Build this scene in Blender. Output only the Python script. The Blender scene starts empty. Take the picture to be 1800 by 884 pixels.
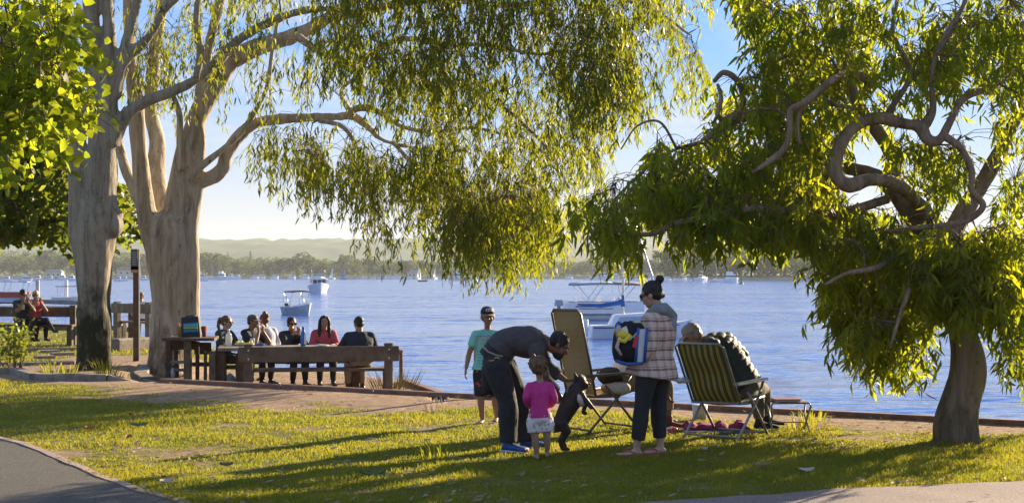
import bpy, bmesh, math, random
import numpy as np
from mathutils import Vector, Matrix, Quaternion, noise as mnoise

R = math.radians
random.seed(7)
rng = np.random.default_rng(11)
SC = bpy.context.scene
COL = SC.collection

# ------------------------------------------------------------------ camera
F = 2600.0          # focal length in pixels of the 1800 wide photograph
HZ = 484.0          # row of the horizon
EYE = 1.65          # height of the camera above the lawn
WATER_Z = -1.35
cam_data = bpy.data.cameras.new("camera")
cam_data.sensor_width = 36.0
cam_data.lens = F / 1800.0 * 36.0
cam_data.shift_y = (HZ - 442.0) / 1800.0
cam_data.clip_start = 0.1
cam_data.clip_end = 20000.0
cam = bpy.data.objects.new("camera", cam_data)
cam.location = (0, 0, EYE)
cam.rotation_euler = (R(90), 0, 0)
COL.objects.link(cam)
SC.camera = cam

# ------------------------------------------------------------------ light
SUN_EL, SUN_AZ = 17.0, 42.0      # azimuth measured to the right of the view direction
world = bpy.data.worlds.new("World")
SC.world = world
world.use_nodes = True
_n = world.node_tree.nodes
_l = world.node_tree.links
_n.clear()
w_out = _n.new("ShaderNodeOutputWorld")
w_bg = _n.new("ShaderNodeBackground")
w_sky = _n.new("ShaderNodeTexSky")
w_sky.sky_type = 'NISHITA'
w_sky.sun_disc = False
w_sky.sun_elevation = R(SUN_EL)
w_sky.sun_rotation = R(SUN_AZ)
w_sky.air_density = 1.0
w_sky.dust_density = 0.15
w_sky.ozone_density = 3.0
w_hs = _n.new("ShaderNodeHueSaturation")
w_hs.inputs['Saturation'].default_value = 1.0
w_bg.inputs['Strength'].default_value = 0.10
# thin drifting cloud, drawn over the whole sky
w_tc = _n.new("ShaderNodeTexCoord")
w_sep = _n.new("ShaderNodeSeparateXYZ")
w_add = _n.new("ShaderNodeMath"); w_add.operation = 'ADD'; w_add.inputs[1].default_value = 0.12
w_dx = _n.new("ShaderNodeMath"); w_dx.operation = 'DIVIDE'
w_dy = _n.new("ShaderNodeMath"); w_dy.operation = 'DIVIDE'
w_cmb = _n.new("ShaderNodeCombineXYZ")
w_noi = _n.new("ShaderNodeTexNoise")
w_noi.inputs['Scale'].default_value = 1.3
w_noi.inputs['Detail'].default_value = 7
w_noi.inputs['Roughness'].default_value = 0.55
w_noi.inputs['Distortion'].default_value = 0.6
w_rmp = _n.new("ShaderNodeValToRGB")
w_rmp.color_ramp.elements[0].position = 0.40
w_rmp.color_ramp.elements[1].position = 0.72
w_fade = _n.new("ShaderNodeMapRange")
w_fade.inputs['From Min'].default_value = 0.0
w_fade.inputs['From Max'].default_value = 0.17
w_fade.inputs['To Min'].default_value = 1.0
w_fade.inputs['To Max'].default_value = 0.70
w_mul = _n.new("ShaderNodeMath"); w_mul.operation = 'MULTIPLY'
w_low = _n.new("ShaderNodeMapRange")
w_low.inputs['From Min'].default_value = 0.0
w_low.inputs['From Max'].default_value = 0.15
w_low.inputs['To Min'].default_value = 1.05
w_low.inputs['To Max'].default_value = 0.0
w_max = _n.new("ShaderNodeMath"); w_max.operation = 'MAXIMUM'
w_mix = _n.new("ShaderNodeMixRGB")
w_mix.inputs['Color2'].default_value = (2.62, 2.56, 2.48, 1)
_l.new(w_tc.outputs['Generated'], w_sep.inputs[0])
_l.new(w_sep.outputs['Z'], w_add.inputs[0])
_l.new(w_sep.outputs['X'], w_dx.inputs[0]); _l.new(w_add.outputs[0], w_dx.inputs[1])
_l.new(w_sep.outputs['Y'], w_dy.inputs[0]); _l.new(w_add.outputs[0], w_dy.inputs[1])
_l.new(w_dx.outputs[0], w_cmb.inputs[0]); _l.new(w_dy.outputs[0], w_cmb.inputs[1])
_l.new(w_cmb.outputs[0], w_noi.inputs['Vector'])
_l.new(w_noi.outputs['Fac'], w_rmp.inputs[0])
_l.new(w_sep.outputs['Z'], w_fade.inputs['Value'])
_l.new(w_rmp.outputs[0], w_mul.inputs[0]); _l.new(w_fade.outputs[0], w_mul.inputs[1])
_l.new(w_sep.outputs['Z'], w_low.inputs['Value'])
_l.new(w_mul.outputs[0], w_max.inputs[0]); _l.new(w_low.outputs[0], w_max.inputs[1])
w_gam = _n.new("ShaderNodeGamma"); w_gam.inputs['Gamma'].default_value = 0.45
w_tint = _n.new("ShaderNodeMixRGB"); w_tint.blend_type = 'MULTIPLY'; w_tint.inputs['Fac'].default_value = 1.0
w_tint.inputs['Color2'].default_value = (0.43, 0.80, 1.42, 1)
_l.new(w_sky.outputs[0], w_gam.inputs['Color']); _l.new(w_gam.outputs[0], w_tint.inputs['Color1'])
_l.new(w_tint.outputs[0], w_hs.inputs['Color'])
_l.new(w_hs.outputs[0], w_mix.inputs['Color1'])
_l.new(w_max.outputs[0], w_mix.inputs['Fac'])
_l.new(w_mix.outputs[0], w_bg.inputs['Color'])
_l.new(w_bg.outputs[0], w_out.inputs['Surface'])

sun_data = bpy.data.lights.new("sun", 'SUN')
sun_data.energy = 4.6
sun_data.angle = R(0.5)
sun_data.color = (1.0, 0.80, 0.54)
sun = bpy.data.objects.new("sun", sun_data)
SUN_DIR = Vector((math.sin(R(SUN_AZ)) * math.cos(R(SUN_EL)), math.cos(R(SUN_AZ)) * math.cos(R(SUN_EL)), math.sin(R(SUN_EL))))
sun.rotation_euler = SUN_DIR.to_track_quat('Z', 'Y').to_euler()
sun.location = (20, 20, 30)
COL.objects.link(sun)

SC.view_settings.view_transform = 'Standard'
SC.view_settings.look = 'None'
SC.view_settings.exposure = 1.75
SC.view_settings.gamma = 1.0
SC.cycles.use_denoising = True
SC.cycles.max_bounces = 9
SC.cycles.diffuse_bounces = 5
SC.cycles.glossy_bounces = 3
SC.cycles.transmission_bounces = 6
SC.cycles.transparent_max_bounces = 9
SC.cycles.volume_bounces = 0
SC.cycles.caustics_reflective = False
SC.cycles.caustics_refractive = False
SC.cycles.sample_clamp_indirect = 8.0

# ------------------------------------------------------------------ helpers
def P(px, py, Y):
    """the point at distance Y that the photograph shows at pixel (px, py)"""
    return Vector(((px - 900.0) / F * Y, Y, EYE - (py - HZ) / F * Y))

def G(px, py, z=0.0):
    Y = F * (EYE - z) / (py - HZ)
    return Vector(((px - 900.0) / F * Y, Y, z))

def W(px, py):
    return G(px, py, WATER_Z)

def tag(o, label=None, cat=None, group=None, kind=None):
    if label: o['label'] = label
    if cat: o['category'] = cat
    if group: o['group'] = group
    if kind: o['kind'] = kind
    return o

def empty(name, loc, label, cat, group=None, rz=0.0):
    o = bpy.data.objects.new(name, None)
    o.empty_display_size = 0.1
    o.location = loc
    o.rotation_euler = (0, 0, rz)
    COL.objects.link(o)
    tag(o, label, cat, group)
    return o

def link_mesh(name, me, m, parent=None, world=False):
    """world=True: the mesh is in world coordinates and is moved into its parent's frame"""
    if m is not None:
        if isinstance(m, (list, tuple)):
            for k in m: me.materials.append(k)
        else:
            me.materials.append(m)
    o = bpy.data.objects.new(name, me)
    if parent is not None:
        root = parent
        M = Matrix.Identity(4)
        while root is not None:
            M = Matrix.LocRotScale(root.location, root.rotation_euler, root.scale) @ M
            root = root.parent
        if world:
            me.transform(M.inverted())
        o.parent = parent
    COL.objects.link(o)
    return o

def copy_tree(o, parent=None):
    c = o.copy(); COL.objects.link(c); c.parent = parent
    for ch in o.children:
        copy_tree(ch, c)
    return c

class MB:
    """collects simple solids and builds them as one mesh"""
    def __init__(s): s.v = []; s.f = []; s.mi = []; s.cur = 0
    def add(s, vs, fs):
        n = len(s.v)
        s.v += [tuple(v) for v in vs]
        s.f += [tuple(i + n for i in f) for f in fs]
        s.mi += [s.cur] * len(fs)
        return s
    def box(s, c, size, rz=0.0, M=None, taper=1.0):
        hx, hy, hz = size[0] / 2, size[1] / 2, size[2] / 2
        vs = []
        for z in (-1, 1):
            k = taper if z > 0 else 1.0
            for x, y in ((-1, -1), (1, -1), (1, 1), (-1, 1)):
                vs.append(Vector((x * hx * k, y * hy * k, z * hz)))
        T = M if M is not None else Matrix.Rotation(rz, 4, 'Z')
        c = Vector(c)
        vs = [T @ v + c for v in vs]
        return s.add(vs, [(0, 3, 2, 1), (4, 5, 6, 7), (0, 1, 5, 4), (1, 2, 6, 5), (2, 3, 7, 6), (3, 0, 4, 7)])
    def beam(s, a, b, w, h, up=Vector((0, 0, 1)), bev=0.0):
        """a squared timber from a to b, w wide and h high"""
        a, b = Vector(a), Vector(b)
        d = (b - a).normalized()
        side = d.cross(up)
        if side.length < 1e-4: side = d.cross(Vector((1, 0, 0)))
        side.normalize(); u = side.cross(d).normalized()
        e = bev if bev > 0 else min(w, h) * 0.12
        prof = [(-w/2+e, -h/2), (w/2-e, -h/2), (w/2, -h/2+e), (w/2, h/2-e), (w/2-e, h/2), (-w/2+e, h/2), (-w/2, h/2-e), (-w/2, -h/2+e)]
        vs = [a + side * x + u * y for x, y in prof] + [b + side * x + u * y for x, y in prof]
        n = 8
        fs = [(i, (i + 1) % n, (i + 1) % n + n, i + n) for i in range(n)]
        fs += [tuple(range(n))[::-1], tuple(range(n, 2 * n))]
        return s.add(vs, fs)
    def tube(s, pts, rad, seg=8, cap=True):
        pts = [Vector(p) for p in pts]
        if not isinstance(rad, (list, tuple)): rad = [rad] * len(pts)
        n0 = len(s.v)
        d = (pts[1] - pts[0]).normalized()
        a = d.orthogonal().normalized()
        rings = []
        for i, p in enumerate(pts):
            if i == 0: t = pts[1] - pts[0]
            elif i == len(pts) - 1: t = pts[-1] - pts[-2]
            else: t = pts[i + 1] - pts[i - 1]
            if t.length < 1e-9: t = d
            t.normalize()
            a = (a - t * a.dot(t))
            if a.length < 1e-5: a = t.orthogonal()
            a.normalize(); b = t.cross(a)
            rings.append([p + (a * math.cos(2 * math.pi * k / seg) + b * math.sin(2 * math.pi * k / seg)) * rad[i] for k in range(seg)])
        vs = [v for r in rings for v in r]
        fs = []
        for i in range(len(pts) - 1):
            for k in range(seg):
                k2 = (k + 1) % seg
                fs.append((i * seg + k, i * seg + k2, (i + 1) * seg + k2, (i + 1) * seg + k))
        if cap:
            fs.append(tuple(range(seg))[::-1])
            fs.append(tuple(range((len(pts) - 1) * seg, len(pts) * seg)))
        return s.add(vs, fs)
    def loft(s, rings, cap=True, closed=True):
        """rings: equal-length lists of points"""
        n = len(rings[0])
        vs = [v for r in rings for v in r]
        fs = []
        for i in range(len(rings) - 1):
            for k in range(n if closed else n - 1):
                k2 = (k + 1) % n
                fs.append((i * n + k, i * n + k2, (i + 1) * n + k2, (i + 1) * n + k))
        if cap and closed:
            fs.append(tuple(range(n))[::-1])
            fs.append(tuple(range((len(rings) - 1) * n, len(rings) * n)))
        return s.add(vs, fs)
    def ell(s, c, r, M=None, seg=14, rings=9):
        c = Vector(c)
        T = M if M is not None else Matrix.Identity(3)
        if isinstance(r, (int, float)): r = (r, r, r)
        vs = [c + T @ Vector((0, 0, -r[2]))]
        for i in range(1, rings):
            ph = -math.pi / 2 + math.pi * i / rings
            for k in range(seg):
                th = 2 * math.pi * k / seg
                vs.append(c + T @ Vector((r[0] * math.cos(ph) * math.cos(th), r[1] * math.cos(ph) * math.sin(th), r[2] * math.sin(ph))))
        vs.append(c + T @ Vector((0, 0, r[2])))
        fs = [(0, 1 + (k + 1) % seg, 1 + k) for k in range(seg)]
        for i in range(rings - 2):
            for k in range(seg):
                k2 = (k + 1) % seg
                fs.append((1 + i * seg + k, 1 + i * seg + k2, 1 + (i + 1) * seg + k2, 1 + (i + 1) * seg + k))
        top = len(vs) - 1
        b = 1 + (rings - 2) * seg
        fs += [(b + k, b + (k + 1) % seg, top) for k in range(seg)]
        return s.add(vs, fs)
    def cone(s, p0, p1, r0, r1, seg=14, round0=True, round1=True):
        """tapered limb between two joints; rounded ends overlap into the next limb"""
        p0, p1 = Vector(p0), Vector(p1)
        d = (p1 - p0)
        L = d.length
        if L < 1e-6: return s.ell(p0, r0)
        d.normalize()
        pts, rad = [], []
        if round0:
            for k in range(4):
                a = math.pi / 2 * (1 - k / 4)
                pts.append(p0 - d * r0 * math.sin(a)); rad.append(max(r0 * math.cos(a), 1e-4))
        n = 3
        for k in range(n + 1):
            t = k / n
            pts.append(p0.lerp(p1, t)); rad.append(r0 + (r1 - r0) * t)
        if round1:
            for k in range(1, 5):
                a = math.pi / 2 * k / 4
                pts.append(p1 + d * r1 * math.sin(a)); rad.append(max(r1 * math.cos(a), 1e-4))
        return s.tube(pts, rad, seg)
    def mesh(s, name, smooth=False):
        me = bpy.data.meshes.new(name)
        me.from_pydata(s.v, [], s.f)
        if s.mi and max(s.mi) > 0:
            me.polygons.foreach_set('material_index', s.mi)
        if smooth:
            me.polygons.foreach_set('use_smooth', [True] * len(me.polygons))
        me.update()
        return me
    def build(s, name, m, parent=None, smooth=False, world=False):
        return link_mesh(name, s.mesh(name, smooth), m, parent, world)

def np_mesh(name, V, Fq=None, Ft=None, smooth=False):
    """mesh from numpy arrays of vertices, quads and triangles"""
    me = bpy.data.meshes.new(name)
    V = np.asarray(V, dtype=np.float32)
    me.vertices.add(len(V)); me.vertices.foreach_set('co', V.ravel())
    loops, starts = [], []
    off = 0
    if Fq is not None and len(Fq):
        Fq = np.asarray(Fq, dtype=np.int32)
        loops.append(Fq.ravel()); starts.append(np.arange(len(Fq)) * 4 + off); off += len(Fq) * 4
    if Ft is not None and len(Ft):
        Ft = np.asarray(Ft, dtype=np.int32)
        loops.append(Ft.ravel()); starts.append(np.arange(len(Ft)) * 3 + off); off += len(Ft) * 3
    loops = np.concatenate(loops); starts = np.concatenate(starts).astype(np.int32)
    me.loops.add(len(loops)); me.loops.foreach_set('vertex_index', loops)
    me.polygons.add(len(starts)); me.polygons.foreach_set('loop_start', starts)
    me.update(calc_edges=True)
    if smooth: me.polygons.foreach_set('use_smooth', np.ones(len(starts), dtype=bool))
    me.validate()
    return me

# value noise on numpy arrays
def _h(ix, iy, iz, seed):
    n = (ix * 374761393 + iy * 668265263 + iz * 2147483647 * 3 + seed * 974634777) & 0xffffffff
    n = ((n ^ (n >> 13)) * 1274126177) & 0xffffffff
    n = ((n ^ (n >> 16)) * 2246822519) & 0xffffffff
    return ((n >> 8) & 0xffff) / 65535.0
def vnoise(p, seed=0):
    p = np.asarray(p, dtype=float)
    i = np.floor(p).astype(np.int64); f = p - i
    f = f * f * (3 - 2 * f)
    r = 0
    for dx in (0, 1):
        for dy in (0, 1):
            for dz in (0, 1):
                w = (f[:, 0] if dx else 1 - f[:, 0]) * (f[:, 1] if dy else 1 - f[:, 1]) * (f[:, 2] if dz else 1 - f[:, 2])
                r = r + w * _h(i[:, 0] + dx, i[:, 1] + dy, i[:, 2] + dz, seed)
    return r
def fbm(p, octv=4, seed=0):
    p = np.asarray(p, dtype=float); a, t, r = 0.5, 0.0, 0
    for k in range(octv):
        r = r + a * vnoise(p, seed + k); t += a; p = p * 2.03 + 17.3; a *= 0.5
    return r / t
def fbm2(x, y, sc, octv=4, seed=0):
    x = np.atleast_1d(np.asarray(x, float)); y = np.atleast_1d(np.asarray(y, float))
    return fbm(np.stack([x * sc, y * sc, np.zeros_like(x)], 1), octv, seed)

def catmull(pts, n=6):
    pts = [np.array(p, float) for p in pts]
    P0 = [2 * pts[0] - pts[1]] + pts + [2 * pts[-1] - pts[-2]]
    out = []
    for i in range(1, len(P0) - 2):
        a, b, c, d = P0[i - 1:i + 3]
        for k in range(n):
            t = k / n
            out.append(0.5 * ((2 * b) + (c - a) * t + (2 * a - 5 * b + 4 * c - d) * t * t + (3 * b - a - 3 * c + d) * t ** 3))
    out.append(pts[-1])
    return out

# ------------------------------------------------------------------ materials
MATS = {}
def mat(name, c1, c2=None, scale=6.0, rough=0.7, bump=0.0, bscale=None, stretch=(1, 1, 1), metal=0.0,
        c3=None, spec=0.5, lo=0.35, hi=0.65, detail=5.0, coat=0.0, trans=0.0, coords='Object', sheen=0.0):
    """noise between two (three) colours, a bump of its own, coordinates stretched along an axis"""
    m = bpy.data.materials.new(name); MATS[name] = m
    m.use_nodes = True
    n, l = m.node_tree.nodes, m.node_tree.links
    b = n['Principled BSDF']
    b.inputs['Roughness'].default_value = rough
    b.inputs['Metallic'].default_value = metal
    b.inputs['Specular IOR Level'].default_value = spec
    if coat: b.inputs['Coat Weight'].default_value = coat
    if sheen: b.inputs['Sheen Weight'].default_value = sheen
    tc = n.new('ShaderNodeTexCoord')
    mp = n.new('ShaderNodeMapping'); mp.inputs['Scale'].default_value = stretch
    l.new(tc.outputs[coords], mp.inputs[0])
    if c2 is None:
        c2 = tuple(x * 0.82 for x in c1)
    no = n.new('ShaderNodeTexNoise'); no.inputs['Scale'].default_value = scale; no.inputs['Detail'].default_value = detail
    no.inputs['Roughness'].default_value = 0.6
    l.new(mp.outputs[0], no.inputs['Vector'])
    rp = n.new('ShaderNodeValToRGB')
    rp.color_ramp.elements[0].position = lo; rp.color_ramp.elements[0].color = (*c1, 1)
    rp.color_ramp.elements[1].position = hi; rp.color_ramp.elements[1].color = (*c2, 1)
    if c3:
        e = rp.color_ramp.elements.new((lo + hi) / 2); e.color = (*c3, 1)
    l.new(no.outputs['Fac'], rp.inputs[0])
    l.new(rp.outputs[0], b.inputs['Base Color'])
    if bump:
        nb = n.new('ShaderNodeTexNoise'); nb.inputs['Scale'].default_value = bscale or scale * 3; nb.inputs['Detail'].default_value = 6
        l.new(mp.outputs[0], nb.inputs['Vector'])
        bp = n.new('ShaderNodeBump'); bp.inputs['Strength'].default_value = min(1.0, bump * 2); bp.inputs['Distance'].default_value = bump * 0.02
        l.new(nb.outputs['Fac'], bp.inputs['Height'])
        l.new(bp.outputs[0], b.inputs['Normal'])
    return m

def leaf_mat(name, dark, light, glow, glow2, rough=0.42, tr=0.5, island=True):
    m = bpy.data.materials.new(name); MATS[name] = m
    m.use_nodes = True
    n, l = m.node_tree.nodes, m.node_tree.links
    b = n['Principled BSDF']; out = n['Material Output']
    b.inputs['Roughness'].default_value = rough
    b.inputs['Specular IOR Level'].default_value = 0.22
    if island:
        g = n.new('ShaderNodeNewGeometry'); rnd = g.outputs['Random Per Island']
    else:
        g = n.new('ShaderNodeObjectInfo'); rnd = g.outputs['Random']
    tc = n.new('ShaderNodeTexCoord')
    no = n.new('ShaderNodeTexNoise'); no.inputs['Scale'].default_value = 1.1; no.inputs['Detail'].default_value = 2
    l.new(tc.outputs['Object'], no.inputs['Vector'])
    ad = n.new('ShaderNodeMath'); ad.operation = 'MULTIPLY_ADD'; ad.inputs[1].default_value = 0.55
    l.new(rnd, ad.inputs[0]); 
    sb = n.new('ShaderNodeMath'); sb.operation = 'MULTIPLY_ADD'; sb.inputs[1].default_value = 1.4; sb.inputs[2].default_value = -0.45
    l.new(no.outputs['Fac'], sb.inputs[0]); l.new(sb.outputs[0], ad.inputs[2])
    r1 = n.new('ShaderNodeMixRGB'); r1.inputs['Color1'].default_value = (*dark, 1); r1.inputs['Color2'].default_value = (*light, 1)
    r2 = n.new('ShaderNodeMixRGB'); r2.inputs['Color1'].default_value = (*glow, 1); r2.inputs['Color2'].default_value = (*glow2, 1)
    for r in (r1, r2):
        r.use_clamp = True
        l.new(ad.outputs[0], r.inputs['Fac'])
    l.new(r1.outputs[0], b.inputs['Base Color'])
    t = n.new('ShaderNodeBsdfTranslucent'); l.new(r2.outputs[0], t.inputs['Color'])
    mx = n.new('ShaderNodeMixShader'); mx.inputs[0].default_value = tr
    l.new(b.outputs[0], mx.inputs[1]); l.new(t.outputs[0], mx.inputs[2]); l.new(mx.outputs[0], out.inputs['Surface'])
    return m

def glass_mat(name, col=(0.9, 0.95, 1.0), rough=0.02, alpha=0.35):
    m = bpy.data.materials.new(name); MATS[name] = m
    m.use_nodes = True
    b = m.node_tree.nodes['Principled BSDF']
    b.inputs['Base Color'].default_value = (*col, 1); b.inputs['Roughness'].default_value = rough
    b.inputs['Alpha'].default_value = alpha
    return m

wood_old = mat('weathered timber', (0.17, 0.122, 0.078), (0.085, 0.060, 0.038), 5, 0.85, 0.5, 30, (1, 1, 1), c3=(0.13, 0.098, 0.064))
wood_grey = mat('silver grey timber', (0.30, 0.25, 0.20), (0.17, 0.135, 0.105), 6, 0.85, 0.5, 30)
wood_brown = mat('brown stained timber', (0.13, 0.078, 0.042), (0.06, 0.038, 0.022), 7, 0.8, 0.4, 30)
wood_red = mat('reddish sleeper timber', (0.29, 0.145, 0.09), (0.15, 0.085, 0.058), 5, 0.85, 0.5, 26)
concrete_m = mat('pale concrete', (0.36, 0.33, 0.29), (0.27, 0.24, 0.21), 9, 0.9, 0.3, 60)
metal_grey = mat('grey metal tube', (0.33, 0.34, 0.34), (0.25, 0.26, 0.26), 12, 0.38, 0.0, metal=0.6)
steel_m = mat('polished steel', (0.6, 0.6, 0.6), (0.5, 0.5, 0.5), 12, 0.25, metal=0.9)
white_m = mat('white paint', (0.80, 0.80, 0.78), (0.72, 0.72, 0.70), 4, 0.35, 0.0)
black_m = mat('black plastic', (0.02, 0.02, 0.022), (0.03, 0.03, 0.03), 8, 0.45)
# ================================================================== ground, water, paths
SHORE = [(-4000, 900), (-400, 700), (-120, 330), (-62, 150), (-40, 85), (-31, 75), (-23.5, 68), (-21, 66), (-18.4, 62), (-14.6, 56), (-10.3, 42), (-6.5, 33.5),
         (-3.6, 30.2), (-2.0, 27.4), (-1.13, 23.8), (-0.86, 20.1), (-0.78, 19.95), (5.6, 16.25), (12.0, 12.9), (30, 6), (200, -60), (4000, -1200)]
_sx = np.array([p[0] for p in SHORE], float); _sy = np.array([p[1] for p in SHORE], float)
def shore_y(x): return np.interp(x, _sx, _sy)
BEAM_A, BEAM_B = Vector((-5.4, 22.8, 0)), Vector((5.6, 16.25, 0))   # long timber edge of the lawn

def beam_y(x): return BEAM_A.y + (x - BEAM_A.x) * (BEAM_B.y - BEAM_A.y) / (BEAM_B.x - BEAM_A.x)

def ground_z(x, y):
    x = np.atleast_1d(np.asarray(x, float)); y = np.atleast_1d(np.asarray(y, float))
    z = (fbm2(x, y, 0.45, 3, 5) - 0.5) * 0.10
    z = z + (fbm2(x, y, 2.5, 3, 9) - 0.5) * 0.03
    z = z * (1 - 0.8 * np.exp(-((y - beam_y(x)) / 0.7) ** 2))
    far = np.clip((y - 27) / 60, 0, 1)
    z = z - far * 0.75 * np.clip((-x) / 10, 0, 1)
    terr = np.clip((y - beam_y(x)) / 0.12, 0, 1) * np.clip((x + 6.9) / 0.9, 0, 1)
    z = z - terr * 0.30
    return z

def grass_mask(x, y):
    """how much grass grows: 1 lawn, 0 bare earth"""
    x = np.atleast_1d(np.asarray(x, float)); y = np.atleast_1d(np.asarray(y, float))
    n1 = fbm2(x, y, 0.55, 4, 21); n2 = fbm2(x, y, 2.2, 3, 31)
    g = 0.82 + (n1 - 0.5) * 1.3 + (n2 - 0.5) * 1.0
    px = 900 + x / np.maximum(y, 1) * F; d = beam_y(x) - y
    # worn strip along the timber edge, wider under the bench and by the tree
    wid = 1.0 + 2.0 * np.exp(-((x + 2.8) / 2.6) ** 2) + 1.3 * np.exp(-((x - 3.6) / 1.3) ** 2) + 0.5 * np.exp(-((x + 5.0) / 1.6) ** 2)
    g = g - 1.2 * np.clip(1.25 - d / wid, 0, 1) * (d > -0.2)
    g = np.where((d < 0) & (x > -9) & (y < 31), 0.12 + (n1 - 0.5) * 0.6 + (n2 - 0.5) * 0.5, g)
    g = g - 0.55 * np.exp(-(((x + 4.0) / 1.5) ** 2 + ((y - 13.2) / 1.8) ** 2))
    return np.clip(g, 0, 1)

def make_ground():
    xs = np.concatenate([[-4000, -2200, -1200, -600, -300, -150, -90, -60], np.arange(-45, -12, 1.0), np.arange(-12, -6, 0.22), np.arange(-6, 6.6, 0.07), np.arange(6.6, 14, 0.3),
                         [16, 20, 30, 50, 100, 300, 900, 2200, 4000]])
    t = np.concatenate([np.linspace(0, 0.3, 12)[:-1], np.linspace(0.3, 1.0, 230)])
    n = len(xs); rows = []
    for k, tt in enumerate(t):
        y0 = -30.0 - np.maximum(0, -shore_y(xs) ) * 1.5
        y = y0 + (shore_y(xs) - y0) * tt
        rows.append(np.stack([xs, y, ground_z(xs, y)], 1))
    edge = rows[-1]
    e1 = edge.copy(); e1[:, 2] = WATER_Z - 1.6; e1[:, 1] += 0.25
    rows.append(e1)
    e2 = edge.copy(); e2[:, 2] = WATER_Z - 2.0; e2[:, 1] = 2500
    rows.append(e2)
    e3 = e2.copy(); e3[:, 1] = 9000; e3[:, 0] *= 2; rows.append(e3)
    V = np.concatenate(rows)
    m = len(rows)
    idx = np.arange(m * n).reshape(m, n)
    Q = np.stack([idx[:-1, :-1], idx[:-1, 1:], idx[1:, 1:], idx[1:, :-1]], -1).reshape(-1, 4)
    me = np_mesh('ground', V, Q, None, True)
    at = me.attributes.new('grass', 'FLOAT', 'POINT')
    at.data.foreach_set('value', grass_mask(V[:, 0], V[:, 1]).astype(np.float32))
    return me

def ground_material():
    m = bpy.data.materials.new('lawn and bare earth'); m.use_nodes = True
    n, l = m.node_tree.nodes, m.node_tree.links
    b = n['Principled BSDF']; b.inputs['Roughness'].default_value = 0.95; b.inputs['Specular IOR Level'].default_value = 0.15
    a = n.new('ShaderNodeAttribute'); a.attribute_name = 'grass'
    tc = n.new('ShaderNodeTexCoord')
    def noi(s, d=5, r=0.6):
        x = n.new('ShaderNodeTexNoise'); x.inputs['Scale'].default_value = s; x.inputs['Detail'].default_value = d; x.inputs['Roughness'].default_value = r
        l.new(tc.outputs['Object'], x.inputs['Vector']); return x.outputs['Fac']
    def ramp(f, e):
        x = n.new('ShaderNodeValToRGB'); x.color_ramp.elements[0].position = e[0][0]; x.color_ramp.elements[0].color = (*e[0][1], 1)
        x.color_ramp.elements[1].position = e[-1][0]; x.color_ramp.elements[1].color = (*e[-1][1], 1)
        for p, c in e[1:-1]:
            k = x.color_ramp.elements.new(p); k.color = (*c, 1)
        l.new(f, x.inputs[0]); return x.outputs[0]
    grass = ramp(noi(9, 8, 0.75), [(0.30, (0.070, 0.078, 0.018)), (0.5, (0.15, 0.15, 0.024)), (0.72, (0.27, 0.21, 0.07))])
    earth = ramp(noi(6, 8, 0.7), [(0.30, (0.20, 0.13, 0.085)), (0.5, (0.33, 0.225, 0.15)), (0.72, (0.46, 0.35, 0.26))])
    ad = n.new('ShaderNodeMath'); ad.operation = 'MULTIPLY_ADD'; ad.inputs[1].default_value = 0.9; 
    l.new(noi(14, 8, 0.75), ad.inputs[0]); l.new(a.outputs['Fac'], ad.inputs[2])
    mr = n.new('ShaderNodeMapRange'); mr.inputs['From Min'].default_value = 0.75; mr.inputs['From Max'].default_value = 1.02
    l.new(ad.outputs[0], mr.inputs['Value'])
    mx = n.new('ShaderNodeMixRGB'); l.new(mr.outputs[0], mx.inputs['Fac']); l.new(earth, mx.inputs['Color1']); l.new(grass, mx.inputs['Color2'])
    l.new(mx.outputs[0], b.inputs['Base Color'])
    bp = n.new('ShaderNodeBump'); bp.inputs['Strength'].default_value = 0.9; bp.inputs['Distance'].default_value = 0.03
    l.new(noi(28, 8, 0.75), bp.inputs['Height']); l.new(bp.outputs[0], b.inputs['Normal'])
    return m
ground = link_mesh('ground', make_ground(), ground_material()); tag(ground, kind='structure')

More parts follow.
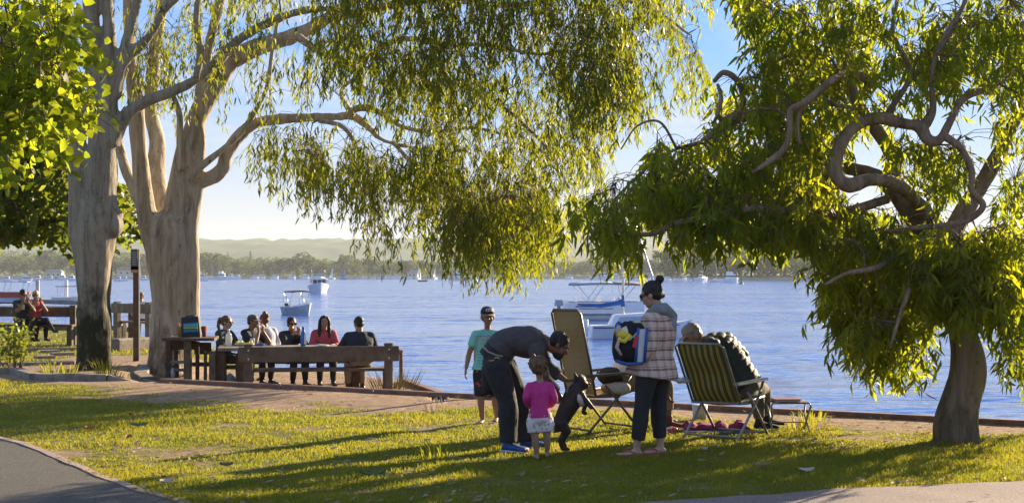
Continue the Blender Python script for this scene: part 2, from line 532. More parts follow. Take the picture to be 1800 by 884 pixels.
# --- water
def water_material():
    m = bpy.data.materials.new('rippled river water'); m.use_nodes = True
    n, l = m.node_tree.nodes, m.node_tree.links
    b = n['Principled BSDF']
    b.inputs['Base Color'].default_value = (0.045, 0.12, 0.40, 1)
    b.inputs['Roughness'].default_value = 0.12; b.inputs['IOR'].default_value = 1.33; b.inputs['Specular IOR Level'].default_value = 0.33
    tc = n.new('ShaderNodeTexCoord')
    def layer(scale, sx, sy, det, rot=0.2, out='Color'):
        mp = n.new('ShaderNodeMapping'); mp.inputs['Scale'].default_value = (sx, sy, 1); mp.inputs['Rotation'].default_value = (0, 0, rot)
        l.new(tc.outputs['Object'], mp.inputs[0])
        x = n.new('ShaderNodeTexNoise'); x.inputs['Scale'].default_value = scale; x.inputs['Detail'].default_value = det; x.inputs['Roughness'].default_value = 0.62
        l.new(mp.outputs[0], x.inputs['Vector']); return x.outputs[out]
    def vm(op, a, b_=None, c=None):
        x = n.new('ShaderNodeVectorMath'); x.operation = op
        for i, v in enumerate((a, b_, c)):
            if v is None: continue
            if isinstance(v, tuple): x.inputs[i].default_value = v
            else: l.new(v, x.inputs[i])
        return x.outputs[0]
    # slopes of the wavelets, as they are at every distance
    s1 = vm('SUBTRACT', layer(1.5, 0.5, 1.5, 5, 0.22), (.5, .5, .5)); s2 = vm('SUBTRACT', layer(6.0, 0.6, 1.3, 3, -0.2), (.5, .5, .5)); s3 = vm('SUBTRACT', layer(0.28, 0.45, 1.4, 3, 0.12), (.5, .5, .5))
    sl = vm('ADD', vm('MULTIPLY', s1, (.44, .92, 0)), vm('ADD', vm('MULTIPLY', s2, (.22, .40, 0)), vm('MULTIPLY', s3, (.10, .30, 0))))
    g1 = layer(0.03, 0.3, 2.2, 5, 0.04, 'Fac'); g2 = layer(0.2, 0.25, 1.6, 4, -0.03, 'Fac')
    ad = n.new('ShaderNodeMath'); ad.operation = 'MULTIPLY_ADD'; ad.inputs[1].default_value = 0.6; l.new(g2, ad.inputs[0]); l.new(g1, ad.inputs[2])
    mr = n.new('ShaderNodeMapRange'); mr.inputs['From Min'].default_value = 0.62; mr.inputs['From Max'].default_value = 0.98
    mr.inputs['To Min'].default_value = 0.35; mr.inputs['To Max'].default_value = 1.6
    l.new(ad.outputs[0], mr.inputs['Value'])
    sc = n.new('ShaderNodeVectorMath'); sc.operation = 'SCALE'; l.new(sl, sc.inputs[0]); sy_ = n.new('ShaderNodeSeparateXYZ'); l.new(tc.outputs['Object'], sy_.inputs[0])
    ex = n.new('ShaderNodeMapRange'); ex.inputs['From Min'].default_value = 35; ex.inputs['From Max'].default_value = 190; ex.inputs['To Min'].default_value = 0.75; ex.inputs['To Max'].default_value = 1.8
    l.new(sy_.outputs['Y'], ex.inputs['Value'])     # open water is more ruffled by the wind than the sheltered edge
    wm_ = n.new('ShaderNodeMath'); wm_.operation = 'MULTIPLY'; l.new(ex.outputs[0], wm_.inputs[0]); l.new(mr.outputs[0], wm_.inputs[1]); l.new(wm_.outputs[0], sc.inputs['Scale'])
    nn = vm('NORMALIZE', vm('ADD', sc.outputs[0], (0, 0, 1.0)))
    l.new(nn, b.inputs['Normal'])
    return m
w = MB()
w.add([(-9000, -60, WATER_Z), (9000, -60, WATER_Z), (9000, 8500, WATER_Z), (-9000, 8500, WATER_Z)], [(0, 1, 2, 3)])
tag(w.build('water', water_material()), kind='structure')

# --- paths
def flat_strip(name, left, right, m, dz=0.004, n=40):
    """a sheet between two ground polylines that follows the ground"""
    L = np.array(catmull(left, 10)); Rr = np.array(catmull(right, 10))
    k = 14; rows = []
    for j in range(k + 1):
        q = L + (Rr - L) * (j / k)
        q[:, 2] = ground_z(q[:, 0], q[:, 1]) + dz
        rows.append(q)
    V = np.concatenate(rows); nn = len(L)
    idx = np.arange((k + 1) * nn).reshape(k + 1, nn)
    Q = np.stack([idx[:-1, :-1], idx[:-1, 1:], idx[1:, 1:], idx[1:, :-1]], -1).reshape(-1, 4)
    return link_mesh(name, np_mesh(name, V, Q), m)
asphalt = mat('worn grey asphalt', (0.070, 0.064, 0.054), (0.125, 0.112, 0.090), 60, 0.85, 0.5, 220, detail=8, c3=(0.09, 0.082, 0.068))
aggregate = mat('pinkish exposed aggregate', (0.17, 0.12, 0.10), (0.31, 0.24, 0.21), 55, 0.85, 0.5, 160, detail=8, c3=(0.24, 0.18, 0.155))
EDGE_L = [(-8.2, 18.6, 0), (-6.3, 16.1, 0), (-5.1, 14.75, 0), (-4.3, 13.55, 0), (-3.55, 12.35, 0), (-3.0, 11.45, 0), (-2.5, 10.7, 0), (-1.6, 9.3, 0), (0.2, 6.5, 0)]
OUT_L = [(-14, 18.6, 0), (-11.5, 15.5, 0), (-9, 13, 0), (-8, 11, 0), (-7, 9, 0), (-6, 8, 0), (-5.5, 7, 0), (-4, 5, 0), (-3, 3, 0)]
tag(flat_strip('path', EDGE_L, OUT_L, asphalt, 0.012), kind='structure')
EDGE_R = [(-0.6, 10.0, 0), (0.15, 10.42, 0), (0.95, 10.70, 0), (1.8, 10.97, 0), (2.65, 11.22, 0), (4.1, 11.80, 0), (6.5, 12.6, 0), (9.5, 13.2, 0)]
OUT_R = [(0.3, 7.0, 0), (0.9, 7.4, 0), (1.5, 7.8, 0), (2.3, 8.1, 0), (3.2, 8.4, 0), (4.6, 8.9, 0), (7.0, 9.6, 0), (10, 10.3, 0)]
tag(flat_strip('pavement', EDGE_R, OUT_R, aggregate, 0.012), kind='structure')
def edging(name, line, width, h, m):
    pts = np.array(catmull(line, 10)); mb = MB()
    for i in range(len(pts) - 1):
        pass
    L = []; 
    for i, p in enumerate(pts):
        d = pts[min(i + 1, len(pts) - 1)] - pts[max(i - 1, 0)]; d /= np.linalg.norm(d)
        nrm = np.array([-d[1], d[0], 0]); z = float(ground_z(p[0], p[1])[0])
        wv = width * (1 + 0.25 * (fbm2(p[0], p[1], 3, 2, 3)[0] - 0.5))
        L.append([Vector((p[0] - nrm[0] * wv / 2, p[1] - nrm[1] * wv / 2, z - 0.05)), Vector((p[0] - nrm[0] * wv / 2, p[1] - nrm[1] * wv / 2, z + h)),
                  Vector((p[0] + nrm[0] * wv / 2, p[1] + nrm[1] * wv / 2, z + h)), Vector((p[0] + nrm[0] * wv / 2, p[1] + nrm[1] * wv / 2, z - 0.05))])
    mb.loft(L); return mb.build(name, m)
kerb_m = mat('crumbling pink kerb', (0.30, 0.19, 0.15), (0.42, 0.32, 0.27), 14, 0.9, 0.6, 60)
tag(edging('kerb', [(p[0] + 0.03, p[1] + 0.03, 0) for p in EDGE_L], 0.075, 0.02, kerb_m), kind='structure')

# --- grass blades over the lawn (nobody could count them)
def on_path(x, y):
    el = np.array(catmull(EDGE_L, 10)); er = np.array(catmull(EDGE_R, 10))
    o = np.argsort(el[:, 0]); a = y < np.interp(x, el[o, 0], el[o, 1]) - 0.01
    a &= x < 0.2
    o = np.argsort(er[:, 0]); b = (y < np.interp(x, er[o, 0], er[o, 1]) + 0.01) & (x > -0.5)
    return a | b

def blades(N, y0, y1, hmin, hmax, wid, seed, thr=0.45):
    r = np.random.default_rng(seed)
    # density falls with distance so that the picture is evenly covered
    u = r.random(N); y = 1 / (1 / y0 + (1 / y1 - 1 / y0) * u)
    x = (r.random(N) * 2 - 1) * (y * 0.375)
    g = grass_mask(x, y) + (fbm2(x, y, 6, 3, 77) - 0.5) * 0.9
    keep = (g > thr) & (y < shore_y(x) - 0.1) & ~on_path(x, y) & (r.random(N) < np.clip(g * 1.4, 0, 1))
    dd = beam_y(x) - y
    keep &= (np.abs(dd) > 0.12) | (x < -5.4)
    x, y, g = x[keep], y[keep], g[keep]
    n = len(x); z = ground_z(x, y)
    tall = fbm2(x, y, 1.6, 3, 55)
    h = (hmin + (hmax - hmin) * r.random(n)) * (0.25 + tall * 1.6) * np.clip(g * 1.2, 0.4, 1)
    a = r.random(n) * 2 * np.pi; lean = h * (0.25 + 0.75 * r.random(n)); b = r.random(n) * 2 * np.pi
    wv = wid * (0.7 + 0.6 * r.random(n)) * (y / 12)
    bx, by = np.cos(a) * wv, np.sin(a) * wv
    p0 = np.stack([x - bx, y - by, z - 0.004], 1); p1 = np.stack([x + bx, y + by, z - 0.004], 1)
    mx, my = x + np.cos(b) * lean * 0.35, y + np.sin(b) * lean * 0.35
    p2 = np.stack([mx + bx * 0.7, my + by * 0.7, z + h * 0.6], 1); p3 = np.stack([mx - bx * 0.7, my - by * 0.7, z + h * 0.6], 1)
    p4 = np.stack([x + np.cos(b) * lean, y + np.sin(b) * lean, z + h], 1)
    V = np.stack([p0, p1, p2, p3, p4], 1).reshape(-1, 3)
    i = np.arange(n)[:, None] * 5
    Q = i + np.array([[0, 1, 2, 3]]); T = i + np.array([[3, 2, 4]])
    return V, Q, T
blade_m = leaf_mat('grass blades', (0.090, 0.125, 0.014), (0.20, 0.205, 0.028), (0.28, 0.34, 0.010), (0.60, 0.50, 0.04), 0.55, 0.45)
V, Q, T = blades(300000, 10.2, 26, 0.012, 0.040, 0.0030, 3)
tag(link_mesh('grass', np_mesh('grass', V, Q, T), blade_m), kind='stuff')
V, Q, T = blades(40000, 26, 60, 0.03, 0.07, 0.003, 5, 0.3)
tag(link_mesh('grass', np_mesh('grass', V, Q, T), blade_m), kind='stuff')

def tuft(name, x, y, n, h, spread, m, parent=None, rr=None):
    rr = rr or random; mb = MB(); z = float(ground_z(x, y)[0])
    for k in range(n):
        a = rr.random() * 6.283; s = rr.random() ** 0.5 * spread
        p = Vector((x + math.cos(a) * s, y + math.sin(a) * s, z)); hh = h * (0.5 + 0.6 * rr.random()); ln = hh * (0.3 + 0.7 * rr.random())
        d = Vector((math.cos(a), math.sin(a), 0)); sd = Vector((-d.y, d.x, 0)) * 0.006
        q = p + d * ln * 0.4 + Vector((0, 0, hh * 0.75)); t = p + d * ln + Vector((0, 0, hh))
        mb.add([p - sd, p + sd, q + sd, q - sd, t], [(0, 1, 2, 3), (3, 2, 4)])
    return mb.build(name, m, parent, world=True)
# ================================================================== trees and leaves
# a drooping leaf: base, two shoulders, two hips, tip (x across, z down the leaf)
def leaf_template(w=0.085, sick=0.16, fold=0.04):
    return np.array([[0, 0, 0], [-w, fold, -0.30], [w, fold, -0.30], [-w * 0.75 + sick * 0.55, fold * 0.7, -0.68], [w * 0.75 + sick * 0.55, fold * 0.7, -0.68], [sick, 0, -1.0]])
LQ = np.array([[1, 2, 4, 3]]); LT = np.array([[0, 2, 1], [3, 4, 5]])
def round_template():
    return np.array([[0, 0, 0], [-0.40, 0.08, -0.26], [0.40, 0.08, -0.26], [-0.28, 0.06, -0.66], [0.28, 0.06, -0.66], [0.03, 0, -1.0]])

def rot_basis(yaw, pitch, roll):
    """rotation matrices: pitch swings the leaf out from hanging, yaw turns it"""
    cy, sy = np.cos(yaw), np.sin(yaw); cp, sp = np.cos(pitch), np.sin(pitch); cr, sr = np.cos(roll), np.sin(roll)
    n = len(yaw); Z = np.zeros(n); O = np.ones(n)
    Rz = np.stack([cy, -sy, Z, sy, cy, Z, Z, Z, O], 1).reshape(n, 3, 3)
    Rx = np.stack([O, Z, Z, Z, cp, -sp, Z, sp, cp], 1).reshape(n, 3, 3)
    Rr = np.stack([cr, -sr, Z, sr, cr, Z, Z, Z, O], 1).reshape(n, 3, 3)
    return Rz @ Rx @ Rr

def leaves_np(pos, length, yaw, pitch, roll, tmpl):
    Rm = rot_basis(yaw, pitch, roll)
    L = tmpl[None] * length[:, None, None]
    V = np.einsum('nij,nkj->nki', Rm, L) + pos[:, None, :]
    k = len(tmpl); i = np.arange(len(pos))[:, None, None] * k
    return V.reshape(-1, 3), (i + LQ[None]).reshape(-1, 4), (i + LT[None]).reshape(-1, 3)

def tubes_np(segs):
    """segs: (p0, p1, r0, r1) rows -> three sided twigs"""
    segs = np.array(segs, float)
    if not len(segs): return None
    p0, p1, r0, r1 = segs[:, :3], segs[:, 3:6], segs[:, 6], segs[:, 7]
    d = p1 - p0; d /= np.maximum(np.linalg.norm(d, axis=1, keepdims=True), 1e-9)
    ref = np.where(np.abs(d[:, 2:3]) > 0.9, np.array([[1., 0, 0]]), np.array([[0, 0, 1.]]))
    a = np.cross(d, ref); a /= np.linalg.norm(a, axis=1, keepdims=True); b = np.cross(d, a)
    V = []
    for p, r in ((p0, r0), (p1, r1)):
        for k in range(3):
            t = 2.0944 * k
            V.append(p + (a * math.cos(t) + b * math.sin(t)) * r[:, None])
    V = np.stack(V, 1).reshape(-1, 3); i = np.arange(len(segs))[:, None, None] * 6
    Q = (i + np.array([[[0, 1, 4, 3], [1, 2, 5, 4], [2, 0, 3, 5]]])).reshape(-1, 4)
    return V, Q

def in_poly(px, py, poly):
    poly = np.array(poly, float); x, y = px, py
    c = np.zeros(len(x), bool); j = len(poly) - 1
    for i in range(len(poly)):
        xi, yi = poly[i]; xj, yj = poly[j]
        with np.errstate(divide='ignore', invalid='ignore'):
            hit = ((yi > y) != (yj > y)) & (x < (xj - xi) * (y - yi) / (yj - yi + 1e-12) + xi)
        c ^= hit; j = i
    return c

def sample_crown(polys, N, seed, Yc, Yr, clump=0.9, thr=0.42, seed2=0):
    """points of a crown: outline seen from the lawn, real depth between Yc-Yr and Yc+Yr, gaps between the clumps"""
    r = np.random.default_rng(seed)
    out = []
    for poly, wgt in polys:
        poly_a = np.array(poly, float)
        x0, y0 = poly_a.min(0); x1, y1 = poly_a.max(0)
        n = int(N * wgt)
        px = r.uniform(x0, x1, n * 4); py = r.uniform(y0, y1, n * 4)
        k = in_poly(px, py, poly_a); px, py = px[k][:n], py[k][:n]
        Y = Yc + Yr * (r.random(len(px)) * 2 - 1)
        p = np.stack([(px - 900) / F * Y, Y, EYE - (py - HZ) / F * Y], 1)
        g = fbm(p * np.array([clump, clump * 0.8, clump]), 3, 100 + seed2)
        out.append(p[g > thr])
    return np.concatenate(out)

def grow_twigs(limbs, pts, nhub, seed, r_hub=0.02, maxd=9.0):
    """a branching net from the limbs to the clumps; returns segments and, per point, the hub it hangs from"""
    r = np.random.default_rng(seed)
    hubs = pts[r.choice(len(pts), min(nhub, len(pts)), replace=False)] + np.array([0, 0, 0.12])
    nodes = np.array(limbs, float)            # x y z radius
    npos = nodes[:, :3].copy(); nrad = nodes[:, 3].copy()
    left = list(range(len(hubs))); segs = []
    D = np.linalg.norm(hubs[:, None] - npos[None], axis=2)
    best = D.argmin(1); bd = D[np.arange(len(hubs)), best]
    left = np.ones(len(hubs), bool)
    for _ in range(len(hubs)):
        i = np.where(left)[0][bd[left].argmin()]
        j = best[i]; left[i] = False
        a, b = npos[j], hubs[i]; d = b - a; L = np.linalg.norm(d)
        r0 = min(nrad[j] * 0.6, 0.010 + 0.016 * L); r1 = max(0.004, r0 * 0.55)
        k = max(3, int(L / 0.18)); prev = a; new = []
        side = np.cross(d, [0, 0, 1.0]); side /= (np.linalg.norm(side) + 1e-9)
        w1, w2 = r.normal(0, 0.10, 2) * L
        for q in range(1, k + 1):
            t = q / k
            c = a + d * t + side * math.sin(t * 3.14) * w1 + np.array([0, 0, 1.0]) * (math.sin(t * 3.14) * (0.16 * L + w2 * 0.4)) + (r.normal(0, 0.016, 3) if q < k else 0)
            ra, rb = r0 + (r1 - r0) * (q - 1) / k, r0 + (r1 - r0) * t
            segs.append([*prev, *c, ra, rb]); prev = c; new.append([*c, rb])
        new = np.array(new)
        npos = np.concatenate([npos, new[:, :3]]); nrad = np.concatenate([nrad, new[:, 3]])
        base = len(npos) - len(new)
        Dn = np.linalg.norm(hubs[:, None] - new[None, :, :3], axis=2); bn = Dn.argmin(1); dn = Dn[np.arange(len(hubs)), bn]
        better = dn < bd; best[better] = base + bn[better]; bd[better] = dn[better]
    return segs, npos, nrad

def strands(pts, nodes, lens, per_m, leaf_len, seed, droop=0.85, spread=0.35, pitch=(0.1, 0.7)):
    """hanging twigs from each point, leaves alternating down them; a fine twig ties each to the nearest branch"""
    r = np.random.default_rng(seed); segs = []; lp, ll = [], []
    for i in range(0, len(pts), 400):
        blk = pts[i:i + 400]
        D = np.linalg.norm(blk[:, None] - nodes[None], axis=2); jj = D.argmin(1); dd = D[np.arange(len(blk)), jj]
        for p, j, dist in zip(blk, jj, dd):
            if dist > 1.6: continue
            a = nodes[j]; d = p - a
            mid = a + d * 0.5 + np.array([0, 0, 0.12 * dist])
            segs.append([*a, *mid, 0.005, 0.0035]); segs.append([*mid, *p, 0.0035, 0.003])
            L = r.uniform(*lens) ; k = max(3, int(L / 0.13))
            h = np.array([d[0], d[1], 0]); h = h / (np.linalg.norm(h) + 1e-6) + r.normal(0, 0.4, 3) * [1, 1, 0]
            cur = p; dirv = h * spread + np.array([0, 0, -droop * 0.5])
            for q in range(k):
                dirv = dirv * 0.82 + np.array([0, 0, -droop]) * 0.18 + r.normal(0, 0.07, 3)
                dirv /= np.linalg.norm(dirv) + 1e-9
                nx = cur + dirv * (L / k)
                segs.append([*cur, *nx, 0.0028, 0.0022])
                m = r.poisson(per_m * L / k)
                for _ in range(m):
                    lp.append(cur + (nx - cur) * r.random() + r.normal(0, 0.02, 3))
                cur = nx
    lp = np.array(lp); n = len(lp)
    length = leaf_len * r.uniform(0.6, 1.3, n)
    yaw = r.uniform(0, 2 * np.pi, n); pt = r.uniform(pitch[0], pitch[1], n); roll = r.uniform(0, 2 * np.pi, n)
    return segs, lp, length, yaw, pt, roll

# solids that are remeshed into one continuous surface
def remesh(mb, vox, smooth=4, disp=None, name='surface'):
    me = mb.mesh(name)
    o = bpy.data.objects.new('remesh_source', me); COL.objects.link(o)
    md = o.modifiers.new('r', 'REMESH'); md.mode = 'VOXEL'; md.voxel_size = vox; md.use_smooth_shade = True
    if smooth:
        sm = o.modifiers.new('s', 'SMOOTH'); sm.factor = 0.5; sm.iterations = smooth
    dg = bpy.context.evaluated_depsgraph_get(); dg.update()
    res = bpy.data.meshes.new_from_object(o.evaluated_get(dg))
    bpy.data.objects.remove(o); bpy.data.meshes.remove(me)
    if disp is not None:
        n = len(res.vertices)
        co = np.empty(n * 3, np.float32); res.vertices.foreach_get('co', co); co = co.reshape(-1, 3).astype(float)
        no = np.empty(n * 3, np.float32); res.vertices.foreach_get('normal', no); no = no.reshape(-1, 3)
        co = co + no * disp(co)[:, None]
        res.vertices.foreach_set('co', co.astype(np.float32).ravel())
    res.polygons.foreach_set('use_smooth', np.ones(len(res.polygons), bool)); res.update()
    res.name = name
    return res

def limb_pts(spec, Y0, n=7):
    """spec rows: px, py, radius in px, optional depth offset in metres -> world points with radius"""
    rows = []
    for s in spec:
        dy = s[3] if len(s) > 3 else 0.0
        Y = Y0 + dy; p = P(s[0], s[1], Y)
        rows.append((p.x, p.y, p.z, s[2] * Y / F))
    return catmull(rows, n)

def add_limb(mb, c, seg=14, lump=0.06, seed=0):
    pts = [Vector(q[:3]) for q in c]
    rad = [max(float(q[3]) * (1 + lump * 2 * (mnoise.noise(Vector(q[:3]) * 2.2 + Vector((seed, 0, 0))))), 0.004) for q in c]
    mb.tube(pts, rad, seg)
    mb.ell(pts[-1], rad[-1], seg=10, rings=6)

def bark_mat(name, pale, tan, dark, moss, moss_z, gap=0.35, bump=0.35, strong=0.55):
    m = bpy.data.materials.new(name); m.use_nodes = True
    n, l = m.node_tree.nodes, m.node_tree.links
    b = n['Principled BSDF']; b.inputs['Roughness'].default_value = 0.8; b.inputs['Specular IOR Level'].default_value = 0.25
    tc = n.new('ShaderNodeTexCoord')
    def noi(s, st, d=5, r=0.6, dist=0.0):
        mp = n.new('ShaderNodeMapping'); mp.inputs['Scale'].default_value = st
        l.new(tc.outputs['Object'], mp.inputs[0])
        x = n.new('ShaderNodeTexNoise'); x.inputs['Scale'].default_value = s; x.inputs['Detail'].default_value = d; x.inputs['Roughness'].default_value = r; x.inputs['Distortion'].default_value = dist
        l.new(mp.outputs[0], x.inputs['Vector']); return x.outputs['Fac']
    rp = n.new('ShaderNodeValToRGB'); e = rp.color_ramp.elements
    e[0].position = 0.34; e[0].color = (*dark, 1); e[1].position = 0.66; e[1].color = (*pale, 1)
    k = e.new(0.46); k.color = (*tan, 1); k = e.new(0.56); k.color = tuple(0.5 * (a + c) for a, c in zip(tan, pale)) + (1,)
    l.new(noi(3.4, (2.2, 2.2, 0.30), 9, 0.70, 0.8), rp.inputs[0])
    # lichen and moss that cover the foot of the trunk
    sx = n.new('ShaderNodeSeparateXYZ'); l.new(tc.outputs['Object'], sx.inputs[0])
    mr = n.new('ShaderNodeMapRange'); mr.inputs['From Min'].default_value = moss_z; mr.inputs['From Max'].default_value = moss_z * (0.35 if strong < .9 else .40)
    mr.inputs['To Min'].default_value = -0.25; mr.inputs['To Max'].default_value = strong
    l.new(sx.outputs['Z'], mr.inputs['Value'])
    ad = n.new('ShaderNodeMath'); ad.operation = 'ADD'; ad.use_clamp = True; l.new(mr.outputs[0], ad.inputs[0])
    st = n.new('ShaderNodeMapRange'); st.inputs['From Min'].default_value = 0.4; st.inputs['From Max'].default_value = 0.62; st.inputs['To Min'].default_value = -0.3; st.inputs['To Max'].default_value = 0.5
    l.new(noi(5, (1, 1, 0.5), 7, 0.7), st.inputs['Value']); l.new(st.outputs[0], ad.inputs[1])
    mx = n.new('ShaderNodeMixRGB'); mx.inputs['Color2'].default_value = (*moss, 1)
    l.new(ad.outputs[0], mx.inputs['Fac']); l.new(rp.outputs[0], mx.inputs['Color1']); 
    # short dark scars
    sc = n.new('ShaderNodeMapRange'); sc.inputs['From Min'].default_value = 0.66; sc.inputs['From Max'].default_value = 0.74
    l.new(noi(16, (1, 1, 0.6), 3, 0.5), sc.inputs['Value'])
    m2 = n.new('ShaderNodeMixRGB'); m2.inputs['Color2'].default_value = (*[c * 0.45 for c in dark], 1)
    l.new(sc.outputs[0], m2.inputs['Fac']); l.new(mx.outputs[0], m2.inputs['Color1']); l.new(m2.outputs[0], b.inputs['Base Color'])
    bp = n.new('ShaderNodeBump'); bp.inputs['Strength'].default_value = min(1, bump * 2); bp.inputs['Distance'].default_value = 0.06
    l.new(noi(9, (1.5, 1.5, 0.3), 8, 0.65, 0.4), bp.inputs['Height']); l.new(bp.outputs[0], b.inputs['Normal'])
    return m

def dist_limbs(limbs):
    return np.array([[*q[:4]] for L in limbs for q in L])

def make_tree(name, label, base, bark, leafm, thick, thin, vox, crowns, nhub, leaf_len, lens, per_m, seed, singles=0, tmpl=None,
              droop=0.85, pitch=(0.1, 0.7), extra_nodes=(), bumps=(), disp=0.02):
    """trunk (continuous), each visible branch, fine twigs, and the crown of leaves"""
    root = empty(name, base, label, 'tree')
    mb = MB()
    for k, L in enumerate(thick): add_limb(mb, L, 16, 0.05 if disp > .015 else .11, k)
    for c, rr in bumps: mb.ell(c, rr)
    def dfun(co):
        s = co * np.array([1.4, 1.4, 0.55])
        big = (fbm(s * 3.0, 3, seed) - 0.5) * disp * 2.2
        low = np.exp(-np.clip(co[:, 2], 0, 5) / 0.28)
        ang = np.arctan2(co[:, 1] - base[1], co[:, 0] - base[0])
        rid = (fbm(co * np.array([9.0, 9.0, 0.7]), 3, seed + 5) - 0.5) * disp * 1.6
        return big + rid + low * (0.03 + 0.035 * np.sin(ang * 5 + seed)) * np.clip(disp * 30, 0, 1)
    tm = remesh(mb, vox, 3, dfun, 'trunk')
    link_mesh('trunk', tm, bark, root, True)
    for k, L in enumerate(thin):
        b2 = MB(); add_limb(b2, L, 9, 0.14, k + 20)
        b2.build('branch', bark, root, True, True)
    nodes0 = dist_limbs(list(thick) + list(thin))
    if len(extra_nodes): nodes0 = np.concatenate([nodes0, np.array(extra_nodes)])
    nodes0 = nodes0[nodes0[:, 2] > 1.2]
    segs, npos, nrad = grow_twigs(nodes0, crowns, nhub, seed)
    s2, lp, length, yaw, pt, roll = strands(crowns, npos, lens, per_m, leaf_len, seed + 1, droop, 0.35, pitch)
    V, Q = tubes_np(segs + s2)
    tw = link_mesh('twigs', np_mesh('twigs', V, Q), MATS.get('twig bark'), root, True); tag(tw, kind='stuff')
    tmpl = leaf_template() if tmpl is None else tmpl
    sel = np.zeros(len(lp), bool)
    if singles:
        # the leaves that show largest: in view and nearest to the camera
        px = 900 + lp[:, 0] / lp[:, 1] * F; py = HZ - (lp[:, 2] - EYE) / lp[:, 1] * F
        vis = (px > 5) & (px < 1795) & (py > 5) & (py < 870)
        sc = np.where(vis, length / lp[:, 1], 0); sel[np.argsort(-sc)[:singles]] = True
    k = ~sel
    V, Q, T = leaves_np(lp[k], length[k], yaw[k], pt[k], roll[k], tmpl)
    cr = link_mesh('crown', np_mesh('crown', V, Q, T), leafm, root, True); tag(cr, kind='stuff')
    if singles:
        me = np_mesh('leaf', tmpl, LQ, LT); me.materials.append(leafm)
        Rm = rot_basis(yaw[sel], pt[sel], roll[sel]); inv = Matrix.Translation(Vector(base)).inverted()
        for p, s, rm in zip(lp[sel], length[sel], Rm):
            o = bpy.data.objects.new('leaf', me); COL.objects.link(o); o.parent = root
            o.matrix_local = inv @ Matrix.Translation(Vector(p)) @ Matrix(rm.tolist()).to_4x4() @ Matrix.Scale(float(s), 4)
    print(name, 'leaves', len(lp), 'twigs', len(segs) + len(s2))
    return root

def clear_front(pts, limbs, mx, my, frac):
    """leaves do not hang in front of the bare boughs"""
    L = dist_limbs(limbs); lx = 900 + L[:, 0] / L[:, 1] * F; ly = HZ - (L[:, 2] - EYE) / L[:, 1] * F
    px = 900 + pts[:, 0] / pts[:, 1] * F; py = HZ - (pts[:, 2] - EYE) / pts[:, 1] * F
    dx = np.abs(px[:, None] - lx[None]); dy = ly[None] - py[:, None]
    hit = ((dx < mx) & (dy > -mx) & (dy < my) & (pts[:, 1][:, None] < L[:, 1][None] + 0.05)).any(1)
    r = np.random.default_rng(2).random(len(pts)) < frac
    return pts[~(hit & r)]
twig_m = mat('twig bark', (0.16, 0.10, 0.055), (0.09, 0.055, 0.03), 8, 0.8)
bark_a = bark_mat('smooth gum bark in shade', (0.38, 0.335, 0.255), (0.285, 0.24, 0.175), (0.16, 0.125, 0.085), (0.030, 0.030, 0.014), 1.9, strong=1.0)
bark_b = bark_mat('cream gum bark', (0.54, 0.465, 0.34), (0.38, 0.305, 0.205), (0.19, 0.14, 0.09), (0.13, 0.09, 0.05), 0.9)
bark_r = bark_mat('mottled grey brown bark', (0.36, 0.27, 0.19), (0.25, 0.17, 0.11), (0.13, 0.085, 0.05), (0.07, 0.07, 0.035), 1.0, bump=0.5, strong=.3)
gum_leaf = leaf_mat('gum leaves', (0.040, 0.074, 0.010), (0.105, 0.140, 0.015), (0.14, 0.21, 0.006), (0.52, 0.50, 0.015), tr=0.55)
gum_leaf_r = leaf_mat('broad gum leaves', (0.040, 0.068, 0.010), (0.13, 0.155, 0.018), (0.19, 0.30, 0.010), (0.64, 0.63, 0.02), tr=0.60)
soft_leaf = leaf_mat('bright broad leaves', (0.05, 0.09, 0.012), (0.12, 0.16, 0.02), (0.27, 0.40, 0.02), (0.62, 0.62, 0.03), tr=0.64)
far_leaf = leaf_mat('deep green broad leaves', (0.03, 0.05, 0.01), (0.09, 0.12, 0.02), (0.14, 0.22, 0.012), (0.40, 0.42, 0.03), tr=0.5)

# ---- gum tree A, the one whose trunk stands behind the timber bed
YA = 25.6
A = [
    [(166, 668, 40), (166, 650, 36), (166, 600, 34), (165, 520, 33), (168, 440, 36), (173, 380, 37), (178, 320, 33), (180, 260, 31), (181, 215, 30), (182, 180, 30)],
    [(154, 560, 15), (148, 470, 19), (140, 400, 20), (136, 320, 19), (135, 250, 19), (130, 190, 17), (122, 110, 15), (116, 20, 13), (105, -120, 11), (80, -330, 8)],
    [(176, 215, 26), (168, 150, 20), (162, 80, 18), (160, 0, 17), (150, -150, 14), (160, -380, 9)],
    [(190, 200, 22), (194, 130, 16), (193, 60, 13), (189, 0, 12), (200, -120, 10), (230, -320, 7)],
    [(200, 170, 16), (214, 110, 12), (226, 60, 11), (242, 0, 10), (270, -120, 8), (300, -300, 5)],
    [(205, 135, 10), (225, 100, 11), (258, 70, 10), (285, 25, 9), (300, -10, 8), (340, -120, 6)],
    [(192, 250, 26), (214, 212, 16), (250, 182, 13), (300, 162, 12), (345, 140, 11), (385, 105, 11), (420, 70, 10), (470, 42, 9), (530, 20, 8), (600, 12, 7), (680, -20, 5)],
    [(178, 285, 24), (168, 240, 15), (150, 198, 12), (132, 172, 10), (122, 165, 8)],
]
A = [limb_pts([(q[0], q[1], q[2] * (.88 if q[1] > 330 else .82), *q[3:]) for q in a], YA) for a in A]
A_thin = [limb_pts(a, YA - 0.4) for a in [
    [(345, 140, 7), (352, 90, 6), (345, 40, 5), (350, -10, 4)],
    [(285, 20, 6), (320, -10, 5), (390, -60, 4)]]]
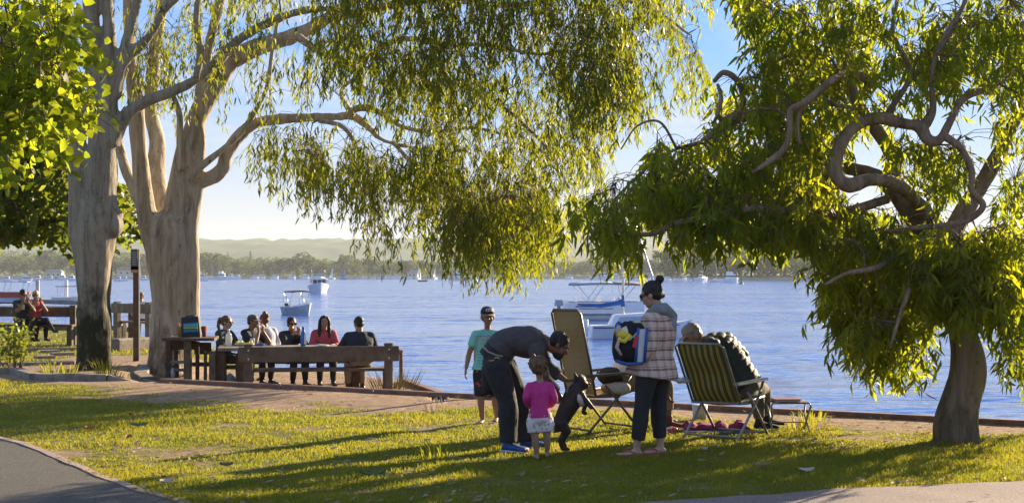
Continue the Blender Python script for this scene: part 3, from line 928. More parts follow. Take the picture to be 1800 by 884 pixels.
cA = sample_crown([([(235, -420), (520, -420), (500, -40), (470, 120), (330, 170), (235, 130)], 0.5), ([(-60, -420), (240, -420), (240, -60), (-60, -60)], 0.35),
                   ([(238, 60), (330, 40), (300, 150), (240, 170)], 0.1)], 900, 3, YA + 0.8, 2.2, 0.9, 0.44, 1)
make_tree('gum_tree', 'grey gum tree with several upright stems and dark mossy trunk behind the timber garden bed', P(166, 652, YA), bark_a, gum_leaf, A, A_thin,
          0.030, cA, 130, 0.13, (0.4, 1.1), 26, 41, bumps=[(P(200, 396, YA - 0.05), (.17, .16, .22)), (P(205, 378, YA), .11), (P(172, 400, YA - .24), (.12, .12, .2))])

# ---- gum tree B, pale, forked, whose limbs reach over the picnic table
YB = 27.0
B = [
    [(294, 660, 42), (294, 640, 39), (298, 600, 37), (300, 540, 38), (298, 480, 40), (296, 430, 42), (300, 400, 38)],
    [(278, 440, 24), (262, 395, 20), (252, 340, 17), (246, 280, 15), (240, 210, 15), (236, 150, 15), (228, 110, 14), (226, 40, 11), (220, -80, 9), (190, -260, 6)],
    [(286, 410, 20, .4), (280, 350, 18, .6), (274, 300, 17, .8), (276, 250, 15, .9), (266, 200, 14, 1), (268, 130, 12, 1), (280, 40, 11, 1), (300, -80, 9, 1), (330, -260, 6, 1)],
    [(306, 430, 26), (308, 370, 24), (318, 310, 22), (330, 260, 20), (348, 205, 19), (375, 155, 18), (402, 115, 17), (440, 88, 17), (490, 72, 15), (530, 58, 14), (580, 30, 11), (630, -5, 9), (720, -60, 6)],
    [(322, 345, 16), (345, 322, 15), (372, 312, 14), (392, 296, 13), (398, 272, 12), (420, 240, 12), (448, 218, 11), (490, 210, 10), (540, 207, 9), (590, 206, 8), (622, 205, 8), (650, 226, 6), (672, 246, 5), (715, 258, 4)],
    [(336, 560, 16), (338, 480, 15), (337, 400, 13), (346, 330, 12), (352, 260, 11), (352, 190, 11), (362, 110, 10), (380, 30, 9), (410, -80, 7)],
    [(270, 420, 12, .5), (244, 350, 11, .8), (222, 300, 10, 1), (208, 250, 9, 1.2), (205, 200, 8, 1.2)],
]
B = [limb_pts([(q[0], q[1], q[2] * .92, *q[3:]) for q in b], YB) for b in B]
B_thin = [limb_pts(b, YB - 0.3) for b in [
    [(330, 318, 8), (355, 292, 6), (392, 262, 5), (425, 232, 5), (452, 190, 4.5), (470, 150, 4), (480, 80, 3.5), (492, 20, 3)],
    [(318, 300, 7), (316, 240, 6), (315, 200, 5), (303, 165, 4)],
    [(605, 206, 6), (632, 190, 6), (668, 198, 5), (705, 222, 4), (760, 232, 3.5, -.5), (830, 225, 3, -1), (900, 240, 2, -1.5)],
    [(560, 212, 4), (600, 222, 4), (622, 250, 3.5), (634, 290, 3.2), (622, 330, 3), (620, 350, 2.5)],
    [(520, 62, 8), (560, 90, 6, -.5), (620, 110, 5.5, -1), (700, 70, 5, -2), (780, 78, 4.5, -2.6), (860, 80, 4, -3), (960, 95, 3, -3.5), (1060, 60, 2.5, -4)],
    [(560, 40, 8), (640, 20, 7, -1), (760, 0, 6, -2), (900, 10, 5, -3), (1040, -10, 4, -3.4), (1150, 20, 3, -3.6), (1210, 60, 2, -3.6)],
    [(800, 78, 4, -2.6), (850, 160, 3.5, -3), (900, 200, 3, -3.2), (960, 260, 2.5, -3.4), (1000, 330, 2, -3.5)],
    [(690, 250, 4), (740, 300, 3.5, -.8), (800, 330, 3, -1.4), (860, 370, 2.6, -2), (910, 400, 2, -2.5)],
    [(620, 205, 5), (600, 160, 4), (640, 120, 3.5), (630, 60, 3)],
    [(700, 355, 2.2, -.5), (745, 350, 2.4, -.5), (800, 330, 2.6, -1)],
]]
crownB = [
    ([(330, -300), (640, -330), (640, 60), (560, 95), (520, 60), (420, 75), (340, 60)], 0.16),
    ([(380, 70), (620, 70), (640, 200), (560, 230), (420, 215), (385, 150)], 0.06),
    ([(420, 195), (600, 200), (590, 250), (565, 300), (520, 285), (425, 250)], 0.10),
    ([(400, 140), (470, 140), (480, 180), (410, 190)], 0.02),
    ([(540, 250), (575, 255), (570, 300), (550, 310)], 0.012),
    ([(640, 60), (1010, 130), (1040, 290), (980, 370), (940, 410), (840, 440), (800, 350), (640, 340), (610, 250)], 0.38),
    ([(600, 235), (800, 250), (830, 360), (740, 350), (640, 345), (605, 300)], 0.14),
    ([(622, 290), (800, 300), (800, 400), (720, 395), (640, 395)], 0.10),
    ([(780, 340), (960, 330), (985, 380), (950, 410), (900, 440), (830, 430), (790, 400)], 0.30),
    ([(990, 150), (1060, 180), (1060, 300), (1000, 320), (960, 260)], 0.05),
    ([(1060, -60), (1215, -60), (1210, 90), (1205, 150), (1170, 160), (1080, 150)], 0.055),
    ([(1212, 70), (1235, 90), (1225, 130), (1205, 130)], 0.008),
    ([(560, -330), (1300, -330), (1230, -40), (560, -40)], 0.22),
]
cB = sample_crown(crownB, 3200, 5, YB - 3.0, 2.6, 1.35, 0.475, 4)
# the dense fine foliage of the nearer limb
crownBt = [([(545, -140), (1180, -140), (1150, 20), (1110, 120), (1130, 165), (1040, 175), (960, 150), (880, 165), (800, 130), (740, 150), (660, 120), (560, 90)], 1.0),
           ([(860, 20), (1110, 40), (1125, 160), (1040, 170), (870, 120)], 0.25)]
cBt = sample_crown(crownBt, 1300, 8, YB - 5.6, 1.0, 0.8, 0.36, 9)
cB = clear_front(cB, B[3:5], 14, 85, 0.9)
cB = np.concatenate([cB, cBt])
make_tree('gum_tree', 'cream forked gum tree whose long limbs hang leaves over the picnic table', P(294, 640, YB), bark_b, gum_leaf, B, B_thin,
          0.030, cB, 520, 0.135, (0.25, 0.95), 29, 51)

# ---- right hand gum with the twisted boughs
YR = 14.75
Rt = [
    [(1682, 800, 42), (1682, 776, 39), (1680, 745, 38), (1688, 705, 35), (1700, 665, 34), (1701, 630, 33), (1694, 590, 30), (1684, 540, 28, .1), (1675, 480, 27, .2), (1655, 430, 26, .3), (1620, 390, 25, .3), (1592, 355, 22, .3), (1575, 330, 18, .4)],
    [(1660, 440, 20, .3), (1690, 380, 17, .6), (1740, 300, 14, .9), (1790, 200, 12, 1.2), (1850, 60, 9, 1.4), (1900, -150, 6, 1.4)],
    [(1656, 430, 17, .3), (1632, 388, 17, .25), (1606, 348, 15, .0), (1570, 322, 15, -.2), (1530, 316, 15, -.3), (1492, 326, 15, -.4), (1470, 306, 14, -.4), (1472, 268, 13, -.35), (1490, 235, 13, -.3), (1516, 214, 13, -.2), (1550, 208, 12, -.2), (1590, 218, 12, -.2), (1622, 222, 12, -.2)],
    [(1618, 222, 12, -.2), (1632, 246, 10, -.3), (1652, 246, 9, -.3), (1668, 218, 9, -.3), (1684, 186, 8, -.2), (1706, 165, 8, -.1), (1742, 155, 6, 0), (1790, 120, 4, .2)],
    [(1628, 218, 10, -.2), (1640, 190, 7, -.1), (1638, 140, 6.5, 0), (1646, 98, 6, 0), (1665, 60, 6, 0), (1688, 20, 5, .1), (1700, -20, 5, .1), (1710, -160, 4, .2)],
    [(1590, 350, 18, .3), (1540, 310, 15, .8), (1470, 290, 13, 1.0), (1400, 262, 12, 1.0), (1340, 210, 10, .9), (1300, 205, 11, .8), (1262, 228, 9, .6), (1235, 250, 7, .5)],
    [(1580, 340, 14, .4), (1560, 260, 12, .8), (1500, 170, 10, .9), (1470, 80, 8, 1), (1440, -20, 7, 1), (1400, -180, 5, 1)],
]
Rt = [limb_pts([(q[0], q[1], q[2] * (.86 if i == 2 else 1), (q[3] if len(q) > 3 else 0) - (min(j, 4) * .13 if i in (2,) else .5 if i in (3, 4) else 0)) for j, q in enumerate(b)], YR) for i, b in enumerate(Rt)]
R_thin = [limb_pts(b, YR - 0.5) for b in [
    [(1655, 236, 7, -.3), (1690, 262, 6.5, -.4), (1708, 300, 6.5, -.5), (1708, 335, 6, -.5), (1728, 362, 5.5, -.5), (1700, 388, 5.5, -.5), (1660, 396, 5, -.5), (1600, 402, 4.5, -.4), (1560, 408, 3.5, -.3)],
    [(1660, 396, 4.5, -.5), (1688, 425, 4.5, -.5), (1695, 460, 4, -.5), (1700, 500, 2.5, -.5)],
    [(1535, 150, 7, 1.3), (1500, 128, 7, .3), (1467, 138, 6, -.7), (1440, 160, 6.5, -.7), (1412, 182, 6, -.7), (1390, 196, 6, -.6), (1388, 232, 5.5, -.6), (1378, 262, 5.5, -.6), (1350, 285, 5, -.6), (1324, 302, 3.5, -.6)],
    [(1412, 182, 4, -.7), (1402, 215, 3.5, -.6), (1405, 252, 2.6, -.6)],
    [(1305, 200, 5, .7), (1306, 165, 5, .6), (1292, 138, 5, .5), (1272, 128, 4.5, .5), (1256, 142, 3.5, .5)],
    [(1290, 215, 5, .7), (1262, 205, 4.5, .5), (1268, 175, 4, .5), (1262, 150, 3, .5)],
    [(1440, 170, 4.5, -.2), (1470, 185, 4, -.3), (1500, 190, 3.5, -.3)],
    [(1560, 350, 9, .2), (1480, 372, 8, -.1), (1400, 372, 7, -.3), (1320, 368, 6, -.4), (1250, 380, 5, -.4), (1190, 392, 4.5, -.3), (1150, 410, 4, -.3), (1110, 412, 3.5, -.2), (1075, 402, 2.5, -.2), (1040, 396, 2, -.2)],
    [(1110, 412, 2, -.2), (1120, 432, 1.8, -.2), (1100, 450, 1.4, -.2)],
    [(1235, 250, 4, .5), (1190, 262, 3.2, .3), (1150, 285, 2.6, .2), (1110, 320, 2.2, .1), (1080, 350, 1.8, 0)],
    [(1190, 262, 2.5, .3), (1160, 215, 2.2, .2), (1120, 222, 2, .2), (1092, 262, 1.6, .2)],
    [(1690, 470, 8, .1), (1730, 440, 6, -.2), (1770, 420, 5, -.4), (1830, 430, 4, -.5)],
    [(1640, 420, 8, .1), (1590, 440, 6, -.3), (1540, 470, 5, -.6), (1490, 480, 4, -.8), (1450, 500, 3, -.8)],
    [(1610, 440, 5, -.3), (1600, 500, 4.5, -.6), (1580, 560, 3.5, -.8), (1565, 610, 2.5, -.8)],
    [(1560, 200, 5, .2), (1600, 130, 4.5, .2), (1570, 60, 4, .1), (1580, -10, 3.5, 0)],
]]
crownR = [
    ([(1330, -300), (2050, -300), (2050, 60), (1330, 60), (1290, -20)], 0.32),
    ([(1345, 0), (1830, 0), (1830, 120), (1350, 130), (1335, 70)], 0.30),
    ([(1290, -60), (1345, -60), (1340, 20), (1300, 25)], 0.02),
    ([(1250, 130), (1500, 100), (1500, 250), (1260, 260)], 0.16),
    ([(1480, 90), (1680, 90), (1680, 190), (1500, 200)], 0.09),
    ([(1740, 100), (1860, 100), (1860, 420), (1760, 400)], 0.10),
    ([(1160, 240), (1470, 240), (1450, 400), (1180, 390), (1120, 330)], 0.38),
    ([(1010, 350), (1130, 300), (1170, 370), (1080, 395), (1020, 385)], 0.06),
    ([(1060, 390), (1110, 390), (1105, 430), (1078, 430)], 0.025),
    ([(1190, 380), (1420, 360), (1425, 405), (1300, 415), (1200, 400)], 0.12),
    ([(1420, 350), (1660, 370), (1640, 520), (1500, 500), (1440, 440)], 0.26),
    ([(1445, 450), (1640, 480), (1645, 560), (1600, 640), (1560, 650), (1500, 600), (1460, 540)], 0.26),
    ([(1500, 560), (1590, 560), (1590, 640), (1550, 670), (1520, 630)], 0.07),
    ([(1640, 400), (1860, 380), (1860, 520), (1760, 560), (1720, 520), (1650, 500)], 0.22),
    ([(1750, 500), (1880, 480), (1880, 660), (1790, 660), (1762, 600)], 0.10),
    ([(1560, 230), (1700, 240), (1700, 330), (1560, 300)], 0.05),
]
cR = sample_crown(crownR, 3600, 15, YR + 0.35, 1.5, 2.4, 0.49, 14)
cR = clear_front(cR, Rt[2:5] + R_thin[:1] + R_thin[2:3], 15, 70, 0.8)
front = sample_crown([([(1580, 400), (1780, 380), (1790, 520), (1720, 560), (1640, 520), (1600, 470)], 1.0)], 260, 77, YR - 0.9, 0.35, 1.7, 0.40, 14)
cR = np.concatenate([cR, front])
make_tree('gum_tree', 'twisted gum tree with contorted boughs at the water edge near the folding stool', P(1682, 778, YR), bark_r, gum_leaf_r, Rt, R_thin,
          0.018, cR, 460, 0.150, (0.12, 0.42), 34, 61, droop=0.62, pitch=(0.05, 1.15), tmpl=leaf_template(0.10), singles=300, disp=0.010)

# ---- broad leaved trees at the left edge
def round_tree(name, label, base, trunk, crowns, nhub, leaf_len, per_m, seed, leafm, singles, lens=(0.2, 0.5)):
    make_tree(name, label, base, MATS['twig bark'], leafm, trunk, [], 0.03, crowns, nhub, leaf_len, lens, per_m, seed, singles=singles,
              tmpl=round_template(), droop=0.5, pitch=(0.3, 1.6), disp=0.006)
YN = 9.4
tn = [limb_pts(b, YN) for b in [
    [(-420, 980, 34), (-415, 900, 28), (-405, 600, 24), (-390, 300, 22), (-360, 50, 18), (-340, -200, 12)],
    [(-390, 320, 15), (-300, 200, 12), (-180, 120, 9), (-60, 60, 6), (60, 30, 3)],
    [(-400, 420, 14), (-300, 330, 11), (-150, 260, 8), (0, 200, 5), (70, 180, 3)],
    [(-370, 80, 12), (-250, -40, 9), (-100, -60, 6), (60, -50, 4)]]]
cN = sample_crown([([(-300, -260), (95, -260), (110, 20), (105, 90), (80, 180), (45, 240), (10, 280), (-250, 330)], 1.0),
                   ([(0, 0), (130, 0), (130, 80), (60, 230), (0, 270)], 0.55), ([(100, 130), (150, 150), (140, 190), (90, 170)], 0.02)], 420, 25, YN, 0.9, 1.6, 0.33, 24)
round_tree('broadleaf_tree', 'bright heart leaved tree reaching into the picture at the upper left edge', G(-420, 940), tn, cN, 90, 0.070, 38, 71, soft_leaf, 300)
YM = 34.0
tm_ = [limb_pts(b, YM) for b in [
    [(-40, 645, 16), (-40, 612, 14), (-38, 500, 12), (-30, 380, 10), (0, 280, 8), (30, 180, 6)],
    [(-36, 450, 8), (30, 400, 6), (90, 350, 4), (200, 340, 3)]]]
cM = sample_crown([([(-160, 0), (125, 120), (120, 390), (100, 410), (30, 415), (-40, 420), (-160, 420)], 1.0), ([(195, 310), (240, 330), (240, 405), (200, 410)], 0.06),
                   ([(0, 220), (120, 220), (120, 400), (0, 400)], 0.5)], 800, 35, YM, 2.5, 0.7, 0.33, 34)
round_tree('broadleaf_tree', 'dense green broad leaved tree behind the couple on the bench', G(-40, 615), tm_, cM, 120, 0.16, 34, 81, far_leaf, 0, (0.35, 0.8))
# ================================================================== the far side of the water
forest_m = leaf_mat('far shore foliage', (0.024, 0.044, 0.012), (0.09, 0.115, 0.028), (0.08, 0.12, 0.02), (0.24, 0.26, 0.05), 0.8, 0.3)
hill_m = mat('forested hills', (0.05, 0.075, 0.022), (0.13, 0.15, 0.05), 0.012, 0.95, 0.0, c3=(0.08, 0.11, 0.035), coords='Object', detail=9)
sand_m = mat('pale far bank', (0.30, 0.26, 0.19), (0.20, 0.18, 0.12), 0.05, 0.9)

def ridge_z(px, D, prof):
    y = np.interp(px, [p[0] for p in prof], [p[1] for p in prof]); return EYE + (HZ - y) / F * D
def make_hills(name, D0, D1, prof, seed, amp):
    ys = np.linspace(0, 1, 34); px = np.linspace(-2400, 4200, 620); rows = []
    for t in ys:
        Y = D0 + (D1 - D0) * t
        Dr = D0 + (D1 - D0) * 0.6
        h = ridge_z(px, Dr, prof)
        s = math.sin(min(t / 0.6, 1.0) * math.pi / 2) ** 1.3 if t < 0.6 else math.cos((t - 0.6) / 0.4 * math.pi / 2)
        X = (px - 900) / F * Dr
        q = np.stack([X / 300, np.full_like(X, Y) / 300, np.zeros_like(X)], 1)
        z = -3 + (h + 3) * s * (0.80 + 0.4 * fbm(q, 4, seed)) + (fbm(q * 14, 3, seed + 3) - 0.5) * amp * s
        rows.append(np.stack([X, np.full_like(X, Y), z], 1))
    V = np.concatenate(rows); n = len(px); idx = np.arange(len(ys) * n).reshape(len(ys), n)
    Q = np.stack([idx[:-1, :-1], idx[:-1, 1:], idx[1:, 1:], idx[1:, :-1]], -1).reshape(-1, 4)
    tag(link_mesh(name, np_mesh(name, V, Q, None, False), hill_m), kind='structure')
make_hills('hills', 2300, 3700, [(-2400, 440), (-400, 436), (0, 430), (120, 432), (200, 424), (300, 424), (345, 416), (372, 421), (440, 421), (500, 423), (560, 421), (640, 422), (760, 422), (900, 424), (1000, 428), (1300, 432), (2000, 440), (4200, 445)], 201, 16)
make_hills('hills', 3900, 5200, [(-2400, 446), (0, 440), (700, 440), (880, 430), (960, 418), (1040, 404), (1100, 393), (1200, 388), (1400, 396), (1700, 410), (2400, 430), (4200, 440)], 207, 18)

# low ground behind the far waterline
def far_bank(name, pts, m):
    V, Q = [], []
    for i, (x, y) in enumerate(pts):
        V += [(x, y - 2, WATER_Z - 0.5), (x, y, WATER_Z + 1.0), (x * 1.02, y + 60, WATER_Z + 3.0), (x * 1.9, y * 2.0 + 200, 1.5)]
    for i in range(len(pts) - 1):
        a = i * 4; Q += [(a + k, a + 4 + k, a + 5 + k, a + 1 + k) for k in range(3)]
    tag(link_mesh(name, np_mesh(name, np.array(V, float), np.array(Q)), m), kind='structure')
D_F, D_H = 1280.0, 860.0
far_bank('far_bank', [(-1600, 1100), (-900, 1180), (-600, 1230), (-300, D_F), (0, 1300), (200, 1320), (700, 1500)], sand_m)
far_bank('far_bank', [(84, 870), (110, 850), (180, 850), (300, 840), (460, 830), (1200, 700)], sand_m)

def leaf_cards(cen, size, rnd, n):
    """n small leafy facets filling the volume of ellipsoids cen: rows x y z rx ry rz"""
    cen = np.array(cen, float); w = (cen[:, 3] * cen[:, 5]); w = w / w.sum()
    k = rnd.choice(len(cen), n, p=w)
    d = rnd.normal(size=(n, 3)); d /= np.linalg.norm(d, axis=1, keepdims=True)
    rr = rnd.random(n) ** 0.25
    p = cen[k, :3] + d * rr[:, None] * cen[k, 3:]
    a = rnd.normal(size=(n, 3)); a[:, 2] *= 0.5; a /= np.linalg.norm(a, axis=1, keepdims=True)
    b = np.cross(a, rnd.normal(size=(n, 3))); b /= np.linalg.norm(b, axis=1, keepdims=True)
    s = size * rnd.uniform(0.6, 1.4, n)[:, None]
    V = np.stack([p - a * s, p + b * s * 0.7, p + a * s, p - b * s * 0.7], 1).reshape(-1, 3)
    return V, np.arange(n * 4).reshape(-1, 4)

trunk_far = mat('far trunk', (0.16, 0.12, 0.08), (0.10, 0.08, 0.05), 1, 0.9)
def far_tree_parts(kind, seed):
    r = np.random.default_rng(seed)
    if kind == 'pine':
        cen = [(0, 0, 3 + i * 1.9, 3.4 * (1 - i / 9.5), 3.4 * (1 - i / 9.5), 0.7) for i in range(9)]; n, s, h = 420, 0.55, 20
    else:
        cen = []
        for i in range(11):
            a = r.random() * 6.28; rad = r.uniform(0, 4.8)
            cen.append((rad * math.cos(a), rad * math.sin(a), r.uniform(4.2, 10.5) - rad * 0.35, r.uniform(2, 3.4), r.uniform(2, 3.4), r.uniform(1.5, 2.6)))
        n, s, h = 620, 0.62, 10
    V, Q = leaf_cards(cen, s, r, n)
    cr = np_mesh('crown', V, Q); cr.materials.append(forest_m)
    mb = MB(); mb.tube([(0, 0, -1), (0.1, 0, h * 0.3), (0, 0.1, h * 0.6), (0, 0, h * 0.85)], [0.45, 0.35, 0.25, 0.1], 6)
    if kind != 'pine':
        for i in range(3):
            a = r.random() * 6.28; mb.tube([(0, 0, 3.4), (1.6 * math.cos(a), 1.6 * math.sin(a), 5.5), (2.8 * math.cos(a), 2.8 * math.sin(a), 7.5)], [0.22, 0.15, 0.06], 5)
    tr = mb.mesh('trunk'); tr.materials.append(trunk_far)
    return cr, tr
VAR = {'round': [far_tree_parts('round', 300 + i) for i in range(5)], 'pine': [far_tree_parts('pine', 320 + i) for i in range(2)]}
def far_tree(px, top, D, kind, label, group, wid=1.0, i=0):
    base_z = WATER_Z + 1.2
    h = EYE + (HZ - top) / F * D - base_z
    cr, tr = VAR[kind][i % len(VAR[kind])]
    o = empty('pine_tree' if kind == 'pine' else 'far_tree', ((px - 900) / F * D, D, base_z), label, 'tree', group, rz=i * 1.3)
    s = h / (19.5 if kind == 'pine' else 11.0)
    o.scale = (s * wid, s * wid, s)
    for nme, me in (('trunk', tr), ('crown', cr)):
        c = bpy.data.objects.new(nme, me); c.parent = o; COL.objects.link(c)
        if nme == 'crown': c['kind'] = 'stuff'
FT = 'trees standing along the far waterline'
far_tree(522, 444, 1330, 'round', 'largest round tree on the far waterline, left of the two-decked cruiser', FT, 1.5, 0)
far_tree(440, 440, 1420, 'pine', 'dark narrow pine rising behind the far trees, the right one of two', FT, 0.9, 0)
far_tree(400, 441, 1460, 'pine', 'faint narrow pine rising behind the far trees, the left one of two', FT, 0.8, 1)
rr = random.Random(5)
ORD = ['first', 'second', 'third', 'fourth', 'fifth', 'sixth', 'seventh', 'eighth', 'ninth', 'tenth', 'eleventh', 'twelfth', 'thirteenth', 'fourteenth', 'fifteenth', 'sixteenth', 'seventeenth', 'eighteenth', 'nineteenth', 'twentieth', 'twenty-first', 'twenty-second', 'twenty-third', 'twenty-fourth']
_cnt = {}
def nth(key):
    _cnt[key] = _cnt.get(key, -1) + 1; return ORD[_cnt[key]]
def far_label(px):
    if px > 900: return nth('r') + ' round tree from the left on the far bank right of the hanging leaves'
    if px > 300: return nth('m') + ' round tree on the far waterline, counted rightwards from the forked trunk'
    if px > 190: return nth('t') + ' round far tree from the left seen between the two gum trunks'
    return nth('l') + ' round far tree from the left edge, left of the mossy trunk'
xs_used = []
for i, (px, top) in enumerate([(350, 447), (368, 446), (384, 450), (418, 458), (432, 456), (452, 453), (470, 460), (492, 458), (546, 452), (566, 455), (596, 452), (608, 449), (628, 458),
                               (655, 453), (672, 462), (690, 460), (714, 458), (740, 460), (770, 462), (20, 446), (48, 452), (80, 440), (106, 452), (132, 450), (206, 452), (222, 450), (252, 446), (268, 450),
                               (1000, 460), (1022, 456), (1042, 452), (1066, 450), (1090, 454), (1112, 456), (1135, 452), (1152, 456)]):
    far_tree(px, top, 1300 + rr.random() * 60, 'round', far_label(px), FT, rr.uniform(0.9, 1.35), i)
for i, (px, top, k) in enumerate([(1192, 408, 'pine'), (1216, 416, 'pine'), (1240, 432, 'round'), (1176, 438, 'round'), (1268, 440, 'round'), (1300, 446, 'round'), (1332, 440, 'round'), (1362, 436, 'round'), (1400, 442, 'round'), (1425, 448, 'round'), (1250, 424, 'pine'), (1290, 434, 'round'), (1380, 426, 'round')]):
    far_tree(px, top, 880 + rr.random() * 50, k, {1192: 'leftmost and tallest pointed conifer on the wooded point', 1216: 'middle one of three pointed conifers on the wooded point', 1250: 'rightmost one of three pointed conifers on the wooded point'}[px] if k == 'pine' else ORD[sorted([1240, 1176, 1268, 1300, 1332, 1362, 1400, 1425, 1290, 1380]).index(px)] + ' round tree from the left on the wooded point', 'trees on the wooded point', 1.3, i)

def forest_mass(px0, px1, D0, D1, prof, n, size, seed):
    r = np.random.default_rng(seed)
    px = r.uniform(px0, px1, n); D = r.uniform(D0, D1, n); X = (px - 900) / F * D
    top = EYE + (HZ - np.interp(px, [p[0] for p in prof], [p[1] for p in prof])) / F * D
    top = WATER_Z + (top - WATER_Z) * (0.62 + 0.9 * fbm(np.stack([X / 16, D / 40, X * 0], 1), 3, seed))
    z = WATER_Z + 0.6 + (top - WATER_Z) * r.random(n) ** 0.6
    p = np.stack([X, D, z], 1)
    a = r.normal(size=(n, 3)); a /= np.linalg.norm(a, axis=1, keepdims=True)
    b = np.cross(a, r.normal(size=(n, 3))); b /= np.linalg.norm(b, axis=1, keepdims=True)
    s = size * r.uniform(0.6, 1.4, n)[:, None]
    V = np.stack([p - a * s, p + b * s * 0.7, p + a * s, p - b * s * 0.7], 1).reshape(-1, 3)
    tag(link_mesh('forest', np_mesh('forest', V, np.arange(n * 4).reshape(-1, 4)), forest_m), kind='stuff')
forest_mass(-300, 1200, 1310, 1520, [(-300, 455), (0, 452), (340, 456), (500, 462), (700, 466), (900, 466), (1200, 462)], 60000, 0.95, 401)
forest_mass(1168, 2300, 868, 960, [(1168, 470), (1190, 440), (1240, 446), (1300, 455), (1420, 448), (1700, 444), (2300, 440)], 45000, 0.75, 403)

# a few houses between the far trees
roof_red = mat('far red roof', (0.26, 0.13, 0.09), None, 1, 0.8); wall_cream = mat('cream house wall', (0.62, 0.56, 0.45), None, 1, 0.8); win_dark = mat('dark window glass', (0.03, 0.035, 0.04), None, 3, 0.15)
roof_grey = mat('grey house roof', (0.25, 0.25, 0.26), None, 1, 0.7)
def house(px, py, D, w, h, roof, label):
    b = P(px, py, D); o = empty('house', (b.x, b.y, b.z), label, 'house', 'houses on the far shore')
    m = MB(); m.box((0, 0, h / 2), (w, 8, h)); m.build('wall', wall_cream, o)
    m = MB(); m.add([(-w/2-.6, -4.6, h), (w/2+.6, -4.6, h), (w/2+.6, 4.6, h), (-w/2-.6, 4.6, h), (-w/2+2, 0, h + 2.6), (w/2-2, 0, h + 2.6)], [(0, 1, 5, 4), (1, 2, 5), (2, 3, 4, 5), (3, 0, 4), (3, 2, 1, 0)]); m.build('roof', roof, o)
    for k in range(3):
        m = MB(); m.box((-w * 0.3 + k * w * 0.3, -4.02, h * 0.55), (1.8, 0.1, 1.4)); m.build('window', win_dark, o)
house(226, 486, 1275, 18, 5.5, roof_red, 'cream house with red roof on the far shore between the two gum trunks')
house(96, 488, 1262, 14, 4.5, roof_grey, 'cream house with grey roof on the far shore near the left edge')
house(728, 488, 1266, 11, 4.0, roof_grey, 'small cream boathouse with grey roof right at the far waterline')

# ================================================================== boats
hull_white = mat('white boat hull', (0.85, 0.85, 0.83), (0.76, 0.76, 0.74), 1.2, 0.35, 0.0)
hull_grey = mat('grey aluminium hull', (0.50, 0.51, 0.50), (0.40, 0.41, 0.41), 2, 0.4, metal=0.0)
hull_blue = mat('blue boat cover', (0.02, 0.16, 0.48), (0.015, 0.10, 0.32), 4, 0.75, 0.5, 9)
canvas_navy = mat('navy canvas', (0.035, 0.045, 0.075), None, 3, 0.8); canvas_grey = mat('pale blue grey canvas', (0.42, 0.47, 0.55), None, 3, 0.8); canvas_tan = mat('tan canvas', (0.42, 0.30, 0.20), None, 3, 0.8)
sail_white = mat('white sail', (0.8, 0.8, 0.78), None, 1, 0.7); sail_blue = mat('blue sail', (0.04, 0.16, 0.52), None, 1, 0.7)
red_trim = mat('red hull paint', (0.42, 0.045, 0.03), None, 2, 0.4); dark_deck = mat('dark boat trim', (0.05, 0.05, 0.06), None, 2, 0.5)
def hull_mb(L, B, Hh, flare=0.75, bow=0.4, rake=0.1):
    """bow towards +x, z=0 is the waterline"""
    rings = []
    for t, w in ((-0.5, 0.82), (-0.48, 0.86), (-0.2, 1.0), (0.1, 0.97), (0.3, 0.72), (0.42, 0.38), (0.5, 0.03)):
        x = t * L; sh = Hh * (1 + bow * max(0, t + 0.1) ** 2 * 2.5); b = B / 2 * w; xb = x - (rake * L * max(0, t) * 2 * 0.5)
        rings.append([Vector((x, -b, sh)), Vector((x, -b * 0.93, sh * 0.99)), Vector((x, b * 0.93, sh * 0.99)), Vector((x, b, sh)), Vector((xb, b * flare, 0)), Vector((xb * 0.98, 0, -Hh * 0.25)), Vector((xb, -b * flare, 0))])
    m = MB(); m.loft(rings); return m
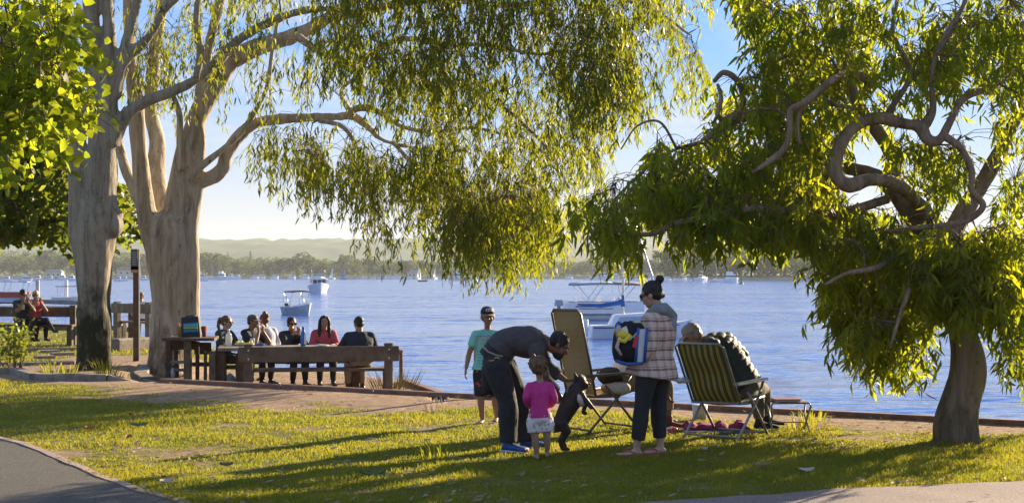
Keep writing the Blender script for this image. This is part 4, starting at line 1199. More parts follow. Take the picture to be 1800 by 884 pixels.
def far_boat(px, py, wpx, kind, label, rz=0.0, group='boats moored off the far shore'):
    p = W(px, max(py, 490.4)); p.y = min(p.y, 1195.0); p.x = (px - 900) / F * p.y; L = wpx / F * p.y / max(0.35, abs(math.cos(rz)))
    L = max(L, 2.5)
    o = empty('yacht' if kind == 'yacht' else 'sailing_dinghy' if kind in ('sail', 'bluesail') else 'motor_boat', p, label, 'boat', group, rz)
    L *= 1.12; Bm = L * 0.34; Hh = L * 0.15
    if kind in ('cruiser', 'fly', 'yacht', 'mast'): o.scale = (1.1, 1.25, 1.9 if kind == 'cruiser' else 1.5 if kind == 'fly' else 1.15)
    hull_mb(L, Bm, Hh).build('hull', hull_blue if kind == 'bluesail' else hull_white if kind != 'skiff' else dark_deck, o)
    if kind in ('cruiser', 'fly'):
        m = MB(); m.box((0.02 * L, 0, Hh + L * 0.08), (L * 0.48, Bm * 0.78, L * 0.17), taper=0.85); m.build('cabin', hull_white, o)
        m = MB(); m.box((0.02 * L, 0, Hh + L * 0.09), (L * 0.47, Bm * 0.80, L * 0.05), taper=0.95); m.build('window', win_dark, o)
        if kind == 'fly':
            m = MB(); m.box((-0.04 * L, 0, Hh + L * 0.21), (L * 0.28, Bm * 0.6, L * 0.10), taper=0.9)
            m.tube([(-0.12 * L, 0, Hh + L * .18), (-0.14 * L, 0, Hh + L * .32)], L * 0.008, 5); m.build('flybridge', hull_white, o)
    if kind in ('yacht', 'mast'):
        m = MB(); m.box((0.0, 0, Hh + L * 0.03), (L * 0.36, Bm * 0.55, L * 0.06), taper=0.8); m.build('cabin', hull_white, o)
        m = MB(); m.tube([(0.06 * L, 0, Hh), (0.06 * L, 0, L * 1.35)], [L * 0.012, L * 0.008], 6); m.tube([(0.06 * L, 0, Hh + L * .13), (-0.34 * L, 0, Hh + L * .13)], L * 0.011, 6); m.build('mast', steel_m, o)
    if kind in ('sail', 'bluesail'):
        m = MB(); m.tube([(0.1 * L, 0, Hh), (0.1 * L, 0, L * 1.3)], L * 0.015, 5); m.build('mast', steel_m, o)
        m = MB(); m.add([(0.09 * L, -.02, Hh * 1.6), (-0.42 * L, -.02, Hh * 1.6), (0.09 * L, -.02, L * 1.28), (-0.12 * L, 0.08 * L, L * 0.62)], [(0, 1, 3), (1, 2, 3), (2, 0, 3)]); m.build('sail', sail_white if kind == 'sail' else sail_blue, o)
for a in [
    (352, 494, 24, 'fly', 'white fly-bridge boat moored beside the pale forked trunk', 0.2), (372, 491, 15, 'yacht', 'white yacht moored second right of the forked trunk', 0.1),
    (389, 492, 22, 'fly', 'large white motor boat moored third right of the forked trunk', -0.1), (404, 491, 14, 'cruiser', 'small white boat close right of the large motor boat', 0.1),
    (417, 490, 12, 'cruiser', 'little white boat fourth along the far moorings right of the trunk', 0.0), (448, 491, 10, 'cruiser', 'little white boat moored alone below the dark pine', 0.5),
    (459, 490, 11, 'cruiser', 'little white boat just right of the one below the dark pine', 0.4), (483, 490, 10, 'cruiser', 'little white boat moored left of the largest far tree', 0.6),
    (513, 491, 10, 'cruiser', 'little white boat moored in front of the largest far tree', 0.6), (536, 490, 12, 'fly', 'white boat moored behind the two-decked cruiser, to its left', 0.5),
    (584, 491, 9, 'sail', 'small dinghy with a white sail right of the two-decked cruiser', 0.9), (605, 491, 12, 'bluesail', 'small sailing dinghy with a blue sail', 0.4),
    (637, 490, 14, 'yacht', 'white yacht moored right of the blue sail', 0.1), (655, 491, 8, 'cruiser', 'tiny white boat right of the yacht by the blue sail', 0.3),
    (671, 489, 12, 'cruiser', 'white launch close to the far bank, left end of its row', 0.2), (684, 489, 12, 'cruiser', 'white launch close to the far bank, middle of its row', 0.1),
    (697, 489, 12, 'cruiser', 'white launch close to the far bank, right end of its row', 0.2), (718, 491, 10, 'cruiser', 'white launch moored by the small boathouse', 0.3),
    (736, 491, 6, 'sail', 'narrow white sail left of the dark skiff', 1.2), (743, 495, 15, 'skiff', 'low dark skiff under way in mid river', 0.0),
    (765, 491, 6, 'sail', 'narrow white sail right of the dark skiff', 1.2), (771, 489, 10, 'cruiser', 'tiny launch beside the right hand white sail', 0.2),
    (804, 493, 25, 'fly', 'white motor boat seen at the edge of the hanging gum leaves', 0.1),
    (1001, 490, 10, 'cruiser', 'lone small launch left of the moored boats beyond the awning boat', 0.5), (1040, 490, 16, 'yacht', 'white yacht moored beyond the awning boat', 0.1),
    (1061, 491, 19, 'cruiser', 'broad white houseboat moored beyond the awning boat', 0.0), (1081, 490, 15, 'fly', 'white fly-bridge boat moored right of the houseboat', 0.2),
    (1234, 495, 18, 'yacht', 'white yacht with tall mast moored off the wooded point', 1.0), (1258, 496, 20, 'mast', 'white yacht in the middle of three boats off the wooded point', 0.4),
    (1284, 497, 25, 'fly', 'white catamaran cruiser, right one of three boats off the wooded point', 0.5),
    (45, 496, 18, 'fly', 'white fly-bridge boat moored beyond the heads of the couple', 0.4), (66, 494, 15, 'cruiser', 'white launch moored right of the fly-bridge boat at the left edge', 0.1),
    (88, 493, 12, 'cruiser', 'small white launch moored left of the pier pile', 0.1), (110, 493, 14, 'cruiser', 'white launch moored right of the pier pile', 0.0), (126, 494, 14, 'cruiser', 'white launch moored beside the grey trunk', 0.0),
    (12, 495, 14, 'cruiser', 'white launch moored farthest left', 0.1), (208, 495, 13, 'cruiser', 'white launch between the trunks, left of the sign post', 0.1), (219, 494, 12, 'cruiser', 'white launch between the trunks, hard by the sign post', 0.1), (252, 493, 13, 'cruiser', 'white launch between the sign post and the forked trunk', 0.1)]:
    far_boat(*a)
rr = random.Random(9)
for i in range(13):
    far_boat(1106 + i * 8.6 + rr.random() * 3, 493.4 + i * 0.06, 8 + rr.random() * 3, 'cruiser', ORD[i] + ' boat from the left in the marina row below the wooded point', rr.random(), 'boats berthed at the wooded point')
# black channel marker
o = empty('channel_marker', W(1303, 499), 'small black channel marker floating right of the moored boats', 'buoy')
m = MB(); m.ell((0, 0, 0), (0.9, 0.9, 0.5)); m.build('float', black_m, o, True); m = MB(); m.tube([(0, 0, 0.3), (0, 0, 3.0)], [0.35, 0.12], 8); m.build('mast', black_m, o)

# --- open dinghy with a navy sun top
p = W(524, 553); o = empty('motor_dinghy', p, 'grey open dinghy with white bow and navy sun canopy at anchor', 'boat', rz=R(-52)); o.scale = (.86, .86, .92)
hull_mb(4.0, 1.75, 0.62, 0.7, 0.5).build('hull', hull_grey, o)
m = MB(); 
for s in (-1, 1): m.tube([(-1.95, s * 0.74, 0.63), (-0.5, s * 0.87, 0.66), (0.9, s * 0.72, 0.75), (1.6, s * 0.4, 0.9), (1.98, 0, 1.0)], 0.045, 6)
m.build('gunwale', hull_white, o, True)
m = MB(); m.beam((-0.5, -0.7, 0.5), (-0.5, 0.7, 0.5), 0.3, 0.05); m.beam((0.5, -0.7, 0.52), (0.5, 0.7, 0.52), 0.3, 0.05); m.build('seat', hull_white, o)
m = MB()
rings = [[Vector((x, y, 1.95 + 0.10 * math.cos(y * 1.6) - 0.05 * abs(x + 0.2)) ) for y in np.linspace(-0.86, 0.86, 7)] + [Vector((x, y, 1.86 + 0.10 * math.cos(y * 1.6) - 0.05 * abs(x + 0.2))) for y in np.linspace(0.86, -0.86, 7)] for x in (-1.0, -0.4, 0.2, 0.6)]
m.loft(rings); m.build('canopy', canvas_navy, o)
m = MB()
for s in (-1, 1):
    m.tube([(-0.1, s * 0.84, 0.66), (-0.95, s * 0.84, 1.92)], 0.03, 6); m.tube([(-0.1, s * 0.84, 0.66), (0.55, s * 0.84, 1.92)], 0.03, 6); m.tube([(-1.2, s * 0.8, 0.66), (-1.0, s * 0.84, 1.92)], 0.03, 6)
m.build('canopy_frame', steel_m, o, True)
m = MB(); m.box((-2.12, 0, 0.7), (0.28, 0.3, 0.45), taper=0.8); m.box((-2.15, 0, 0.3), (0.1, 0.12, 0.6)); m.build('outboard_motor', black_m, o)

# --- two-decked cruiser seen bow on
p = W(560, 515); o = empty('cabin_cruiser', p, 'white two-decked cabin cruiser with pinkish top seen nearly bow on', 'boat', rz=R(-78))
hull_mb(10.0, 3.5, 1.25, 0.72, 0.55, 0.15).build('hull', hull_white, o)
m = MB(); m.box((-0.3, 0, 1.85), (4.6, 2.7, 1.2), taper=0.85); m.build('cabin', hull_white, o)
for s in (-0.72, 0.0, 0.72):
    m = MB(); m.box((1.88, s, 1.95), (0.12, 0.62, 0.62), M=Matrix.Rotation(R(-16), 4, 'Y')); m.build('windscreen', win_dark, o)
for s in (-1, 1):
    m = MB(); m.box((-0.3, s * 1.28, 1.95), (3.2, 0.06, 0.5)); m.build('side_window', win_dark, o)
m = MB(); m.box((-0.9, 0, 2.75), (2.6, 2.4, 0.55), taper=0.92); m.build('flybridge', hull_white, o)
m = MB(); m.box((0.35, 0, 3.1), (0.06, 1.9, 0.45), M=Matrix.Rotation(R(-20), 4, 'Y')); m.build('flybridge_screen', canvas_grey, o)
m = MB()
for x, y in ((-2, -1.1), (-2, 1.1), (0.2, -1.1), (0.2, 1.1)): m.tube([(x, y, 2.9), (x, y, 4.15)], 0.035, 6)
m.build('canopy_frame', steel_m, o, True)
m = MB(); m.box((-0.9, 0, 4.2), (2.9, 2.9, 0.12), taper=0.92); m.build('canopy', mat('faded pink canvas', (0.50, 0.28, 0.22), None, 2, 0.8), o)
m = MB()
for s in (-1, 1):
    m.tube([(0.0, s * 1.65, 2.05), (2.5, s * 1.4, 2.3), (4.2, s * 0.6, 2.6), (4.9, 0, 2.7)], 0.025, 5)
    for x, y, z in ((1, 1.6, 1.5), (2.5, 1.35, 1.6), (4.0, 0.65, 1.9)): m.tube([(x, s * y, z - 0.2), (x, s * y, z + 0.7)], 0.02, 5)
m.build('bow_rail', steel_m, o)

# --- pontoon boat with sun awning
p = W(1058, 562); o = empty('pontoon_boat', p, 'long white pontoon boat with pale blue awning, outboard at its left end', 'boat', rz=R(8))
for s in (-1, 1):
    m = MB(); m.tube([(-2.75, s * 0.8, 0.12), (2.3, s * 0.8, 0.12), (2.7, s * 0.8, 0.25), (2.9, s * 0.8, 0.38)], [0.3, 0.3, 0.22, 0.08], 10); m.build('float', hull_grey, o, True)
m = MB(); m.box((0, 0, 0.50), (5.7, 2.2, 0.14)); m.build('deck', hull_white, o)
m = MB()
for s in (-1, 1): m.box((0.1, s * 1.04, 0.88), (5.2, 0.05, 0.60))
m.box((-2.48, 0, 0.88), (0.05, 2.06, 0.60)); m.box((2.68, 0, 0.88), (0.05, 2.06, 0.60)); m.build('side_panel', hull_white, o)
m = MB(); m.box((-1.0, -1.07, 0.93), (2.0, 0.015, 0.08)); m.box((-0.6, -1.07, 0.78), (2.3, 0.015, 0.05)); m.build('stripe', mat('maroon stripe', (0.20, 0.05, 0.06), None, 2, 0.5), o)
m = MB(); m.tube([(-2.5, -1.04, 1.22), (2.6, -1.04, 1.22)], 0.03, 6); m.tube([(-2.5, 1.04, 1.22), (2.6, 1.04, 1.22)], 0.03, 6); m.build('rail', steel_m, o)
for x, c in ((-1.4, hull_white), (0.2, hull_white), (1.7, canvas_grey)):
    m = MB(); m.box((x, 0.4, 0.95), (0.7, 0.9, 0.5), taper=0.9); m.box((x - 0.35, 0.4, 1.3), (0.14, 0.9, 0.4)); m.build('seat', c, o)
for x0, x1, c in ((-2.1, 0.55, canvas_grey), (0.58, 2.4, canvas_tan)):
    m = MB(); rings = []
    for t in np.linspace(0, 1, 6):
        x = x0 + (x1 - x0) * t; z = 2.44 + 0.13 * math.sin(math.pi * (0.15 + 0.7 * ((x + 2.1) / 4.5)))
        rings.append([Vector((x, y, z - 0.06 * (y / 1.05) ** 2)) for y in np.linspace(-1.05, 1.05, 6)] + [Vector((x, y, z - 0.10 - 0.10 * (abs(y) > 1.0))) for y in np.linspace(1.05, -1.05, 6)])
    m.loft(rings); m.build('awning', c, o, True)
m = MB()
for s in (-1, 1):
    for a, b in ((-0.9, -1.9), (-0.9, 0.0), (1.1, 0.9), (1.1, 2.2)): m.tube([(a, s * 1.03, 1.2), (b, s * 1.03, 2.42)], 0.022, 6)
m.build('awning_frame', steel_m, o)
m = MB(); m.box((-2.95, 0, 1.15), (0.55, 0.45, 0.42), taper=0.8); m.box((-2.95, 0, 0.6), (0.2, 0.2, 0.9)); m.build('outboard_motor', canvas_grey, o)

# --- little sailing boat with a blue sail cover in front of it
p = W(1128, 594); o = empty('sailing_boat', p, 'small white sailing boat with blue cover over its boom', 'boat', rz=R(4))
hull_mb(4.9, 1.7, 0.62, 0.75, 0.5).build('hull', hull_white, o)
m = MB(); m.tube([(-2.4, -0.72, 0.52), (0, -0.86, 0.52), (1.4, -0.6, 0.60), (2.3, -0.1, 0.75)], 0.03, 6); m.build('rubbing_strake', dark_deck, o)
m = MB(); m.loft([[Vector((-1.6, -0.62, 0.6)), Vector((-1.6, 0.62, 0.6)), Vector((-1.35, 0.52, 1.12)), Vector((-1.35, -0.52, 1.12))], [Vector((0.2, -0.62, 0.62)), Vector((0.2, 0.62, 0.62)), Vector((0.1, 0.5, 1.22)), Vector((0.1, -0.5, 1.22))], [Vector((1.2, -0.4, 0.7)), Vector((1.2, 0.4, 0.7)), Vector((0.8, 0.3, 1.05)), Vector((0.8, -0.3, 1.05))]])
m.build('cabin', hull_white, o)
m = MB(); m.add([(-1.25, -0.60, 0.78), (0.0, -0.60, 0.80), (0.02, -0.545, 1.06), (-1.15, -0.55, 1.02)], [(0, 1, 2, 3)]); m.build('cabin_window', canvas_grey, o)
m = MB(); m.tube([(-0.9, 0, 1.1), (-0.9, 0, 6.6)], [0.06, 0.045], 8); m.build('mast', steel_m, o)
m = MB(); m.tube([(-0.86, 0, 1.75), (-2.0, 0, 1.55), (-3.1, 0.0, 1.62)], [0.15, 0.10, 0.04], 9); m.tube([(-0.9, 0, 1.5), (-0.9, 0, 2.05)], [0.11, 0.08], 9); m.build('sail_cover', hull_blue, o, True)
m = MB(); m.tube([(-2.7, -0.1, 0.1), (-2.72, -0.1, 0.9)], [0.10, 0.14], 8); m.build('outboard_motor', hull_white, o)

# --- yacht lying bow on behind the standing woman, its mast leaning
p = W(1158, 571); o = empty('yacht', p, 'yacht with thin leaning mast, its hull hidden behind the standing woman', 'boat', rz=R(-88))
hull_mb(4.6, 1.5, 0.6).build('hull', hull_white, o)
a = P(1146, 484, p.y); b = P(1112, 378, p.y)
m = MB(); m.tube([p + Vector((0, 0, 0.4)), a, b], [0.075, 0.065, 0.045], 8); m.build('mast', steel_m, o, world=True)

# --- pier and the red boat at the left
YP = 150.0
pier_m = mat('grey pier deck', (0.30, 0.28, 0.25), (0.2, 0.19, 0.17), 2, 0.9)
o = empty('pier', P(60, 530, YP), 'low grey floating pier with pale piles left of the grey gum trunk', 'pier')
for k in range(6):
    m = MB(); a = P(-60 + k * 36, 525 + k * 1.2, YP - k * 0.8); b = P(-60 + (k + 1) * 36 - 1, 525 + (k + 1) * 1.2, YP - (k + 1) * 0.8); m.beam(a, b, 2.0, 0.42); m.build('deck_section', pier_m, o, world=True)
for k, px in enumerate((66, 116)):
    m = MB(); a = P(px, 534, YP - 2); m.tube([a, (a.x, a.y, EYE - (492 - HZ) / F * YP)], 0.2, 10); m.build('pile', white_m if k else hull_grey, o, world=True)
o = empty('harbour_boat', P(10, 531, YP - 3), 'red and white boat with pale canopy alongside the pier', 'boat')
p0 = P(10, 531, YP - 3)
b = hull_mb(5.2, 1.9, 0.6); b.build('hull', hull_white, o)
m = MB(); m.box((-0.1, 0, 0.75), (4.5, 1.96, 0.55)); m.build('side_panel', red_trim, o)
m = MB(); m.box((0.2, 0, 2.02), (4.4, 1.7, 0.07)); m.build('canopy', canvas_grey, o)
m = MB()
for x in (-1.5, 0, 1.8):
    for s in (-1, 1): m.tube([(x, s * 0.8, 0.9), (x + 0.3, s * 0.8, 2.0)], 0.03, 5)
m.build('canopy_frame', steel_m, o)
o = empty('harbour_boat', P(122, 531, YP - 4), 'white boat with blue canopy moored at the pier behind the grey trunk', 'boat')
hull_mb(3.2, 1.5, 0.5).build('hull', hull_white, o)
m = MB(); m.box((0, 0, 1.55), (2.4, 1.3, 0.07)); m.build('canopy', canvas_navy, o)
m = MB()
for x in (-1, 1):
    for s in (-1, 1): m.tube([(x, s * 0.6, 0.5), (x, s * 0.6, 1.55)], 0.03, 5)
m.build('canopy_frame', steel_m, o)

# ------------------------------------------------------------------ the air between here and the hills
hz = MB(); hz.box((0, 2600, 72), (11000, 5600, 155))   # bottom below the water bed, top above the ridge
haze_m = bpy.data.materials.new('thin river haze'); haze_m.use_nodes = True
hn, hl = haze_m.node_tree.nodes, haze_m.node_tree.links
hn.remove(hn['Principled BSDF'])
hv = hn.new('ShaderNodeVolumePrincipled'); hv.inputs['Density'].default_value = 0.00011; hv.inputs['Color'].default_value = (0.86, 0.95, 1.0, 1); hv.inputs['Anisotropy'].default_value = 0.1
hl.new(hv.outputs[0], hn['Material Output'].inputs['Volume'])
tag(hz.build('haze', haze_m), kind='stuff')
# ================================================================== timber edges, benches, tables, posts
def gz(x, y): return float(ground_z(x, y)[0])
# long edge of the lawn: squared timbers end to end
o = empty('timber_edging', (0, 19.6, 0), 'long low reddish timber edge between the lawn and the water', 'edging')
d = (BEAM_B - BEAM_A).normalized(); Ltot = (BEAM_B - BEAM_A).length + 8
a = 0.0; k = 0
while a < Ltot:
    L = 2.4 + 0.5 * ((k * 37) % 5) / 5; q0 = BEAM_A + d * a; q1 = BEAM_A + d * (a + L - 0.012)
    off = 0.006 * math.sin(k * 2.3)
    m = MB(); m.beam(q0 + Vector((off, 0, -0.01 + off)), q1 + Vector((-off, 0, -0.01 - off)), 0.11, 0.15); m.build('timber', wood_red, o, world=True)
    if q0.x > -1.2:
        for j in range(1, 7):
            m = MB(); m.beam(q0 + Vector((0.03, 0.05, -0.01 - j * 0.2)), q1 + Vector((0.03, 0.05, -0.01 - j * 0.2)), 0.08, 0.19); m.build('wall_board', wood_old, o, world=True)
    a += L; k += 1

def timber_run(label, pts, w, h, m_, z=None, name='timber_border'):
    """pts are picture points of the run on the ground"""
    q = [G(*p) for p in pts]; o = empty(name, q[0], label, 'garden edging')
    for i in range(len(q) - 1):
        a, b = q[i].copy(), q[i + 1].copy(); t = (b - a).normalized() * 0.004
        a.z = gz(a.x, a.y) + h / 2 - 0.02 + (z or 0); b.z = gz(b.x, b.y) + h / 2 - 0.02 + (z or 0)
        mm = MB(); mm.beam(a + t, b - t, w, h); mm.build('timber', m_, o, world=True)
timber_run('grey sleeper border in front of the mossy gum trunk, turning back at its left end', [(-60, 656), (28, 657), (64, 669), (190, 669), (306, 668)], 0.22, 0.12, wood_grey)
timber_run('grey sleeper running back from the bed towards the pale forked trunk', [(306, 667), (246, 650), (262, 640)], 0.24, 0.10, wood_grey)
timber_run('thin grey sleeper across the back of the bed left of the mossy trunk', [(-60, 644), (60, 644), (132, 643)], 0.12, 0.08, wood_grey)
timber_run('weathered pale sleeper lying right of the mossy trunk', [(200, 612), (268, 608)], 0.35, 0.30, wood_grey, 0.0)
timber_run('dark log kerb on the grass at the feet of the couple', [(-60, 614), (60, 612), (140, 612)], 0.16, 0.10, wood_grey)
timber_run('brown log along the bank beyond the couple', [(-60, 578), (60, 579), (135, 580)], 0.2, 0.12, wood_old, 0.25)
timber_run('short brown log at the bank right of the grey trunk', [(200, 577), (233, 583)], 0.2, 0.14, wood_old, 0.2)
o = empty('timber_border', P(740, 684, 25.5), 'short timber edge on the bank beside the round post', 'garden edging')
for a, b in ((P(778, 697, 23.6), P(742, 684, 25.4)), (P(742, 684, 25.42), P(709, 671, 27.3))):
    m = MB(); m.beam(a, b, 0.16, 0.14); m.build('timber', wood_red, o, world=True)
# stacked planks beside the trunk
o = empty('plank_stack', G(95, 640), 'small stack of pale grey planks left of the mossy trunk', 'planks')
for i, (x0, x1, y, z) in enumerate([(64, 92, 637, .03), (88, 127, 637, .05), (62, 94, 633, .10), (90, 128, 630, .13), (70, 100, 628, .16)]):
    a = G(x0, y + 4); b = G(x1, y + 3); a.z = z; b.z = z
    m = MB(); m.beam(a, b, 0.26, 0.055); m.build('plank', wood_grey, o, world=True)

def bench(label, A_, B_, z0, side, back_h=0.80, seat_h=0.42, post_w=0.14, m1=wood_old, over=0.16, seatd=0.36, back=True):
    """a heavy park bench from A to B (centres of its end posts); side is where people sit"""
    A_, B_ = Vector(A_), Vector(B_); A_.z = z0; B_.z = z0
    d = (B_ - A_).normalized(); s = Vector(side).normalized(); up = Vector((0, 0, 1))
    o = empty('park_bench', (A_ + B_) / 2, label, 'bench')
    for q in (A_, B_):
        m = MB(); m.beam(q - up * 0.1, q + up * ((back_h + 0.04) if back else seat_h - 0.06), post_w, post_w, up=d); m.build('post', m1, o, world=True)
        m = MB(); m.beam(q + s * (seatd + 0.06) - up * 0.1, q + s * (seatd + 0.06) + up * (seat_h - 0.06), post_w * 0.9, post_w * 0.9, up=d); m.build('leg', m1, o, world=True)
        m = MB(); m.beam(q + s * 0.07 + up * (seat_h - 0.09), q + s * (seatd + 0.10) + up * (seat_h - 0.09), 0.06, 0.09); m.build('bearer', m1, o, world=True)
    for q in (A_, B_):
        if back:
            for hh in (back_h - 0.20, back_h - 0.06):
                p_ = q - s * (post_w / 2 + 0.058) + up * hh; m = MB(); m.tube([p_, p_ - s * 0.008], 0.014, 8); m.build('bolt', steel_m, o, world=True)
    if back:
        m = MB(); m.beam(A_ - d * over - s * (post_w / 2 + 0.03) + up * (back_h - 0.13), B_ + d * over - s * (post_w / 2 + 0.03) + up * (back_h - 0.13), 0.055, 0.25); m.build('backrest', m1, o, world=True)
    for j in range(2):
        c = s * (0.14 + j * 0.21) + up * (seat_h - 0.02)
        m = MB(); m.beam(A_ - d * over * 0.5 + c, B_ + d * over * 0.5 + c, 0.19, 0.05); m.build('seat_plank', m1, o, world=True)
    return o
TZ = -0.30
BA = P(437, 680, 24.0); BB = P(683, 690, 24.35); BA.z = BB.z = TZ
BD = (BB - BA).normalized(); BN = Vector((-BD.y, BD.x, 0))       # BN points away from the camera, to the table
bench('brown timber bench with thick backrest plank on the near side of the picnic table', BA, BB, TZ, BN)
# picnic table
TA = BA + BN * 1.05 - BD * 0.52; TB = BB + BN * 1.05 - BD * 0.14
o = empty('picnic_table', (TA + TB) / 2, 'long weathered picnic table with drinks and food on it', 'table')
for j in range(4):
    c = BN * (-0.33 + j * 0.22) + Vector((0, 0, TZ + 0.72))
    a = TA + c; b = TB + c; a.z = b.z = TZ + 0.72 + 0.002 * (j % 2)
    m = MB(); m.beam(a, b, 0.21, 0.055); m.build('table_plank', wood_grey, o, world=True)
for t in (0.14, 0.86):
    q = TA.lerp(TB, t)
    for s in (-0.25, 0.25):
        c = q + BN * s; m = MB(); m.beam((c.x, c.y, TZ - 0.05), (c.x, c.y, TZ + 0.62), 0.14, 0.14, up=BD); m.build('leg', wood_brown, o, world=True)
    a = q - BN * 0.38; b = q + BN * 0.38; m = MB(); m.beam((a.x, a.y, TZ + 0.655), (b.x, b.y, TZ + 0.655), 0.10, 0.07); m.build('bearer', wood_brown, o, world=True)
bench('low backless timber bench on the water side of the picnic table', BA + BN * 2.75 - BD * 0.15, BB + BN * 2.75 - BD * 0.5, TZ, -BN, back=False)

# the second set at the left: table with bag, heavy posts
o = empty('picnic_table', G(335, 690, TZ), 'dark heavy picnic table end that carries the cooler bag, left of the long table', 'table')
YT = 24.6
def q_(px, py, dy=0.0): return P(px, py, YT + dy)
for (x, y0, y1, w, dy, mm) in [(297, 590, 694, 0.10, .5, wood_brown), (330, 596, 696, 0.12, 0, wood_old), (347, 600, 694, 0.06, .15, wood_brown), (361, 618, 694, 0.05, .1, wood_brown), (374, 617, 696, 0.11, 0, wood_old), (389, 614, 696, 0.16, .12, wood_brown), (310, 600, 676, 0.08, .9, wood_brown)]:
    m = MB(); m.beam(q_(x, y1, dy), q_(x, y0, dy), w, w, up=Vector((1, 0, 0))); m.build('post', mm, o, world=True)
for j, (x0, x1, y, dy) in enumerate([(288, 379, 596, -.02), (291, 380, 595, .24), (294, 381, 594, .50), (297, 382, 593, .76)]):
    m = MB(); m.beam(q_(x0, y, dy), q_(x1, y, dy), 0.24, 0.05); m.build('table_plank', wood_brown, o, world=True)
for (x0, x1, y, dy, h) in [(300, 345, 606, .5, .16), (300, 330, 636, .4, .05), (300, 330, 650, .35, .05), (338, 388, 640, .3, .07), (388, 436, 645, .25, .07), (388, 432, 632, .3, .10), (342, 372, 612, .4, .20)]:
    m = MB(); m.beam(q_(x0, y, dy), q_(x1, y, dy), 0.05, h); m.build('rail', wood_brown if h > .06 else wood_grey, o, world=True)
# low timber stand at its left
o = empty('low_table', G(290, 690, TZ), 'low dark timber bench end at the foot of the forked trunk', 'bench')
m = MB(); m.beam(q_(262, 664, .6), q_(322, 668, .1), 0.34, 0.05); m.build('seat_plank', wood_brown, o, world=True)
for x in (270, 314):
    m = MB(); m.beam(q_(x, 684, .4), q_(x, 668, .4), 0.10, 0.10, up=Vector((1, 0, 0))); m.build('leg', wood_brown, o, world=True)

# benches beyond the trees
bench('green shaded timber bench under the couple at the left edge', P(-45, 600, 37.6), P(129, 601, 37.2), 0.0, Vector((0.1, -1, 0)), 0.86, 0.42, 0.15, wood_old)
bench('grey timber bench facing the water between the two trunks', P(206, 600, 39.0), P(262, 600, 38.2), 0.0, Vector((0.1, 1, 0)), 0.92, 0.45, 0.16, wood_grey)
o = empty('wooden_post', G(233, 598, -0.1), 'thick brown square post behind the bench between the trunks', 'post')
m = MB(); a = G(233, 598, -0.1); m.beam(a - Vector((0, 0, .1)), a + Vector((0, 0, 1.0)), 0.20, 0.20, up=Vector((1, 0, 0))); m.build('post_shaft', wood_brown, o, world=True)

# sign post
o = empty('sign_post', G(240, 632), 'tall square timber post with a small dark notice plate near its top', 'sign')
a = G(240, 632); top = P(240, 438, a.y)
m = MB(); m.beam(a - Vector((0, 0, .1)), top, 0.115, 0.115, up=Vector((1, 0, 0))); m.build('post_shaft', wood_brown, o, world=True)
m = MB(); c = P(236, 456, a.y - 0.085); m.box(c, (0.135, 0.012, 0.40)); pl = m.build('notice_plate', mat('dark blue grey plate', (0.07, 0.10, 0.13), (0.05, 0.07, 0.09), 20, 0.5), o, world=True)
for k in range(6):
    m = MB(); m.box(P(236, 444 + k * 4.1, a.y - 0.093), (0.095 - 0.02 * (k % 2), 0.004, 0.014)); m.build('lettering', mat('faded print', (0.36, 0.40, 0.42), None, 30, 0.7) if 'faded print' not in MATS else MATS['faded print'], o, world=True)
m = MB(); m.box(P(236, 474, a.y - 0.085), (0.135, 0.012, 0.12)); m.build('lower_plate', mat('tan plate', (0.36, 0.24, 0.14), None, 20, 0.6), o, world=True)
m = MB(); m.tube([P(244.5, 456, a.y - 0.07), P(244.5, 630, a.y - 0.07)], 0.012, 6); m.build('pipe', steel_m, o, world=True)

# round log posts
def log_post(px, py0, py1, wpx, Y, m_, label):
    a = P(px, py1, Y); b = P(px, py0, Y); r = wpx / F * Y / 2
    mb = MB(); mb.tube([a - Vector((0, 0, .25)), a, b - Vector((0, 0, .03)), b], [r, r, r, r * 0.85], 14)
    ob = mb.build('log_post', m_, None, True); tag(ob, label, 'post'); return ob
log_post(705, 620, 674, 7, 27.0, wood_red, 'reddish round log post at the bank behind the bench end')
log_post(839, 604, 706, 13, 19.75, wood_grey, 'grey round log post standing in the timber edge behind the boy')
m = MB(); m.tube([P(697, 617, 27), P(708, 620, 27)], 0.05, 8)
tag(m.build('log_rail', wood_red), 'short reddish round rail stub on top of the bank post', 'rail')
# ================================================================== people
def skin(name, c, dark=0.75): return mat(name, c, tuple(x * dark for x in c), 14, 0.55, 0.08, 120, spec=0.35)
skin_tan = skin('tanned skin', (0.36, 0.20, 0.125)); skin_brown = skin('brown skin', (0.22, 0.115, 0.065)); skin_fair = skin('fair skin', (0.52, 0.33, 0.24)); skin_olive = skin('olive skin', (0.40, 0.235, 0.15))
lip_m = mat('lips', (0.34, 0.12, 0.10)); eye_m = mat('eye white', (0.55, 0.52, 0.48)); pupil_m = mat('dark iris', (0.02, 0.013, 0.01), None, 9, 0.2)
def hair_mat(name, c, c2): return mat(name, c, c2, 26, 0.5, 0.9, 60, (1, 1, 0.35), spec=0.4)
hair_black = hair_mat('black hair', (0.012, 0.009, 0.008), (0.03, 0.022, 0.018)); hair_brown = hair_mat('dark brown hair', (0.035, 0.020, 0.012), (0.085, 0.05, 0.028))
hair_red = hair_mat('reddish brown hair', (0.10, 0.035, 0.018), (0.18, 0.07, 0.035)); hair_blonde = hair_mat('blonde hair', (0.50, 0.36, 0.18), (0.68, 0.52, 0.30)); hair_mid = hair_mat('light brown curly hair', (0.075, 0.04, 0.02), (0.22, 0.12, 0.05))
hair_grey = hair_mat('grey hair', (0.16, 0.14, 0.12), (0.28, 0.26, 0.24))
lens_m = mat('dark lenses', (0.008, 0.008, 0.01), None, 9, 0.12)

